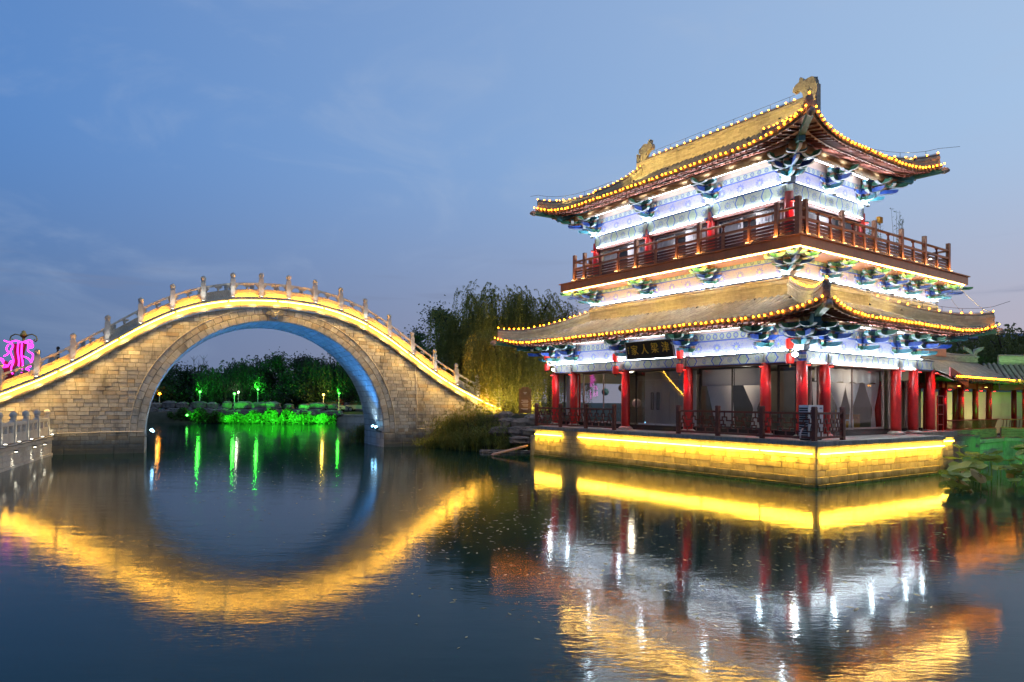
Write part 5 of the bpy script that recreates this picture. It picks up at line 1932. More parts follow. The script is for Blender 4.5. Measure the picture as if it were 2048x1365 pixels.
WHITE = (0.74, 0.89, 1.0)
wp = []
for t in OUT_T:
    wp.append(('L', 1.5, t, 5.02, 0.34, 'lower'))
for s in LOW_R[1:]:
    wp.append(('R', 1.5, s, 5.02, 0.34, 'lower'))
for t in UP_T:
    wp.append(('L', 3.1, t, 8.36, 0.34, 'middle'))
    wp.append(('L', 3.1, t, 12.26, 0.34, 'upper'))
for s in MID_R[1:]:
    wp.append(('R', 3.1, s, 8.36, 0.34, 'middle'))
for s in UP_R[1:]:
    wp.append(('R', 3.1, s, 12.26, 0.34, 'upper'))
for face, base, a, z, o, tier in wp:
    s, t = face_xy(face, base, a, o)
    e = {'lower': 480, 'middle': 440, 'upper': 600}[tier]
    glow('bracket_floodlight', 'small white floodlight washing a bracket set of the ' + tier + ' tier', 'floodlight', PF, (s, t, z), RL if face == 'L' else RR, 'lamp_white', e * 0.5, WHITE, 0.06, (0, 0.06, 0.14), 'white floodlights under the ' + tier + ' brackets')
# starry bright work light at the near corner
T = thing('work_light', 'dazzling bare white floodlight at the near corner beside the lanterns', 'floodlight', PF.w(0.82, 1.35, 4.86), PF.yaw)
MB().box((0, 0, 0), (0.1, 0.24, 0.2)).build('housing', 'dark_metal', T)
MB().lathe([(0.0, -0.1), (0.09, -0.05), (0.12, 0), (0.09, 0.05), (0, 0.1)], (-0.1, -0.05, 0), 10).build('lens', 'lamp_white', T)
light('POINT', T, (-0.25, -0.1, 0.0), 36, (1.0, 0.97, 0.9), 0.08)
T = thing('work_light', 'bare white floodlight at the far left corner of the pavilion', 'floodlight', PF.w(1.0, 16.2, 4.78), PF.yaw)
MB().box((0, 0, 0), (0.1, 0.24, 0.2)).build('housing', 'dark_metal', T)
MB().lathe([(0.0, -0.07), (0.06, -0.04), (0.08, 0), (0.06, 0.04), (0, 0.07)], (-0.1, 0, 0), 10).build('lens', 'lamp_white', T)
light('POINT', T, (-0.22, 0, 0.0), 12, (1.0, 0.97, 0.9), 0.08)

# LED runs: along the beam tops and under the purlins
for lab, face, base, bl, z, o, mat in (
        ('white light strip along the lower painted beam facing the bridge', 'L', 1.5, bays(OUT_T), 5.09, 0.185, 'led_white'),
        ('white light strip along the lower painted beam of the side face', 'R', 1.5, bays(LOW_R), 5.09, 0.185, 'led_white'),
        ('white light strip below the balcony frieze facing the bridge', 'L', 3.1, bays(UP_T), 8.43, 0.10, 'led_white'),
        ('white light strip below the balcony frieze of the side face', 'R', 3.1, bays(MID_R), 8.43, 0.10, 'led_white'),
        ('white light strip along the upper painted beam facing the bridge', 'L', 3.1, bays(UP_T), 12.35, 0.165, 'led_white'),
        ('white light strip along the upper painted beam of the side face', 'R', 3.1, bays(UP_R), 12.35, 0.165, 'led_white'),
        ('white light strip under the lower eave purlin facing the bridge', 'L', 1.5, bays(OUT_T), 6.12, 0.6, 'led_white'),
        ('white light strip under the lower eave purlin of the side face', 'R', 1.5, bays(LOW_R), 6.12, 0.6, 'led_white'),
        ('white light strip under the upper eave purlin facing the bridge', 'L', 3.1, bays(UP_T), 13.32, 0.6, 'led_white'),
        ('white light strip under the upper eave purlin of the side face', 'R', 3.1, bays(UP_R), 13.32, 0.6, 'led_white'),
        ('white light strip washing the upper painted beam facing the bridge', 'L', 3.1, bays(UP_T), 11.63, 0.24, 'led_white'),
        ('white light strip washing the upper painted beam of the side face', 'R', 3.1, bays(UP_S), 11.63, 0.24, 'led_white'),
        ('white light strip washing the lower painted beam of the side face', 'R', 1.5, bays(OUT_S), 4.60, 0.24, 'led_white')):
    T = thing('led_strip', lab, 'light strip', PF.o, PF.yaw)
    for a, b in bl:
        g = 0.55 if z in (6.12, 13.32) else 0.3
        if z in (6.12, 13.32):
            n_ = max(1, int((b - a) / 1.3))
            for q in range(n_):
                s_, t_ = face_xy(face, base, a + (b - a) * (q + 0.5) / n_, o + 0.68)
                light('SPOT', T, (s_, t_, z - 0.22), 190, WHITE, 0.05, 150, 0.8, aim=(-0.55, 0, 1) if face == 'L' else (0, -0.55, 1))  # added soffit spots outside the strip, without a fixture
        if b - a > 2 * g + 0.2:
            fbox(MB(), face, base, a + g, b - g, z - 0.012, z + 0.012, o - 0.012, o + 0.012).build('strip_segment', mat, T)
# cream line under the slab edge: lights the lower roof
T = thing('led_strip', 'cream light strip under the edge of the balcony slab', 'light strip', PF.o, PF.yaw)
for a, b in ((1.8, 5.4), (5.5, 9.1), (9.2, 12.8), (12.9, 16.4)):
    fbox(MB(), 'L', 1.67, a, b, 9.21, 9.235, -0.14, -0.11).build('strip_segment', 'led_cream', T)
for a, b in ((1.8, 5.4), (5.5, 9.1), (9.2, 12.8), (12.9, 16.7)):
    fbox(MB(), 'R', 1.67, a, b, 9.21, 9.235, -0.14, -0.11).build('strip_segment', 'led_cream', T)

RED = (1.0, 0.02, 0.012)
for (s, t) in gpos[:10]:
    ds, dt = (-0.30, 0.0) if s == 1.5 else (0.0, -0.30)
    if (s, t) == (1.5, 1.5):
        ds, dt = -0.05, -0.32
    T = fixture('column_spotlight', 'red spotlight shining down a ground floor column', 'spotlight', PF, (s + ds, t + dt, 4.52), 0, 'lamp_red', False, 280, RED, 0.03, 50, (-ds * 0.22, -dt * 0.22, -1), 'red spotlights on the ground floor columns', off=0.1)
for (s, t) in upos[:4] + [(8.9, 3.1)]:
    ds, dt = (-0.27, 0.0) if s == 3.1 else (0.0, -0.27)
    if (s, t) == (3.1, 3.1):
        ds, dt = -0.12, -0.27
    T = fixture('column_spotlight', 'red spotlight shining down an upper floor column', 'spotlight', PF, (s + ds, t + dt, 11.5), 0, 'lamp_red', False, 280, RED, 0.03, 50, (-ds * 0.25, -dt * 0.25, -1), 'red spotlights on the upper floor columns', off=0.1)
WARM = (1.0, 0.50, 0.13)
seen = set()
for face, a, k in uplights:
    s, t = face_xy(face, RS, a, 0.14) if face == 'L' else face_xy(face, RT, a, 0.14)
    glow('balcony_uplight', 'small amber uplight at the foot of a balcony railing post', 'uplight', PF, (s, t, Z0 + 0.05), RL if face == 'L' else RR, 'lamp_warm', 17, WARM, 0.02, (0, 0.05, 0.09), 'amber uplights along the balcony')
# yellow floods on the roofs
for lab, loc, aim, e in (
        ('yellow roof floodlight at the far left tip of the lower roof', (0.1, 18.2, 6.95), (0.12, -1.0, 0.02), 520),
        ('yellow roof floodlight beside the hip at the near corner of the lower roof', (-0.2, 0.9, 6.9), (0.5, -0.3, 0.35), 110),
        ('yellow roof floodlight at the right tip of the lower roof', (12.0, 0.0, 7.0), (-1.0, 0.12, 0.02), 480),
        ('yellow roof floodlight at the far left tip of the upper roof', (1.5, 16.5, 14.45), (0.35, -1.0, 0.1), 520),
        ('yellow roof floodlight near the left end of the main ridge', (4.7, 13.6, 15.95), (0.8, 0.35, 0.7), 260),
        ('yellow roof floodlight near the right end of the main ridge', (4.7, 4.6, 15.95), (0.8, -0.35, 0.7), 260),
        ('yellow roof floodlight at the right tip of the upper roof', (10.4, 1.4, 14.35), (-0.2, 0.6, 0.4), 100)):
    roof_flood(lab, loc, e, (1.0, 0.72, 0.22), 0.05, 150, aim, 'yellow floodlights on the roof tiles')
for k, t in enumerate((5.5, 7.9, 10.3, 12.7)):  # extra floods put in to brighten the main ridge
    roof_flood('added yellow floodlight brightening the main ridge from below', (3.6, t, 15.0), 270, (1.0, 0.62, 0.13), 0.05, 150, (0.8, 0, 0.45), 'added yellow floodlights below the main ridge')
for k, t in enumerate((3.6, 6.6, 9.6, 12.6)):  # extra floods put in to brighten the skirt ridge
    roof_flood('added yellow floodlight on the lower roof brightening the skirt ridge', (1.5, t, 7.3), 70, (1.0, 0.68, 0.18), 0.05, 95, (0.85, 0, 0.42), 'added yellow floodlights on the lower roof')
for k, s in enumerate((3.8, 6.6, 9.4)):  # the same added floods for the side face
    roof_flood('added yellow floodlight on the side slope brightening the skirt ridge', (s, 1.5, 7.3), 70, (1.0, 0.68, 0.18), 0.05, 95, (0, 0.85, 0.42), 'added yellow floodlights on the side slope')

# ================================================================ strings of amber bulbs
bulb_me = MB().lathe([(0.004, -0.034), (0.023, -0.024), (0.032, 0.0), (0.023, 0.024), (0.004, 0.034)], n=8).mesh('bulb', 'bulb_amber', True)


def bulb_string(label, pts, pitch=0.275, drop=0.0):
    pts = [PF.w(*p) for p in pts]
    T = thing('string_lights', label, 'string lights', pts[0])
    o = pts[0]
    L = [0.0]
    for a, b in zip(pts, pts[1:]):
        L.append(L[-1] + (b - a).length)
    tot = L[-1]
    n = int(tot / pitch)
    MB().tube([p - o for p in pts], 0.008, 4).build('cable', 'dark_metal', T)
    r = random.Random(int(tot * 1000))
    for i in range(n + 1):
        x = min(tot - 1e-6, max(0, i * tot / n + r.uniform(-0.05, 0.05)))
        for k in range(len(pts) - 1):
            if x <= L[k + 1]:
                p = pts[k].lerp(pts[k + 1], (x - L[k]) / (L[k + 1] - L[k]))
                break
        put('bulb', bulb_me, T, p - o + Vector((r.uniform(-.01, .01), r.uniform(-.01, .01), -drop + r.uniform(-.015, .015))))
    return T


def eave_line(P, I, side, a0, a1, amin, amax, n=60):
    out = []
    for i in range(n + 1):
        a = a0 + (a1 - a0) * i / n
        c = min(a - amin, amax - a)
        out.append(P(side, a, I(max(c, 0)) - 0.14, 0.03))
    return out


bulb_string('amber bulb string along the lower eave facing the bridge', eave_line(LP, LI, 'L', -0.9, 19.1, -1, 19.2))
bulb_string('amber bulb string along the lower eave of the side face', eave_line(LP, LI, 'R', -0.7, 12.9, -1, 13))
bulb_string('amber bulb string along the upper eave facing the bridge', eave_line(UPf, UI, 'L', 0.7, 17.5, 0.6, 17.6))
bulb_string('amber bulb string along the upper eave of the side face', eave_line(UPf, UI, 'R', 0.8, 11.3, 0.6, 11.4))


def ridge_line(key, dz=0.16, x0=0.0, x1=None, n=24):
    at, hf, tot = RIDGES[key]
    x1 = tot if x1 is None else x1
    return [tuple(at(x0 + (x1 - x0) * i / n) + Vector((0, 0, hf(x0 + (x1 - x0) * i / n) + dz))) for i in range(n + 1)]


bulb_string('amber bulb string on top of the main ridge', ridge_line('main', 0.2, 1.2, 10.0), 0.42)
bulb_string('amber bulb string down the left gable ridge of the upper roof', ridge_line('chui_l'), 0.34)
bulb_string('amber bulb string down the right gable ridge of the upper roof', ridge_line('chui_c'), 0.34)
bulb_string('amber bulb string on the left hip of the upper roof', ridge_line('up_l'), 0.34)
bulb_string('amber bulb string on the near hip of the upper roof', ridge_line('up_c'), 0.34)
bulb_string('amber bulb string on the right hip of the upper roof', ridge_line('up_r'), 0.45)
bulb_string('amber bulb string on the left hip of the lower roof', ridge_line('low_l'), 0.3)
bulb_string('amber bulb string on the near hip of the lower roof', ridge_line('low_c'), 0.3)
bulb_string('amber bulb string on the right hip of the lower roof', ridge_line('low_r'), 0.42)
# lightning-protection wire over the main ridge
def wire(label, pts, stand=True):
    pts = [PF.w(*p) for p in pts]
    m = MB()
    m.tube([p - pts[0] for p in pts], 0.009, 4)
    if stand:
        for p in pts[1:-1:2]:
            m.bar(p - pts[0], p - pts[0] + Vector((0, 0, -0.26)), 0.014)
    return tag(m.build('lightning_wire', 'dark_metal', None, loc=pts[0]), label, 'wire')


wire('thin lightning wire on short stems above the main ridge', ridge_line('main', 0.42, 0.9, 10.3, 18))
wire('thin lightning wire above the left hip of the upper roof', ridge_line('up_l', 0.38, 0, None, 8) + [(0.5, 17.9, 14.85)])
wire('thin lightning wire above the left hip of the lower roof', ridge_line('low_l', 0.38, 0, None, 10))
wire('thin lightning wire above the right hip of the lower roof', ridge_line('low_r', 0.36, 2.0, None, 8) + [(13.6, -1.3, 7.75)])
wire('thin lightning wire above the right hip of the upper roof', ridge_line('up_r', 0.36, 1.0, None, 6) + [(12.2, 0.2, 15.0)])
wire('slack cable from the balcony slab to the right tip of the lower roof', [(16.2, 1.9, 9.2), (15.0, 1.0, 8.4), (13.6, -0.2, 7.5), (12.9, -0.8, 7.25)], False)
wire('second slack cable from the balcony brackets to the right hip of the lower roof', [(15.8, 2.3, 8.9), (14.2, 1.2, 7.9), (13.0, 0.4, 7.3)], False)

# small square yellow lamp and planting on the balcony
T = thing('balcony_lamp', 'square yellow lamp box on a balcony railing post', 'lamp', PF.w(8.35, 1.95, Z0 + 1.5), PF.yaw)
MB().box((0, 0, 0.12), (0.3, 0.14, 0.24)).build('shade', 'lamp_soft', T) if False else MB().box((0, 0, 0.14), (0.3, 0.14, 0.26)).build('shade', 'sofa_cloth', T)
MB().bar((0, 0, -0.1), (0, 0, 0.02), 0.05).build('stem', 'dark_metal', T)
T = fixture('balcony_floodlight', 'bright warm lamp hanging on the balcony railing at the right', 'lamp', PF, (12.75, 1.72, Z0 + 0.42), RR, 'lamp_soft', False, 10, (1.0, 0.85, 0.5), 0.04, 160, (0, 0.2, -1))
for k, (s, t, h) in enumerate(((9.8, 3.2, 2.2), (11.2, 3.4, 2.4), (12.2, 3.0, 2.9), (10.5, 3.6, 1.9))):
    T = thing('bamboo_plant', ('tall', 'wispy', 'tallest', 'short')[k] + ' potted bamboo with bare stems on the right part of the balcony', 'plant', PF.w(s, t, Z0), PF.yaw, 'potted bamboo on the balcony')
    MB().lathe([(0.18, 0), (0.24, 0.35), (0.2, 0.36)], n=10).build('pot', 'dark_metal', T)
    st_ = MB()
    lf = MB()
    r = random.Random(k + 40)
    for j in range(7):
        dx, dy = r.uniform(-.35, .35), r.uniform(-.2, .2)
        hh = h * r.uniform(0.75, 1.05)
        st_.tube([(dx * 0.3, dy * 0.3, 0.3), (dx * 0.7, dy * 0.7, hh * 0.6), (dx, dy, hh)], [0.014, 0.01, 0.004], 4)
        for q in range(16):
            f = r.uniform(0.25, 1.0)
            p = Vector((dx * f, dy * f, hh * f))
            v = Vector((r.uniform(-1, 1), r.uniform(-1, 1), r.uniform(0.1, 0.7))).normalized() * r.uniform(0.12, 0.26)
            sd_ = v.cross(Vector((r.random(), r.random(), r.random()))).normalized() * 0.014
            lf.add([p, p + v * 0.5 + sd_, p + v, p + v * 0.5 - sd_], [(0, 1, 2, 3)])
    st_.build('stem', 'bark', T)
    lf.build('foliage', 'leaf_dark', T)

# ================================================================ banks
land('left_bank', [(-16.0, 15.0), (-20.5, 27.4), (-24.1, 35.8), (-30.0, 33.2)], [(-60, 10), (-60, 22), (-60, 30), (-60, 32)], 'paving', 0.96, 0.3, -0.5, 0.02, 1)
land('far_left_bank', [(-30.5, 38.0), (-32.0, 46.0), (-40.0, 60.0), (-50.0, 78.0), (-55, 84)], [(-160, 36), (-160, 50), (-160, 70), (-160, 90), (-160, 120)], 'soil', 1.3, 1.2, -0.5, 0.15, 2)
land('far_bank', [(-70, 84), (-41.5, 84.0), (-31, 85.5), (-25.5, 88.0), (-24, 93), (-14, 95)], [(-320, 700), (-200, 900), (-60, 1100), (100, 1100), (260, 900), (380, 700)], 'soil', 1.35, 1.2, -0.5, 0.2, 3)


def rb(x, y):
    d = math.hypot(x - 0.5, y - 44.5)
    return 1.25 + 1.0 * math.exp(-(d / 6.0) ** 2)


land('right_bank', [(-14.5, 96), (-12.5, 70), (-9.5, 52.5), (-7.0, 48.6), (-6.2, 45.6), (-4.2, 43.4), (-1.9, 41.2), (1.3, 39.6), (1.6, 38.2), (9, 43), (16, 40), (22.0, 34.2), (27.0, 38.6), (36, 34), (46, 32)],
     [(-10, 300), (0, 300), (20, 300), (40, 250), (60, 200), (80, 160), (100, 120), (110, 90), (120, 60)], 'soil', rb, 1.0, -0.5, 0.12, 4)

# ================================================================ lakeside wall and balustrade at the left
SW0, SW1 = Vector((-24.15, 35.85, 0)), Vector((-15.6, 15.9, 0))
swd = (SW1 - SW0)
SL = swd.length
swy = math.atan2(swd.y, swd.x)
SF = Frame(SW0, swy)
sw = thing('lake_wall', 'low grey stone lake wall running along the left shore to the bridge', 'wall', SW0, swy)
side = 1.0      # local +y is the lake side when the wall runs towards the camera
smap = lambda u, v, w: (u, w, v)
MB().box((SL / 2, -0.4, 0.2), (SL, 0.78, 1.45)).build('wall_core', 'bridge_core', sw)
blk = []
r = random.Random(21)
for za, zb, pr in ((-0.25, 0.12, 0.10), (0.12, 0.36, 0.05), (0.36, 0.58, 0.05), (0.58, 0.78, 0.05)):
    x = 0.0
    while x < SL:
        e = min(SL, x + r.choice((0.5, 0.65, 0.8)))
        blk.append(MB().stone([(x + .007, za + .006), (e - .007, za + .006), (e - .007, zb - .006), (x + .007, zb - .006)], smap, pr + r.uniform(-.005, .006), 0.012))
        x = e
pieces(sw, SF, 'stone_block', 'stone_block_rest', blk, 'pale_stone', 200)
x = 0.0
while x < SL:
    e = min(SL, x + 1.2)
    MB().stone([(x + .006, 0.80), (e - .006, 0.80), (e - .006, 1.0), (x + .006, 1.0)], smap, 0.12, 0.015).build('coping_slab', 'pale_stone', sw)
    x = e
bp_me = MB().box((0, 0, 0.5), (0.24, 0.24, 1.0)).box((0, 0, 1.03), (0.16, 0.16, 0.06)).mesh('balustrade_post', 'pale_stone')
bc_me = MB().lathe([(0.07, 1.05), (0.13, 1.07), (0.13, 1.10), (0.09, 1.11), (0.13, 1.16), (0.155, 1.25), (0.13, 1.34), (0.06, 1.39), (0.01, 1.40)], n=12).mesh('post_ball', 'pale_stone', True)
PW = 2.12
panel = MB()
for a, b, z0, z1 in ((0.12, PW - 0.12, 0.03, 0.46), (0.12, PW - 0.12, 0.78, 0.92), (0.12, 0.34, 0.46, 0.78), (PW - 0.34, PW - 0.12, 0.46, 0.78), (PW / 2 - 0.14, PW / 2 + 0.14, 0.46, 0.78)):
    panel.box(((a + b) / 2, 0, (z0 + z1) / 2), (b - a, 0.14, z1 - z0))
panel_me = panel.mesh('balustrade_panel', 'pale_stone')
vase2 = MB()
for u in (0.34 + (PW / 2 - 0.48) / 2, PW - 0.34 - (PW / 2 - 0.48) / 2):
    vase2.lathe([(0.045, 0.46), (0.07, 0.52), (0.035, 0.6), (0.07, 0.7), (0.1, 0.78)], (u, 0, 0), 8)
vase2_me = vase2.mesh('vase', 'carved_stone', True)
bt = thing('lake_balustrade', 'grey stone balustrade with ball-topped posts on the left lake wall', 'balustrade', SF.w(0, -0.18, 1.0), swy)
k = 0
x = 0.14
while x < SL:
    p = put('balustrade_post', bp_me, bt, (x, 0, 0))
    put('post_ball', bc_me, p)
    if x + PW < SL:
        q = put('balustrade_panel', panel_me, bt, (x, 0, 0))
        put('vase', vase2_me, q)
    if x < 14:
        fixture('wall_uplight', 'small warm uplight at the foot of a lake wall balustrade post', 'uplight', SF, (x, 0.06, 1.03), 0, 'lamp_soft', True, 12.0, (1.0, 0.88, 0.6), 0.02, 60, (0, -0.22, 1), 'uplights along the lake wall', off=0.06)
    x += PW
    k += 1
for k, xx in enumerate((2.4, 4.4, 7.6)):
    fixture('wall_downlight', 'small white lamp clipped under the lake wall coping', 'downlight', SF, (xx, 0.20, 0.74), 0, 'lamp_soft', False, 40, (1.0, 0.93, 0.75), 0.03, 60, (0, -0.14, -1), 'white lamps under the lake wall coping', off=0.07)
cb = MB().tube([(i * 0.5, 0.15, 0.99 - 0.04 * abs(math.sin(i * 1.1))) for i in range(40)], 0.018, 5)
tag(cb.build('power_cable', 'dark_metal', None, loc=SW0, rot=swy), 'dark cable sagging along the coping of the left lake wall', 'cable')

# ================================================================ neon sculpture and lamp post behind the left end of the bridge
c = unproject(38, 740, 46.0)
ns = thing('neon_sculpture', 'red festival figure outlined in magenta neon tubes behind the bridge', 'sculpture', (c.x, c.y, 1.2))
zb = c.z - 1.2
body = MB()
body.prism([(-0.3, -0.9), (0.3, -0.9), (0.22, 0.9), (0.42, 1.75), (-0.38, 1.75), (-0.25, 0.9)], lambda u, v, w: (u, w, zb + v), -0.12, 0.12)
body.prism([(-3.2, -1.6), (-0.5, -1.6), (-0.4, 0.2), (-0.9, 0.6), (-1.6, -0.2), (-2.4, 0.0), (-3.2, -0.6)], lambda u, v, w: (u, w, zb + v), -0.1, 0.1)
body.bar((0, 0, 0), (0, 0, zb), 0.25)
body.build('body', 'kiosk_red', ns)


def squig(pts):
    P = [Vector((u, -0.18, zb + v)) for u, v in pts]
    Q = []
    for i in range(len(P) - 1):
        a_, b_, c_, d_ = P[max(0, i - 1)], P[i], P[i + 1], P[min(len(P) - 1, i + 2)]
        for j in range(5):
            t_ = j / 5
            Q.append(0.5 * ((2 * b_) + (c_ - a_) * t_ + (2 * a_ - 5 * b_ + 4 * c_ - d_) * t_ * t_ + (3 * b_ - a_ - 3 * c_ + d_) * t_ ** 3))
    m = MB().tube(Q + [P[-1]], 0.045, 6)
    m.build('neon_tube', 'neon_magenta', ns)


squig([(-0.5, 1.8), (-0.3, 1.6), (-0.45, 1.2), (-0.25, 0.6), (-0.4, 0.1), (-0.3, -0.3)])
squig([(0.05, 1.9), (0.02, 1.2), (0.12, 0.5), (0.0, -0.2)])
squig([(0.3, 1.9), (0.28, 1.0), (0.38, 0.4), (0.3, -0.2)])
squig([(0.5, 1.8), (0.85, 1.7), (0.7, 1.3), (1.05, 1.0), (0.9, 0.4), (0.6, 0.0)])
squig([(-0.6, 1.7), (-0.75, 1.4), (-0.6, 1.1), (-0.9, 0.9)])
squig([(-0.9, 1.95), (-0.55, 1.85), (-0.1, 1.95), (0.3, 1.85), (0.8, 1.98), (1.0, 1.85)])
squig([(0.4, 0.9), (0.8, 0.7), (1.0, 0.3), (0.7, 0.1), (0.95, -0.3), (0.6, -0.6)])
squig([(-0.4, 0.6), (-0.7, 0.2), (-1.2, 0.1), (-1.5, -0.3)])
for (u, v, rr) in ((-1.1, 0.55, 0.22), (-2.2, -0.25, 0.26), (0.9, 1.6, 0.18), (-2.9, -0.9, 0.24), (-1.5, -0.9, 0.22)):
    squig([(u + rr * (0.4 + 0.6 * i / 14) * math.cos(i * 0.7), v + rr * (0.4 + 0.6 * i / 14) * math.sin(i * 0.7)) for i in range(15)])
squig([(-3.2, -1.2), (-2.6, -0.8), (-2.0, -1.3), (-1.4, -0.8), (-0.9, -1.3)])
squig([(-3.1, -0.5), (-2.4, -0.1), (-1.7, -0.5), (-1.0, 0.3), (-0.6, 0.2)])
squig([(0.2, -1.6), (0.15, -1.0), (0.45, -0.7), (0.5, -1.3), (0.3, -1.6)])
light('POINT', ns, (0, -0.6, zb + 0.8), 14, (1.0, 0.05, 0.7), 0.4)
c = unproject(47, 690, 50.0)
lp = thing('lamp_post', 'ornate gold lamp post with two scrolled arms behind the left end of the bridge', 'lamp post', (c.x, c.y, 1.2))
zt = unproject(47, 662, 50.0).z - 1.2
MB().tube([(0, 0, 0), (0, 0, zt - 1.0)], [0.12, 0.07], 10).build('pole', 'kiosk_red', lp)
MB().lathe([(0.08, zt - 1.0), (0.22, zt - 0.9), (0.24, zt - 0.84), (0.1, zt - 0.8), (0.09, zt - 0.5), (0.2, zt - 0.4), (0.22, zt - 0.25), (0.12, zt - 0.12), (0.14, zt - 0.05), (0.02, zt + 0.03)], n=12).build('finial', 'gold_metal', lp, True)
for s in (-1, 1):
    MB().tube([(s * 0.08, 0, zt - 0.5), (s * 0.3, 0, zt - 0.32), (s * 0.62, 0, zt - 0.25), (s * 0.92, 0, zt - 0.4), (s * 1.0, 0, zt - 0.65), (s * 0.88, 0, zt - 0.8), (s * 0.76, 0, zt - 0.7), (s * 0.84, 0, zt - 0.6)], 0.045, 6).build('scroll_arm', 'gold_metal', lp, True)
# low dark roof at the far left
c = unproject(10, 745, 60.0)
hb = thing('shore_house', 'low dark tiled house at the far left behind the neon figure', 'house', (c.x - 4, c.y, 1.2))
MB().box((0, 0, 1.6), (9, 5, 3.2)).build('wall', 'far_wall', hb)
MB().prism([(-5.2, 3.15), (5.2, 3.15), (4.0, 4.3), (-4.0, 4.3)], lambda u, v, w: (u, w, v), -3, 3).build('roof', 'far_roof', hb)
# a person crossing the bridge: head and shoulders above the balustrade
pers = thing('person', 'person in dark clothes crossing the left part of the bridge', 'person', BF.w(-4.25, 1.2, deck(-4.25) - 0.02), BF.yaw + R_(90))
pers.scale = (0.74, 0.74, 0.74)


def skinned(name, joints, edges, mat, parent, lv=2):
    me = bpy.data.meshes.new(name)
    me.from_pydata([j[0] for j in joints], edges, [])
    o = put(name, me, parent)
    sk = o.modifiers.new('skin', 'SKIN')
    for i, j in enumerate(joints):
        me.skin_vertices[0].data[i].radius = (j[1], j[1] if len(j) < 3 else j[2])
    me.skin_vertices[0].data[0].use_root = True
    sb_ = o.modifiers.new('sub', 'SUBSURF')
    sb_.levels = sb_.render_levels = lv
    dg = bpy.context.evaluated_depsgraph_get()
    m2 = bpy.data.meshes.new_from_object(o.evaluated_get(dg))
    o.modifiers.clear()
    o.data = m2
    m2.materials.clear()
    m2.materials.append(MATS[mat])
    m2.polygons.foreach_set('use_smooth', [True] * len(m2.polygons))
    return o


var_mat('dark_cloth', (0.03, 0.022, 0.025, 1), (0.05, 0.03, 0.03, 1), 0.9, 9, bump=0.1)
var_mat('skin', (0.45, 0.27, 0.19, 1), (0.40, 0.24, 0.17, 1), 0.6, 9, bump=0.05)
var_mat('hair', (0.015, 0.012, 0.01, 1), (0.02, 0.016, 0.012, 1), 0.5, 20, bump=0.3)
J = [((0, 0, 0.95), 0.15, 0.12), ((0, 0, 1.2), 0.15, 0.11), ((0, 0, 1.4), 0.17, 0.11), ((0, 0, 1.5), 0.06), ((0.0, 0.01, 1.6), 0.075), ((0, 0.01, 1.70), 0.095), ((0, 0.0, 1.78), 0.06),
     ((-0.2, 0, 1.4), 0.07), ((-0.26, 0.03, 1.12), 0.05), ((-0.24, 0.16, 0.92), 0.04), ((-0.23, 0.22, 0.85), 0.035), ((0.2, 0, 1.4), 0.07), ((0.26, -0.03, 1.12), 0.05), ((0.25, 0.02, 0.88), 0.04), ((0.25, 0.05, 0.8), 0.035),
     ((-0.1, 0, 0.88), 0.1), ((-0.11, 0.12, 0.5), 0.07), ((-0.11, 0.08, 0.08), 0.05), ((-0.11, 0.24, 0.04), 0.04), ((0.1, 0, 0.88), 0.1), ((0.11, -0.02, 0.5), 0.07), ((0.11, -0.2, 0.1), 0.05), ((0.11, -0.06, 0.04), 0.04)]
Ed = [(0, 1), (1, 2), (2, 3), (3, 4), (4, 5), (5, 6), (2, 7), (7, 8), (8, 9), (9, 10), (2, 11), (11, 12), (12, 13), (13, 14), (0, 15), (15, 16), (16, 17), (17, 18), (0, 19), (19, 20), (20, 21), (21, 22)]
skinned('body', J, Ed, 'dark_cloth', pers)
MB().lathe([(0.01, -0.11), (0.06, -0.1), (0.095, -0.03), (0.1, 0.04), (0.075, 0.1), (0.01, 0.13)], (0, 0.015, 1.68), 12).build('head', 'skin', pers, True)
MB().lathe([(0.11, -0.06), (0.115, 0.03), (0.085, 0.11), (0.01, 0.145)], (0, -0.015, 1.69), 12).build('hair', 'hair', pers, True)


# ================================================================ trees
def tree_obj(name, label, base, group=None):
    return thing(name, label, 'tree', base, 0, group)


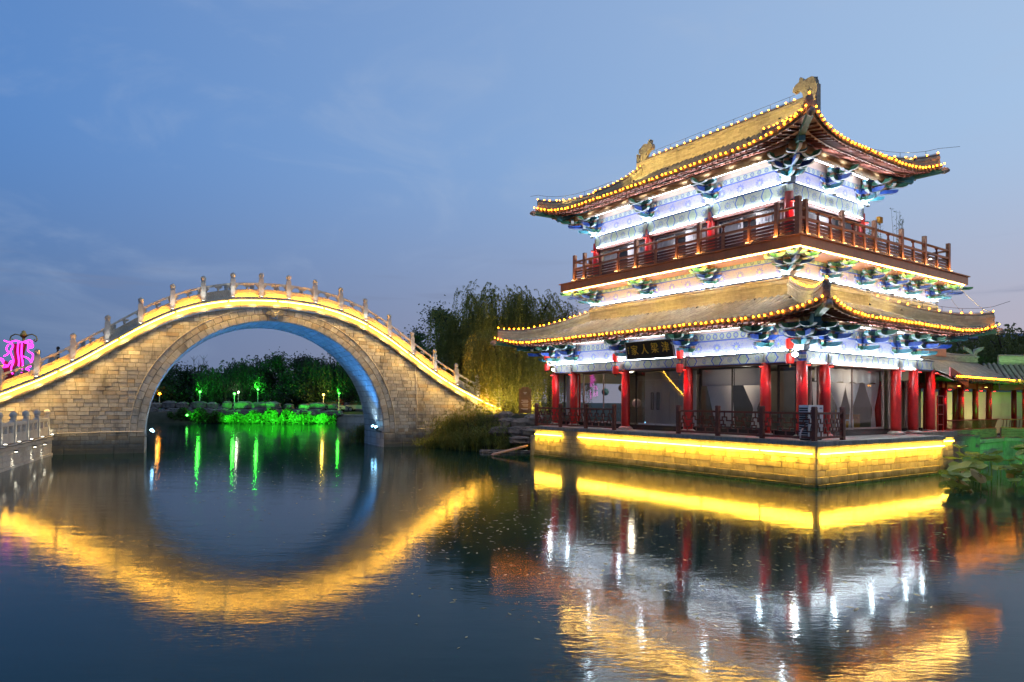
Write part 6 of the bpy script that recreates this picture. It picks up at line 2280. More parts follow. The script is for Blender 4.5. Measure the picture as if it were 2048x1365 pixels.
def willow(label, base, H, Rr, seed, mat='leaf_willow', strands=260, leaf=(0.26, 0.05), drop=(2.0, 5.0), group='willows on the right bank', lean=0.0, step=0.16, z0=0.3):
    r = random.Random(seed)
    T = tree_obj('willow_tree', label, base, group)
    tk = MB()
    hb = H * 0.38
    tk.tube([(0, 0, -0.3), (0.05 * H * lean, 0, hb * 0.5), (0.12 * H * lean, 0.05, hb)], [0.045 * H * 0.6, 0.035 * H * 0.6, 0.028 * H * 0.6], 9)
    tips = []
    for i in range(9):
        a = 2 * math.pi * i / 9 + r.uniform(-.3, .3)
        rr = Rr * r.uniform(0.35, 0.85)
        p0 = Vector((0.12 * H * lean, 0.05, hb * r.uniform(0.75, 1.0)))
        p3 = Vector((rr * math.cos(a), rr * math.sin(a) * 0.9, H * r.uniform(0.68, 0.98)))
        p1 = p0.lerp(p3, 0.4) + Vector((0, 0, H * 0.05))
        p2 = p0.lerp(p3, 0.75) + Vector((0, 0, H * 0.06))
        tk.tube([p0, p1, p2, p3], [0.013 * H, 0.010 * H, 0.006 * H, 0.002 * H], 6)
        tips += [(p1, 0.6), (p2, 1.0), (p3, 1.0), (p2.lerp(p3, 0.5), 1.0), (p1.lerp(p2, 0.5), 0.9)]
    tk.build('trunk', 'bark', T)
    cr = MB()
    br = MB()
    for i in range(strands):
        tp, k = r.choice(tips)
        p = tp + Vector((r.gauss(0, Rr * 0.17), r.gauss(0, Rr * 0.17), r.gauss(0, H * 0.035)))
        od = Vector((p.x, p.y, 0))
        if od.length > 0.01:
            od.normalize()
        od += Vector((r.uniform(-.5, .5), r.uniform(-.5, .5), 0))
        L = r.uniform(*drop)
        L = min(L, p.z - z0)
        rise = r.uniform(0.0, 0.5)
        n = int(L / step)
        pts = []
        for j in range(n + 1):
            f = j / max(1, n)
            q = p + od * (0.5 * math.sin(min(1, f * 2.2) * math.pi / 2)) * (0.5 + L * 0.10) + Vector((0.06 * math.sin(f * 5 + i), 0.06 * math.cos(f * 4 + i), -L * f * f * 0.55 - L * f * 0.45 + rise * math.sin(min(1, f * 3) * math.pi)))
            pts.append(q)
        for q in pts:
            for s in range(2):
                v = Vector((r.uniform(-1, 1), r.uniform(-1, 1), r.uniform(-2.0, -0.3))).normalized() * leaf[0] * r.uniform(0.6, 1.3)
                w = v.cross(Vector((r.uniform(-1, 1), r.uniform(-1, 1), 0.2))).normalized() * leaf[1] * r.uniform(0.6, 1.2)
                cr.add([q, q + v * 0.45 + w, q + v, q + v * 0.45 - w], [(0, 1, 2, 3)])
    cr.build('crown', mat, T)
    return T


def broadleaf(label, base, H, Rr, seed, mat='leaf_dark', clumps=46, per=90, leaf=0.2, group='trees beyond the lake', squash=0.8, hb=0.3):
    r = random.Random(seed)
    T = tree_obj('broadleaf_tree', label, base, group)
    tk = MB()
    tk.tube([(0, 0, -0.3), (r.uniform(-.2, .2), 0, H * hb), (r.uniform(-.3, .3), 0, H * 0.62), (0, 0, H * 0.9)], [0.03 * H, 0.024 * H, 0.012 * H, 0.003 * H], 8)
    cr = MB()
    for i in range(clumps):
        a, b = r.uniform(0, 2 * math.pi), r.uniform(-1, 1)
        rad = r.uniform(0.3, 1.0) ** 0.5
        f = r.uniform(0.0, 1.0)
        zz = H * (hb + (1 - hb) * f)
        wr = Rr * math.sin(math.pi * min(1, 0.18 + 0.82 * f) ** 0.85) ** 0.7 if f < 0.98 else 0.2
        c = Vector((math.cos(a) * wr * rad, math.sin(a) * wr * rad, zz))
        if i % 3 == 0:
            s = Vector((0, 0, max(H * hb * 0.8, zz - wr * 0.7)))
            tk.tube([s, s.lerp(c, 0.6) + Vector((0, 0, 0.1)), c], [0.008 * H, 0.005 * H, 0.002 * H], 5)
        cs = Rr * r.uniform(0.13, 0.28)
        for j in range(per):
            d = Vector((r.gauss(0, 1), r.gauss(0, 1), r.gauss(0, squash)))
            p = c + d * cs * 0.6
            v = Vector((r.uniform(-1, 1), r.uniform(-1, 1), r.uniform(-0.8, 0.6))).normalized() * leaf * r.uniform(0.6, 1.4)
            w = v.cross(Vector((r.uniform(-1, 1), r.uniform(-1, 1), r.uniform(-1, 1)))).normalized() * leaf * 0.34
            cr.add([p, p + v * 0.5 + w, p + v, p + v * 0.5 - w], [(0, 1, 2, 3)])
    tk.build('trunk', 'bark', T)
    cr.build('crown', mat, T)
    return T


def at_px(u, vtop, y, zb):
    p = unproject(u, vtop, y)
    return (p.x, p.y, zb), p.z - zb


b, h = at_px(872, 622, 62, 1.2)
broadleaf('dark green bushy tree behind the right end of the bridge', b, h, 3.6, 1, 'leaf_dark', 60, 110, 0.24, 'trees on the right bank', hb=0.15)
b, h = at_px(838, 672, 70, 1.2)
broadleaf('low dark tree touching the right slope of the bridge balustrade', b, h, 3.0, 2, 'leaf_dark', 40, 100, 0.24, 'trees on the right bank', hb=0.1)
for k, (u, v, y, rr, sd, mt, ns_, lab, dr) in enumerate((
        (930, 600, 53, 2.6, 3, 'leaf_willow', 300, 'slender yellow green willow nearest the foot of the bridge', (3.0, 6.5)),
        (992, 566, 56, 3.3, 4, 'leaf_willow', 400, 'tallest willow standing between the bridge and the pavilion', (2.5, 6.5)),
        (1052, 580, 54, 3.0, 5, 'leaf_willow', 330, 'yellow green willow beside the pavilion eave', (3.0, 7.5)),
        (1010, 660, 47.5, 2.8, 9, 'leaf_willow', 300, 'low hanging willow over the brown notice board', (2.5, 5.0)),
        (1100, 595, 60, 2.6, 6, 'leaf_willow_dark', 200, 'thin half bare willow behind the left end of the pavilion', (1.5, 4.0)),
        (1150, 600, 64, 2.8, 7, 'leaf_willow_dark', 220, 'dark willow behind the left tip of the pavilion roof', (2.0, 5.0)))):
    b, h = at_px(u, v, y, 1.4)
    willow(lab, b, h, rr, sd, mt, int(ns_ * 1.9), (0.2, 0.03), (dr[0], dr[1] * 1.15), z0=0.6, step=0.14)
for k, (u, v, y, rr, sd, lab) in enumerate((
        (1915, 668, 52, 3.0, 31, 'willow behind the gallery roof next to the pavilion'),
        (1965, 650, 54, 3.4, 32, 'drooping willow behind the ridge ornament of the gallery'),
        (2030, 642, 50, 3.4, 33, 'tall willow behind the right part of the gallery'),
        (2090, 655, 53, 3.4, 34, 'willow at the far right behind the gallery'))):
    b, h = at_px(u, v, y, 1.2)
    willow(lab, b, h, rr, sd, 'leaf_willow_dark', 280, (0.26, 0.05), (2.0, 5.0), 'willows behind the gallery', z0=0.6)
FAR = [(338, 738, 98, 5.5, 41, 'b', 'dark tree at the left of the far shore'), (392, 752, 102, 5.0, 42, 'b', 'low dark tree on the far shore behind the thin saplings'), (452, 716, 96, 5.2, 43, 'w', 'willow over the second green lamp on the far shore'),
       (512, 708, 100, 5.4, 44, 'w', 'willow in front of the lit building on the far shore'), (560, 716, 97, 5.0, 45, 'b', 'dark spreading tree right of the lit far building'), (610, 722, 103, 5.0, 46, 'b', 'broad dark tree in the middle of the far shore'),
       (652, 708, 97, 5.0, 47, 'w', 'willow lit by the yellow lamp on the far shore'), (706, 712, 99, 5.0, 48, 'w', 'willow beside the right foot of the arch on the far shore'), (300, 745, 94, 5.0, 49, 'b', 'dark tree behind the left foot of the arch'),
       (760, 716, 104, 5.0, 50, 'b', 'dark tree hidden by the right pier of the bridge'), (590, 770, 94, 3.2, 53, 'b', 'low shrubby tree lit green by the far rocks'), (480, 742, 112, 6.0, 51, 'b', 'hazy tree far behind the green lamps'), (640, 735, 114, 6.0, 52, 'b', 'hazy tree far behind the yellow lamp')]
for u, v, y, rr, sd, kind, lab in FAR:
    b, h = at_px(u, v, y, 1.3)
    if kind == 'w':
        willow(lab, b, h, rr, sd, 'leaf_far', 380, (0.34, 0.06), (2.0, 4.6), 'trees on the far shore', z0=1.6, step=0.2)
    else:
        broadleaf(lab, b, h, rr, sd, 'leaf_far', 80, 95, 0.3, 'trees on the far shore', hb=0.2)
for k, (u, v) in enumerate(((387, 712), (397, 720), (407, 712), (413, 722))):
    b, h = at_px(u, v, 95, 1.3)
    T = tree_obj('sapling', 'thin bare sapling rising above the low far trees', b, 'bare saplings on the far shore')
    m = MB()
    m.tube([(0, 0, 0), (0.1, 0, h * 0.6), (0.05, 0, h)], [0.07, 0.05, 0.02], 5)
    r = random.Random(k)
    for j in range(9):
        z = h * r.uniform(0.5, 0.95)
        a = r.uniform(0, 6.28)
        m.tube([(0.08, 0, z), (0.08 + 0.6 * math.cos(a), 0.6 * math.sin(a), z + 0.7)], [0.025, 0.01], 4)
    m.build('trunk', 'bark', T)

# ================================================================ far shore: rocks, hedge, lamps, houses, cars
def rock(label, c, size, seed, group, mat='rock', cat='rock'):
    r = random.Random(seed)
    m = MB()
    nu, nv = 16, 11
    ph_ = [r.uniform(0, 6.28) for _ in range(6)]
    vs_ = []
    for j in range(nv + 1):
        th = math.pi * j / nv
        for i in range(nu):
            a = 2 * math.pi * i / nu
            k = 1 + 0.18 * math.sin(2 * a + ph_[0]) + 0.12 * math.sin(3 * a + ph_[1] + j * 0.6) + 0.10 * math.sin(7 * a + ph_[2] + j) + (0.10 if (j + seed) % 3 == 0 else -0.06) + r.uniform(-.07, .07)
            x, y, z = math.sin(th) * math.cos(a) * k, math.sin(th) * math.sin(a) * k, math.cos(th)
            p = 0.72
            f = lambda q: math.copysign(abs(q) ** p, q)
            vs_.append((f(x) * size[0] / 2, f(y) * size[1] / 2, f(z) * size[2] / 2 + size[2] * 0.4 + r.uniform(-.04, .04) * size[2]))
    fs_ = [(j * nu + i, j * nu + (i + 1) % nu, (j + 1) * nu + (i + 1) % nu, (j + 1) * nu + i) for j in range(nv) for i in range(nu)]
    m.add(vs_, fs_)
    o = m.build('boulder', mat, None, loc=c, rot=r.uniform(-0.2, 0.2))
    return tag(o, label, cat, group)


r = random.Random(77)
for k in range(26):
    u = 300 + k * 15.0 + r.uniform(-4, 4)
    y = 86.5 + r.uniform(-0.3, 0.9) + max(0, (u - 560) / 60)
    w = r.uniform(1.1, 2.2)
    for lv in ((0.9,) if k % 2 else (0.9, 1.75)):
        p = unproject(u, 835, y)
        rock('flat shore rock lit green on the far bank' if u > 420 else 'flat dark shore rock at the left of the far bank', (p.x, y + (lv - 0.5) * 0.9, lv), (w * 1.05, 1.2, r.uniform(0.75, 1.1)), 200 + k * 3 + int(lv * 2),
             'lit rocks on the far bank' if u > 420 else 'unlit rocks on the far bank')
hd = MB()
r = random.Random(78)
for i in range(13000):
    u = r.uniform(338, 672)
    y = 84.3 + r.uniform(0, 1.5) + max(0, (u - 560) / 60)
    zt_ = (0.25 + 1.15 * abs(math.sin(u * 0.09)) * (0.65 + 0.35 * math.sin(u * 0.037))) + 0.5
    p = Vector((unproject(u, 840, y).x, y, r.uniform(0.05, zt_)))
    v = Vector((r.uniform(-1, 1), r.uniform(-1, 0.3), r.uniform(-0.5, 0.9))).normalized() * r.uniform(0.2, 0.42)
    w = v.cross(Vector((r.uniform(-1, 1), r.uniform(-1, 1), r.uniform(-1, 1)))).normalized() * 0.12
    hd.add([p, p + v * 0.5 + w, p + v, p + v * 0.5 - w], [(0, 1, 2, 3)])
o = stuff(hd.build('shore_shrubs', 'leaf_hedge'))
tag(o, 'low leafy shrubs along the water of the far bank, lit green', 'shrubs')
FB = Frame((0, 0, 0), 0)
GREEN = (0.06, 1.0, 0.05)
for k, (u, y, z, e, ax) in enumerate(((376, 83.6, 0.95, 300, (0.6, 0.8, 0.15)), (450, 82.8, 0.5, 2000, (0.5, 1, 0.1)), (500, 82.4, 0.5, 2300, (0.2, 1, 0.12)), (545, 82.6, 0.5, 2300, (0, 1, 0.12)), (590, 83.2, 0.5, 2300, (0, 1, 0.12)), (640, 84.4, 0.5, 2300, (-0.1, 1, 0.12)))):
    p = unproject(u, 832, y)
    fixture('shore_floodlight', 'green floodlight low on the far bank aimed at the rocks', 'floodlight', FB, (p.x, y, z), 0, 'lamp_green', True, e, GREEN, 0.12, 150, ax, 'green floodlights along the far bank', off=0.16)
    if k == 0:
        o = MB().lathe([(0.0, -0.14), (0.1, -0.08), (0.15, 0), (0.1, 0.08), (0, 0.14)], (0, -0.15, 0.05), 10).build('lens', 'lamp_green', bpy.context.scene.objects[-1] if False else None, loc=(p.x, y - 0.1, z))
        tag(o, 'glaring green lamp globe at the left end of the lit rocks', 'lamp')
for k, (u, v, y, col, mt, e, nm, ht) in enumerate(((400, 784, 92, GREEN, 'lamp_green', 330, 'green tree lamp on a thin pole under the saplings', 0), (469, 788, 91, GREEN, 'lamp_green', 330, 'green tree lamp on a thin pole beside the white garden lamp', 0),
                                       (516, 779, 93, GREEN, 'lamp_green', 520, 'green tree lamp in front of the lit far building', 0), (647, 790, 92, (1.0, 0.72, 0.1), 'lamp_yellow', 420, 'yellow tree lamp on the far shore', 0),
                                       (678, 787, 94, GREEN, 'lamp_green', 220, 'small green tree lamp next to the right foot of the arch', 0), (477, 785, 95, (1.0, 0.95, 0.8), 'lamp_soft', 40, 'white garden lamp on a pole on the far shore', 0),
                                       (319, 788, 90, (1.0, 0.5, 0.1), 'bulb_amber', 30, 'amber lamp on a pole at the left of the far shore', 0))):
    p = unproject(u, v, y)
    T = thing('tree_lamp', nm, 'lamp', (p.x, y, 1.2))
    MB().tube([(0, 0, 0), (0, 0, p.z - 1.25)], [0.07, 0.04], 6).build('pole', 'grey_metal', T)
    MB().lathe([(0.0, -0.16), (0.12, -0.08), (0.17, 0.0), (0.12, 0.1), (0, 0.16)], (0, 0, p.z - 1.2), 10).build('lamp_head', mt, T)
    light('POINT', T, (0, -0.5, p.z - 1.2 + 0.35), e * 1.3, col, 0.15)


def far_house(label, u0, u1, vt, y, zb, mat, roof='far_roof', win=True):
    a, b_ = unproject(u0, vt, y), unproject(u1, vt, y)
    T = thing('far_building', label, 'building', ((a.x + b_.x) / 2, y, zb))
    W_, H_ = b_.x - a.x, a.z - zb
    MB().box((0, 2, H_ / 2), (W_, 4, H_)).build('wall', mat, T)
    MB().prism([(-W_ / 2 - 0.5, H_), (W_ / 2 + 0.5, H_), (W_ / 2 - 0.8, H_ + 1.3), (-W_ / 2 + 0.8, H_ + 1.3)], lambda u, v, w: (u, w, v), -0.6, 4.6).build('roof', roof, T)
    if win:
        n = max(1, int(W_ / 2.2))
        for i in range(n):
            x = -W_ / 2 + W_ * (i + 0.5) / n
            MB().box((x, -0.03, H_ * 0.5), (0.9, 0.08, H_ * 0.4)).build('window', 'interior_dark', T)
    return T


far_house('pale grey wall of a building at the left of the far shore', 322, 350, 790, 108, 1.2, 'far_wall', win=False)
far_house('blue grey building between the green lamps on the far shore', 478, 520, 775, 112, 1.2, 'far_wall')
far_house('long pale wall behind the yellow lamp on the far shore', 622, 690, 795, 110, 1.2, 'far_wall_pale', win=False)
far_house('long pale wall behind the right pier on the far shore', 695, 770, 798, 112, 1.2, 'far_wall_pale', win=False)
p = unproject(505, 750, 122)
T = thing('far_pavilion', 'distant pavilion outlined with amber lights behind the far trees', 'building', (p.x, 122, 1.2))
T.scale = (0.75, 0.75, 0.72)
MB().box((0, 0, 4.0), (8, 5, 8.0)).build('wall', 'cream_wall', T)
MB().prism([(-5.6, 5.0), (5.6, 5.0), (4.0, 6.2), (-4.0, 6.2)], lambda u, v, w: (u, w, v), -3.4, 3.4).build('roof', 'ridge_brick', T)
MB().prism([(-5.2, 8.2), (5.2, 8.2), (3.2, 10.2), (-3.2, 10.2)], lambda u, v, w: (u, w, v), -3.2, 3.2).build('roof', 'ridge_brick', T)
for z, wd in ((5.0, 5.6), (8.2, 5.2), (10.2, 3.2)):
    for i in range(int(wd * 2 / 0.8) + 1):
        MB().lathe([(0.0, -0.11), (0.11, 0), (0, 0.11)], (-wd + 0.8 * i, -3.5, z), 6).build('lamp', 'far_amber', T)


def car(label, u, v, y, col):
    p = unproject(u, v, y)
    T = thing('parked_car', label, 'car', (p.x, y, 1.36))
    MB().prism([(-2.1, 0.35), (2.1, 0.35), (2.15, 0.75), (1.5, 0.92), (-1.9, 0.95), (-2.15, 0.8)], lambda a, b, w: (a, w, b), -0.85, 0.85).build('body', col, T)
    MB().prism([(-1.6, 0.95), (1.3, 0.93), (0.7, 1.42), (-1.1, 1.45)], lambda a, b, w: (a, w, b), -0.72, 0.72).build('cabin', 'interior_dark', T)
    MB().box((-0.2, 0, 1.46), (1.7, 1.3, 0.04)).build('roof', col, T)
    for sx in (-1.3, 1.3):
        for sy in (-0.8, 0.8):
            w_ = MB().tube([(sx, sy - 0.1, 0.33), (sx, sy + 0.1, 0.33)], 0.33, 14).build('wheel', 'rubber', T)
            MB().tube([(sx, sy - 0.11, 0.33), (sx, sy + 0.11, 0.33)], 0.2, 10).build('rim', 'grey_metal', w_)
    for sx in (-2.08, 2.08):
        MB().box((sx, -0.6, 0.7), (0.1, 0.3, 0.12)).build('headlight', 'white_paint', T)


car('pale grey car parked beside the red kiosk on the far shore', 663, 826, 96, 'car_paint')
car('grey car parked near the right foot of the arch', 722, 832, 98, 'car_paint')
p = unproject(680, 822, 97)
T = thing('kiosk', 'small red kiosk between the parked cars on the far shore', 'kiosk', (p.x, 97, 1.35))
MB().box((0, 0, 0.9), (0.9, 0.8, 1.8)).build('body', 'kiosk_red', T)
MB().box((0, 0, 1.86), (1.1, 1.0, 0.12)).build('roof', 'dark_metal', T)
MB().box((0, -0.42, 1.1), (0.6, 0.05, 0.5)).build('panel', 'rafter_red', T)
q0, q1 = unproject(670, 845, 91), unproject(760, 845, 93)
o = thing('quay_wall', 'pale stone quay at the right of the far bank', 'wall', (q0.x, 90.6, 0))
for i in range(9):
    x0 = (q1.x - q0.x) * i / 9
    MB().box((x0 + 0.36, 0.05 * i, 0.45), (0.74, 0.6, 0.95)).build('quay_block', 'pale_stone', o)
    MB().box((x0 + 0.37, 0.05 * i - 0.06, 1.0), (0.74, 0.8, 0.14)).build('coping_slab', 'pale_stone', o)

# ================================================================ right bank: notice board, rocks, reeds, plank
p = unproject(1050, 825, 42.5)
nb = thing('notice_board', 'brown wooden notice board with pale lines of writing under the willows', 'notice board', (p.x, 42.5, 2.05))
MB().box((0, 0, 0.95), (0.62, 0.08, 1.45)).build('board', 'notice_brown', nb)
MB().box((0, 0.0, 1.76), (0.46, 0.09, 0.16)).build('head_panel', 'notice_brown', nb)
MB().box((0, 0.0, 1.72), (0.74, 0.14, 0.05)).build('cornice', 'notice_brown', nb)
for sx in (-0.35, 0.35):
    MB().box((sx, 0, 0.85), (0.07, 0.1, 1.8)).build('post', 'notice_brown', nb)
r = random.Random(9)
for k, (z, w) in enumerate(((1.5, 0.2), (1.42, 0.12), (1.02, 0.4), (0.94, 0.36), (0.86, 0.42), (0.74, 0.4), (0.66, 0.3), (0.5, 0.44), (0.44, 0.3))):
    MB().box((r.uniform(-.04, .04), -0.046, z), (w, 0.008, 0.035)).build('text_line', 'notice_ink', nb)
light('SPOT', nb, (0.2, -1.0, 0.2), 26, (1.0, 0.6, 0.2), 0.05, 60, 0.6, aim=(-0.15, 0.8, 0.7))
MB().box((0.2, -1.0, 0.08), (0.14, 0.14, 0.12)).build('foot_lamp', 'dark_metal', nb)
for k, (u, v, y, sx, sz) in enumerate(((1035, 862, 40.9, 1.5, 0.6), (1050, 846, 41.3, 1.7, 0.6), (1018, 846, 41.9, 1.3, 0.7), (1000, 862, 41.2, 1.2, 0.6), (1062, 862, 40.4, 1.2, 0.6), (1040, 880, 40.0, 1.2, 0.5), (990, 838, 43.0, 1.0, 0.6), (1068, 838, 41.4, 1.2, 0.6), (1012, 832, 42.6, 0.9, 0.6))):
    p = unproject(u, v, y)
    rock('rough layered garden rock in the bank below the notice board', (p.x, y, p.z - sz * 0.45), (sx, 1.2, sz), 300 + k, 'garden rocks on the right bank')
for k in range(14):
    u = 965 + k * 7.6
    p = unproject(u, 902 - k * 0.2, 40.2)
    rock('small stone at the water edge of the right bank', (p.x, 39.9 + 0.05 * k - 0.9 * (k / 14), -0.03), (0.35 + 0.2 * (k % 3), 0.3, 0.22), 330 + k, 'small stones at the water edge')
pw = PF.w(-0.7, 17.1, 0.0)
o = MB().prism([(-1.0, 0), (1.0, 0), (1.05, 0.07), (-0.9, 0.07)], lambda u, v, w: (u, w, v + 0.22 * u), -0.22, 0.22).build('plank', 'board_wood', None, loc=(pw.x - 0.6, pw.y - 0.2, 0.26), rot=0.35)
tag(o, 'weathered pinkish plank slanting into the water beside the terrace', 'plank')
pw = PF.w(0.35, 17.0, 0.0)
o = MB().box((0, 0, 0.55), (0.42, 0.5, 1.1)).build('stone_pier', 'coping_stone', None, loc=(pw.x, pw.y, 0), rot=PF.yaw)
tag(o, 'square grey stone block against the left end of the terrace', 'stone block')


def reeds(label, base, H, w, n, seed, mat='leaf_reed', droop=0.5, group='reeds at the foot of the bridge'):
    r = random.Random(seed)
    T = thing('reed_clump', label, 'reeds', base, 0, group)
    m = MB()
    for i in range(n):
        x, y = r.gauss(0, w * 0.42), r.gauss(0, w * 0.32)
        h = H * r.uniform(0.55, 1.0) * (1 - 0.25 * min(1, abs(x) / w))
        a = r.uniform(0, 6.28)
        lean = Vector((math.cos(a), math.sin(a), 0)) * h * r.uniform(0.04, 0.25) + Vector((x * 0.35, 0, 0))
        pts = [Vector((x, y, -0.1)) + lean * (f * f) + Vector((0, 0, h * (f - 0.06 * f * f * droop))) for f in (0, 0.35, 0.7, 1.0)]
        sd_ = Vector((-math.sin(a), math.cos(a), 0)) * 0.014
        vs_ = []
        for p_, k in zip(pts, (1, 1, 0.8, 0.1)):
            vs_ += [p_ - sd_ * k, p_ + sd_ * k]
        m.add(vs_, [(0, 1, 3, 2), (2, 3, 5, 4), (4, 5, 7, 6)])
        for j in range(7):
            f = r.uniform(0.3, 1.0)
            p_ = pts[0].lerp(pts[2], f) if f < 0.7 else pts[2].lerp(pts[3], (f - 0.7) / 0.3)
            v = Vector((r.uniform(-1, 1), r.uniform(-1, 1), r.uniform(0.1, 1.0))).normalized() * r.uniform(0.25, 0.5)
            q_ = p_ + v * 0.55 + Vector((0, 0, 0.03))
            e_ = p_ + v + Vector((0, 0, -0.22 * droop))
            w_ = v.cross(Vector((0, 0, 1)))
            if w_.length < 1e-4:
                continue
            w_ = w_.normalized() * 0.022
            m.add([p_, q_ + w_, e_, q_ - w_], [(0, 1, 2, 3)])
    m.build('blades', mat, T)
    return T


RE_ = [(905, 822, 43.6, 2.2, 1.3, 'reed clump leaning over the bridge wall'), (940, 800, 43.4, 2.9, 1.5, 'tallest reed clump before the end of the bridge'), (975, 812, 42.4, 2.5, 1.4, 'dense dark reed clump right of the bridge end'),
       (1000, 838, 41.2, 1.8, 1.2, 'lower reed clump in front of the garden rocks'), (955, 850, 41.6, 1.6, 1.4, 'short reed clump low on the bank'), (915, 862, 42.6, 1.2, 1.2, 'short yellowish reed clump at the water line'), (870, 872, 43.9, 0.75, 1.2, 'low grass tuft against the bridge plinth'),
       (1030, 868, 40.4, 1.0, 1.2, 'low grass tuft beside the plank'), (725, 858, 48.6, 1.4, 0.8, 'leafy tuft behind the right pier of the arch')]
for k, (u, v, y, h, w, lab) in enumerate(RE_):
    p = unproject(u, v, y)
    zb_ = max(0.0, p.z - h)
    reeds(lab, (p.x, y, zb_ + 0.05), h, w, 260 if h > 1.5 else 150, 400 + k, 'leaf_reed', 0.8)

for k, (u, v, y, e, ax, lab) in enumerate(((985, 812, 45.6, 2000, (0.1, 0.7, 1.0), 'warm uplight under the low willow at the end of the bridge'), (1062, 800, 46.0, 2400, (-0.1, 0.8, 1.0), 'warm uplight under the willow beside the pavilion eave'), (930, 800, 48.5, 2000, (0, 0.5, 1.0), 'warm uplight under the slender willow'), (1000, 790, 52.5, 4200, (0, 0.4, 1.0), 'added warm uplight brightening the tallest willow'))):  # last uplight is added to brighten the tallest willow
    p = unproject(u, v, y)
    fixture('tree_uplight', lab, 'uplight', FB, (p.x, y, 2.0), 0, 'lamp_warm', True, e, (1.0, 0.72, 0.25), 0.1, 140, ax, off=0.12)
T = fixture('tree_uplight', 'green uplight in front of the dark bushy tree', 'uplight', FB, (unproject(890, 780, 56).x, 56, 1.8), 0, 'lamp_green', True, 900, (0.2, 1.0, 0.12), 0.1, 140, (0, 0.8, 1.0), off=0.12)

# ================================================================ gallery on the right
GA = Frame((21.4, 33.1, 0), R_(33))


def gallery_wall(label, A, B, seed):
    A, B = Vector((*A, 0)), Vector((*B, 0))
    d = B - A
    L = d.length
    yw = math.atan2(d.y, d.x)
    F_ = Frame(A, yw)
    T = thing('retaining_wall', label, 'wall', A, yw)
    MB().box((L / 2, 1.3, 0.4), (L, 2.5, 1.62)).build('wall_core', 'coping_stone', T)
    x = 0.0
    r = random.Random(seed)
    it_ = []
    for za, zb_ in ((-0.1, 0.3), (0.3, 0.65), (0.65, 1.0)):
        x = 0
        while x < L:
            e = min(L, x + r.choice((0.7, 0.9, 1.1)))
            it_.append(MB().stone([(x + .006, za + .005), (e - .006, za + .005), (e - .006, zb_ - .005), (x + .006, zb_ - .005)], lambda u, v, w: (u, 0.05 - w, v), 0.06, 0.01))
            x = e
    for m in it_:
        m.build('stone_block', 'coping_stone', T)
    x = 0
    while x < L:
        e = min(L, x + 1.0)
        MB().box(((x + e) / 2, 0.1, 1.12), (e - x - 0.01, 0.45, 0.2)).build('coping_slab', 'coping_stone', T)
        x = e
    # brick dwarf wall
    MB().box((L / 2, 0.42, 1.46), (L, 0.2, 0.5)).build('mortar_bed', 'mortar', T)
    bs = []
    for j in range(5):
        x = -0.12 * (j % 2)
        while x < L:
            a, e = max(0, x), min(L, x + 0.30)
            x += 0.30
            if e - a > 0.06:
                bs.append(MB().box(((a + e) / 2, 0.31, 1.27 + j * 0.095), (e - a - 0.02, 0.05, 0.075)))
    pieces(T, F_, 'brick', 'brick_rest', bs, 'gallery_brick', 150)
    # leaning bench rail
    top = MB()
    top.bar((0, 0.22, 2.22), (L, 0.22, 2.22), 0.09, 0.05)
    top.bar((0, 0.36, 1.74), (L, 0.36, 1.74), 0.10, 0.06)
    rl = top.build('bench_rail', 'red_lacquer', T)
    sp = MB()
    x = 0.1
    while x < L:
        sp.bar((x, 0.36, 1.76), (x, 0.23, 2.2), 0.03)
        x += 0.15
    sp.build('bench_spindle_row', 'rafter_red', rl)
    return T, F_, L


SEG1 = ((21.4, 33.1), (26.9, 37.4))
SEG2 = ((26.9, 37.4), (38.0, 33.6))
gb1, GF1, GL1 = gallery_wall('stone and brick base of the gallery next to the pavilion terrace', *SEG1, 1)
gb2, GF2, GL2 = gallery_wall('stone and brick base of the gallery turning to the right', *SEG2, 2)
gal = thing('covered_gallery', 'low covered gallery with red columns and tiled roof to the right of the pavilion', 'gallery', (21.4, 33.1, 0))
gcol = MB().lathe([(0.14, 1.3), (0.14, 3.0), (0.13, 4.1)], n=14).mesh('column', 'red_lacquer', True)


def g_local(F_, x, y, z):
    return F_.w(x, y, z) - Vector((21.4, 33.1, 0))


GC = []
for F_, L, xs in ((GF1, GL1, (0.4, 2.6, 4.6, 6.6)), (GF2, GL2, (1.2, 3.4, 5.6, 7.8, 10.0))):
    for x in xs:
        for y in (0.55, 2.2):
            p = g_local(F_, x, y, 0)
            put('column', gcol, gal, p)
            if y < 1:
                GC.append((F_, x))
    m = MB()
    for y in (0.55, 2.2):
        m.bar(g_local(F_, 0, y, 3.98), g_local(F_, L, y, 3.98), 0.16, 0.3)
    m.build('beam', 'red_lacquer', gal)
    fl_ = MB()
    fl_.add([g_local(F_, -0.1, 0.1, 1.24), g_local(F_, L, 0.1, 1.24), g_local(F_, L, 2.6, 1.24), g_local(F_, -0.1, 2.6, 1.24)], [(0, 1, 2, 3)])
    fl_.build('gallery_floor', 'floor_stone', gal)
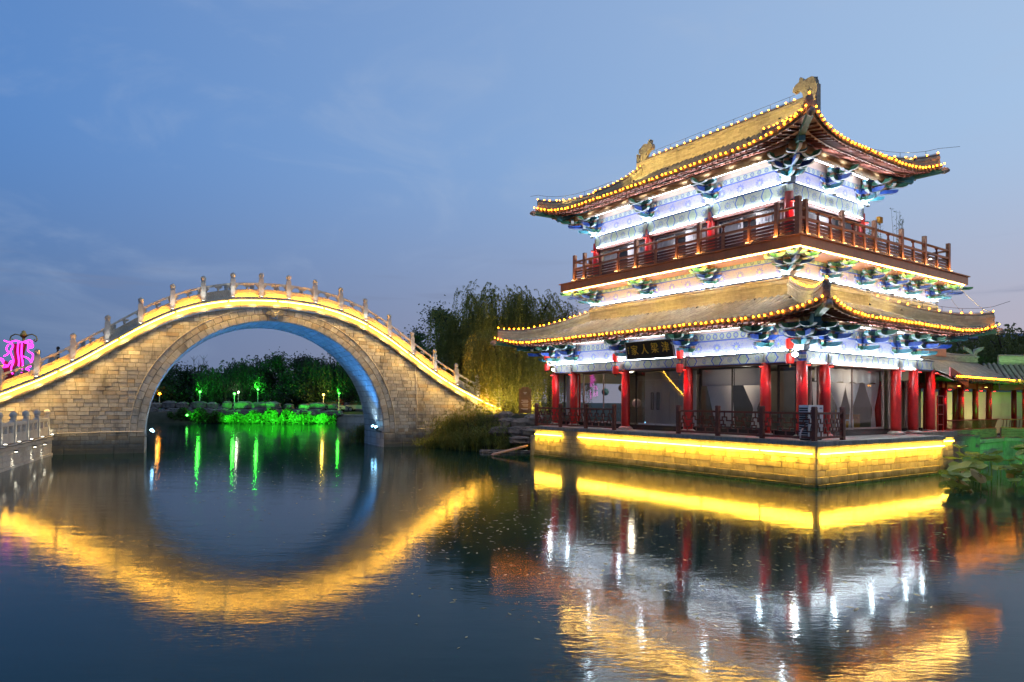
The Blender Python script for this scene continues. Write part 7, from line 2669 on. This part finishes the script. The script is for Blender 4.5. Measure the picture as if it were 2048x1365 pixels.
# gallery roofs
gt = []
gr = MB()
ge = MB()
gs = MB()
for F_, L, x0, x1 in ((GF1, GL1, -1.4, GL1 + 0.6), (GF2, GL2, -0.6, GL2)):
    def gz(d):
        return 4.30 + 1.05 * (0.75 * d / 1.9 + 0.25 * (d / 1.9) ** 2)
    for sg in (1, -1):
        def gp(x, d, dz=0.0):
            return g_local(F_, x, (-0.5 + d) if sg > 0 else (3.3 - d), gz(d) + dz)
        gr.grid(lambda u, v: tuple(gp(x0 + (x1 - x0) * u, 1.9 * v, -0.02)), 10, 6)
        gs.grid(lambda u, v: tuple(gp(x0 + (x1 - x0) * u, 0.05 + 1.6 * v, -0.12)), 10, 2)
        x = x0 + 0.1
        while x < x1:
            for j in range(5):
                d0, d1 = -0.04 + 1.9 * j / 5, 0.38 * (j + 1) + 0.0
                m = MB()
                vs_ = []
                for d, rr in ((d0, 0.082), (d1, 0.07)):
                    for q in range(6):
                        th = math.pi * q / 5
                        vs_.append(tuple(gp(x + rr * math.cos(th), d, rr * math.sin(th) - 0.02)))
                m.add(vs_, [(q, q + 1, q + 7, q + 6) for q in range(5)] + [(5, 4, 3, 2, 1, 0)])
                gt.append(m)
            c0 = gp(x, -0.04, 0.03)
            c1 = gp(x, -0.09, 0.03)
            ge.tube([c1, c0], 0.09, 8)
            q0, q1, q2 = gp(x + 0.03, -0.05, 0.0), gp(x + 0.22, -0.05, 0.0), gp(x + 0.125, -0.05, -0.16)
            ge.add([q0, q1, q2], [(0, 1, 2)])
            ge.bar(gp(x, 0.0, -0.16), gp(x, 0.9, -0.16), 0.06)
            x += 0.25
groof = gr.build('gallery_roof', 'shaded_pan_tile', gal)
gs.build('eave_board', 'rafter_red', groof)
stuff(ge.build('eave_tile_ends', 'eave_tile', groof))
pieces(groof, Frame((21.4, 33.1, 0), 0), 'roof_tile', 'roof_tile_rest', gt, 'roof_tile', 200)
PFsave = None
for F_, L, x0, x1 in ((GF1, GL1, -1.4, GL1 + 0.3), (GF2, GL2, 0.2, GL2)):
    pts = [tuple(g_local(F_, x0 + (x1 - x0) * i / 10, 1.4, 5.30 + (0.12 * (abs(i - 5) / 5) ** 2))) for i in range(11)]
    ridge('gallery_ridge', pts, 0.34, 0.2, groof, 0.07, 0.34, 0.05)
pc = g_local(GF1, GL1 - 0.2, 1.4, 5.6)
m = MB()
for s in (-1, 1):
    m.prism([(0.0, 0.0), (0.16, 0.0), (0.22, 0.3), (0.55, 0.5), (0.6, 0.66), (0.4, 0.62), (0.12, 0.5), (0.0, 0.2)], lambda u, v, w: (pc.x + s * u, pc.y + w, pc.z + v), -0.1, 0.1)
m.box((pc.x, pc.y, pc.z + 0.08), (0.6, 0.3, 0.1))
m.build('ridge_ornament', 'ornament_stone', groof)
# red end board against the pavilion
m = MB()
m.prism([(-1.6, 0.3), (0.6, -0.15), (0.6, 0.25), (-1.6, 0.75)], lambda u, v, w: tuple(g_local(GF1, u, -0.42 + w, 4.0 + v)), -0.04, 0.04)
m.build('barge_board', 'red_lacquer', gal)


def gstring(label, F_, x0, x1):
    n = int((x1 - x0) / 0.27)
    o = F_.w(x0, -0.62, 4.33)
    T = thing('string_lights', label, 'string lights', o)
    MB().tube([F_.w(x0 + (x1 - x0) * i / 12, -0.62, 4.34) - o for i in range(13)], 0.008, 4).build('cable', 'dark_metal', T)
    for i in range(n + 1):
        put('bulb', bulb_me, T, F_.w(x0 + (x1 - x0) * i / n, -0.62, 4.33) - o)


gstring('amber bulb string along the gallery eave next to the pavilion', GF1, -1.3, GL1 + 0.2)
gstring('amber bulb string along the right part of the gallery eave', GF2, 0.3, GL2 - 0.5)
for F_, x in GC:
    fixture('column_spotlight', 'red spotlight shining down a gallery column', 'spotlight', F_, (x, 0.28, 3.78), 0, 'lamp_red', False, 150, RED, 0.03, 55, (0, 0.14, -1), 'red spotlights on the gallery columns', off=0.1)
for k, (F_, x) in enumerate(((GF1, 1.6), (GF1, 5.4), (GF2, 2.4))):
    T = fixture('gallery_lamp', 'small yellow lamp under the gallery eave', 'lamp', F_, (x, 0.3, 3.98), 0, 'lamp_yellow', False, 6, (1.0, 0.8, 0.35), 0.03, 150, (0, 0.2, -1), 'small yellow lamps under the gallery eave', off=0.1)
# cream garden wall seen through the gallery, blue-roofed hall beyond
o = thing('garden_wall', 'cream plastered garden wall with a tiled cap seen through the gallery', 'wall', (22, 43.5, 1.2), R_(-6))
MB().box((12, 0, 1.3), (30, 0.3, 2.6)).build('wall_face', 'cream_wall', o)
MB().prism([(-0.4, 2.6), (0.4, 2.6), (0, 2.9)], lambda u, v, w: (w, u, v), -3, 27).build('wall_cap', 'far_roof', o)
fixture('garden_lamp', 'warm lamp washing the cream garden wall behind the gallery', 'lamp', Frame((27.5, 40.5, 1.3), 0), (0, 0, 0.2), 0, 'lamp_warm', True, 420, (1.0, 0.8, 0.45), 0.1, 160, (0, 1, 0.3))
p = unproject(1995, 668, 75)
o = thing('far_hall', 'long hall with a blue roof behind the willows on the right', 'building', (p.x, 75, 1.2))
MB().box((0, 3, (p.z - 1.2) / 2 - 0.3), (26, 6, p.z - 1.8)).build('wall', 'far_wall_pale', o)
MB().prism([(-14, p.z - 1.8), (14, p.z - 1.8), (14, p.z - 1.2), (-14, p.z - 1.2)], lambda u, v, w: (u, w, v), -0.8, 7).build('roof', 'blue_roof', o)
# step ladder beside the terrace
ld = thing('step_ladder', 'red metal frame ladder standing between the pavilion and the gallery', 'ladder', PF.w(13.0, 1.4, 1.73), PF.yaw)
for sx in (-0.28, 0.28):
    MB().bar((sx, 0, 0), (sx, 0, 1.7), 0.06).build('stile', 'red_lacquer', ld)
for z in (0.3, 0.8, 1.25, 1.68):
    MB().bar((-0.28, 0, z), (0.28, 0, z), 0.05).build('rung', 'red_lacquer', ld)

# ================================================================ lotus bed at the lower right
def lotus(label, x, y, h, R0, tilt_, az, cup, mat, group, seed):
    r = random.Random(seed)
    T = thing('lotus_leaf', label, 'lotus', (x, y, 0), 0, group)
    n, m_ = 18, 4
    mb = MB()
    vs_ = [(0, 0, -0.02)]
    ph_ = r.uniform(0, 6)
    for j in range(1, m_ + 1):
        f = j / m_
        for i in range(n):
            a = 2 * math.pi * i / n
            rr = R0 * f * (1 + 0.05 * math.sin(3 * a + ph_))
            z = cup * R0 * f * f + 0.07 * R0 * f * math.sin(5 * a + ph_) + 0.05 * R0 * math.sin(2 * a + ph_) * f
            vs_.append((rr * math.cos(a), rr * math.sin(a), z))
    fs_ = [(0, 1 + i, 1 + (i + 1) % n) for i in range(n)]
    for j in range(m_ - 1):
        for i in range(n):
            fs_.append((1 + j * n + i, 1 + j * n + (i + 1) % n, 1 + (j + 1) * n + (i + 1) % n, 1 + (j + 1) * n + i))
    mb.add(vs_, fs_)
    M_ = Matrix.Translation((0, 0, h)) @ Matrix.Rotation(az, 4, 'Z') @ Matrix.Rotation(tilt_, 4, 'X')
    mb.v = [tuple(M_ @ Vector(v)) for v in mb.v]
    mb.build('leaf_blade', mat, T, True)
    MB().tube([(r.uniform(-.12, .12), r.uniform(-.12, .12), -0.3), (0.03, 0, h * 0.5), (0, 0, h)], 0.014, 5).build('stem', mat, T)


r = random.Random(55)
nL = 0
for i in range(74):
    u = r.uniform(1895, 2140)
    f = r.random()
    v = 938 + 48 * f
    a = (3.0 * 1365.3) / (v - 810.5)
    y = a
    x = (u - 1024) / 1365.3 * y
    if y > 33.0 + max(0, (x - 21.4)) * 0.78 - 0.7:
        continue
    h = r.uniform(0.12, 1.05) * (0.5 + 0.8 * (1 - f))
    dry = r.random() < 0.1
    tl = r.uniform(0.05, 0.5)
    lotus('dry brown lotus leaf drooping in the bed beside the terrace' if dry else ('green lotus leaf standing above the water beside the terrace' if h > 0.5 else 'green lotus leaf low over the water beside the terrace'),
          x, y, h, r.uniform(0.24, 0.46), tl + (0.6 if dry else 0), r.uniform(0, 6.28), r.uniform(0.05, 0.4) * (-1 if dry else 1), 'leaf_dry' if dry else 'leaf_lotus',
          'dry lotus leaves' if dry else ('tall lotus leaves' if h > 0.5 else 'low lotus leaves'), 600 + i)
GLP = Vector((25.2, 31.2, 0.5))
for k, (pp, aim, e) in enumerate((((21.6, 26.4, 0.6), (0.5, 0.85, -0.02), 2200), ((25.2, 26.4, 0.6), (0.12, 1.0, -0.01), 2800))):
    fixture('pond_floodlight', ('left', 'right')[k] + ' green floodlight among the lotus leaves aimed at the gallery base', 'floodlight', FB, pp, 0, 'lamp_green', True, e, GREEN, 0.06, 62, aim, off=0.12)

# ================================================================ specks of duckweed and leaves drifting on the water
fk = MB()
r = random.Random(91)
for i in range(1500):
    if r.random() < 0.55:
        u, v = r.uniform(820, 1900), 1000 + abs(r.gauss(0, 110))
    else:
        u, v = r.uniform(320, 1100), 880 + abs(r.gauss(0, 90))
    if v > 1300:
        continue
    y = 3.0 * 1365.3 / (v - 803 - (u - 1024) * 0.0076)
    x = (u - 1024) / 1365.3 * y
    s = r.uniform(0.012, 0.04)
    a = r.uniform(0, 3.14)
    e1 = Vector((math.cos(a), math.sin(a), 0)) * s * r.uniform(1.0, 2.4)
    e2 = Vector((-math.sin(a), math.cos(a), 0)) * s * 0.6
    c_ = Vector((x, y, 0.004))
    fk.add([c_ - e1, c_ - e2, c_ + e1, c_ + e2], [(0, 1, 2, 3)])
stuff(tag(fk.build('floating_specks', 'flake'), 'pale leaf specks drifting on the dark water', 'floating leaves'))
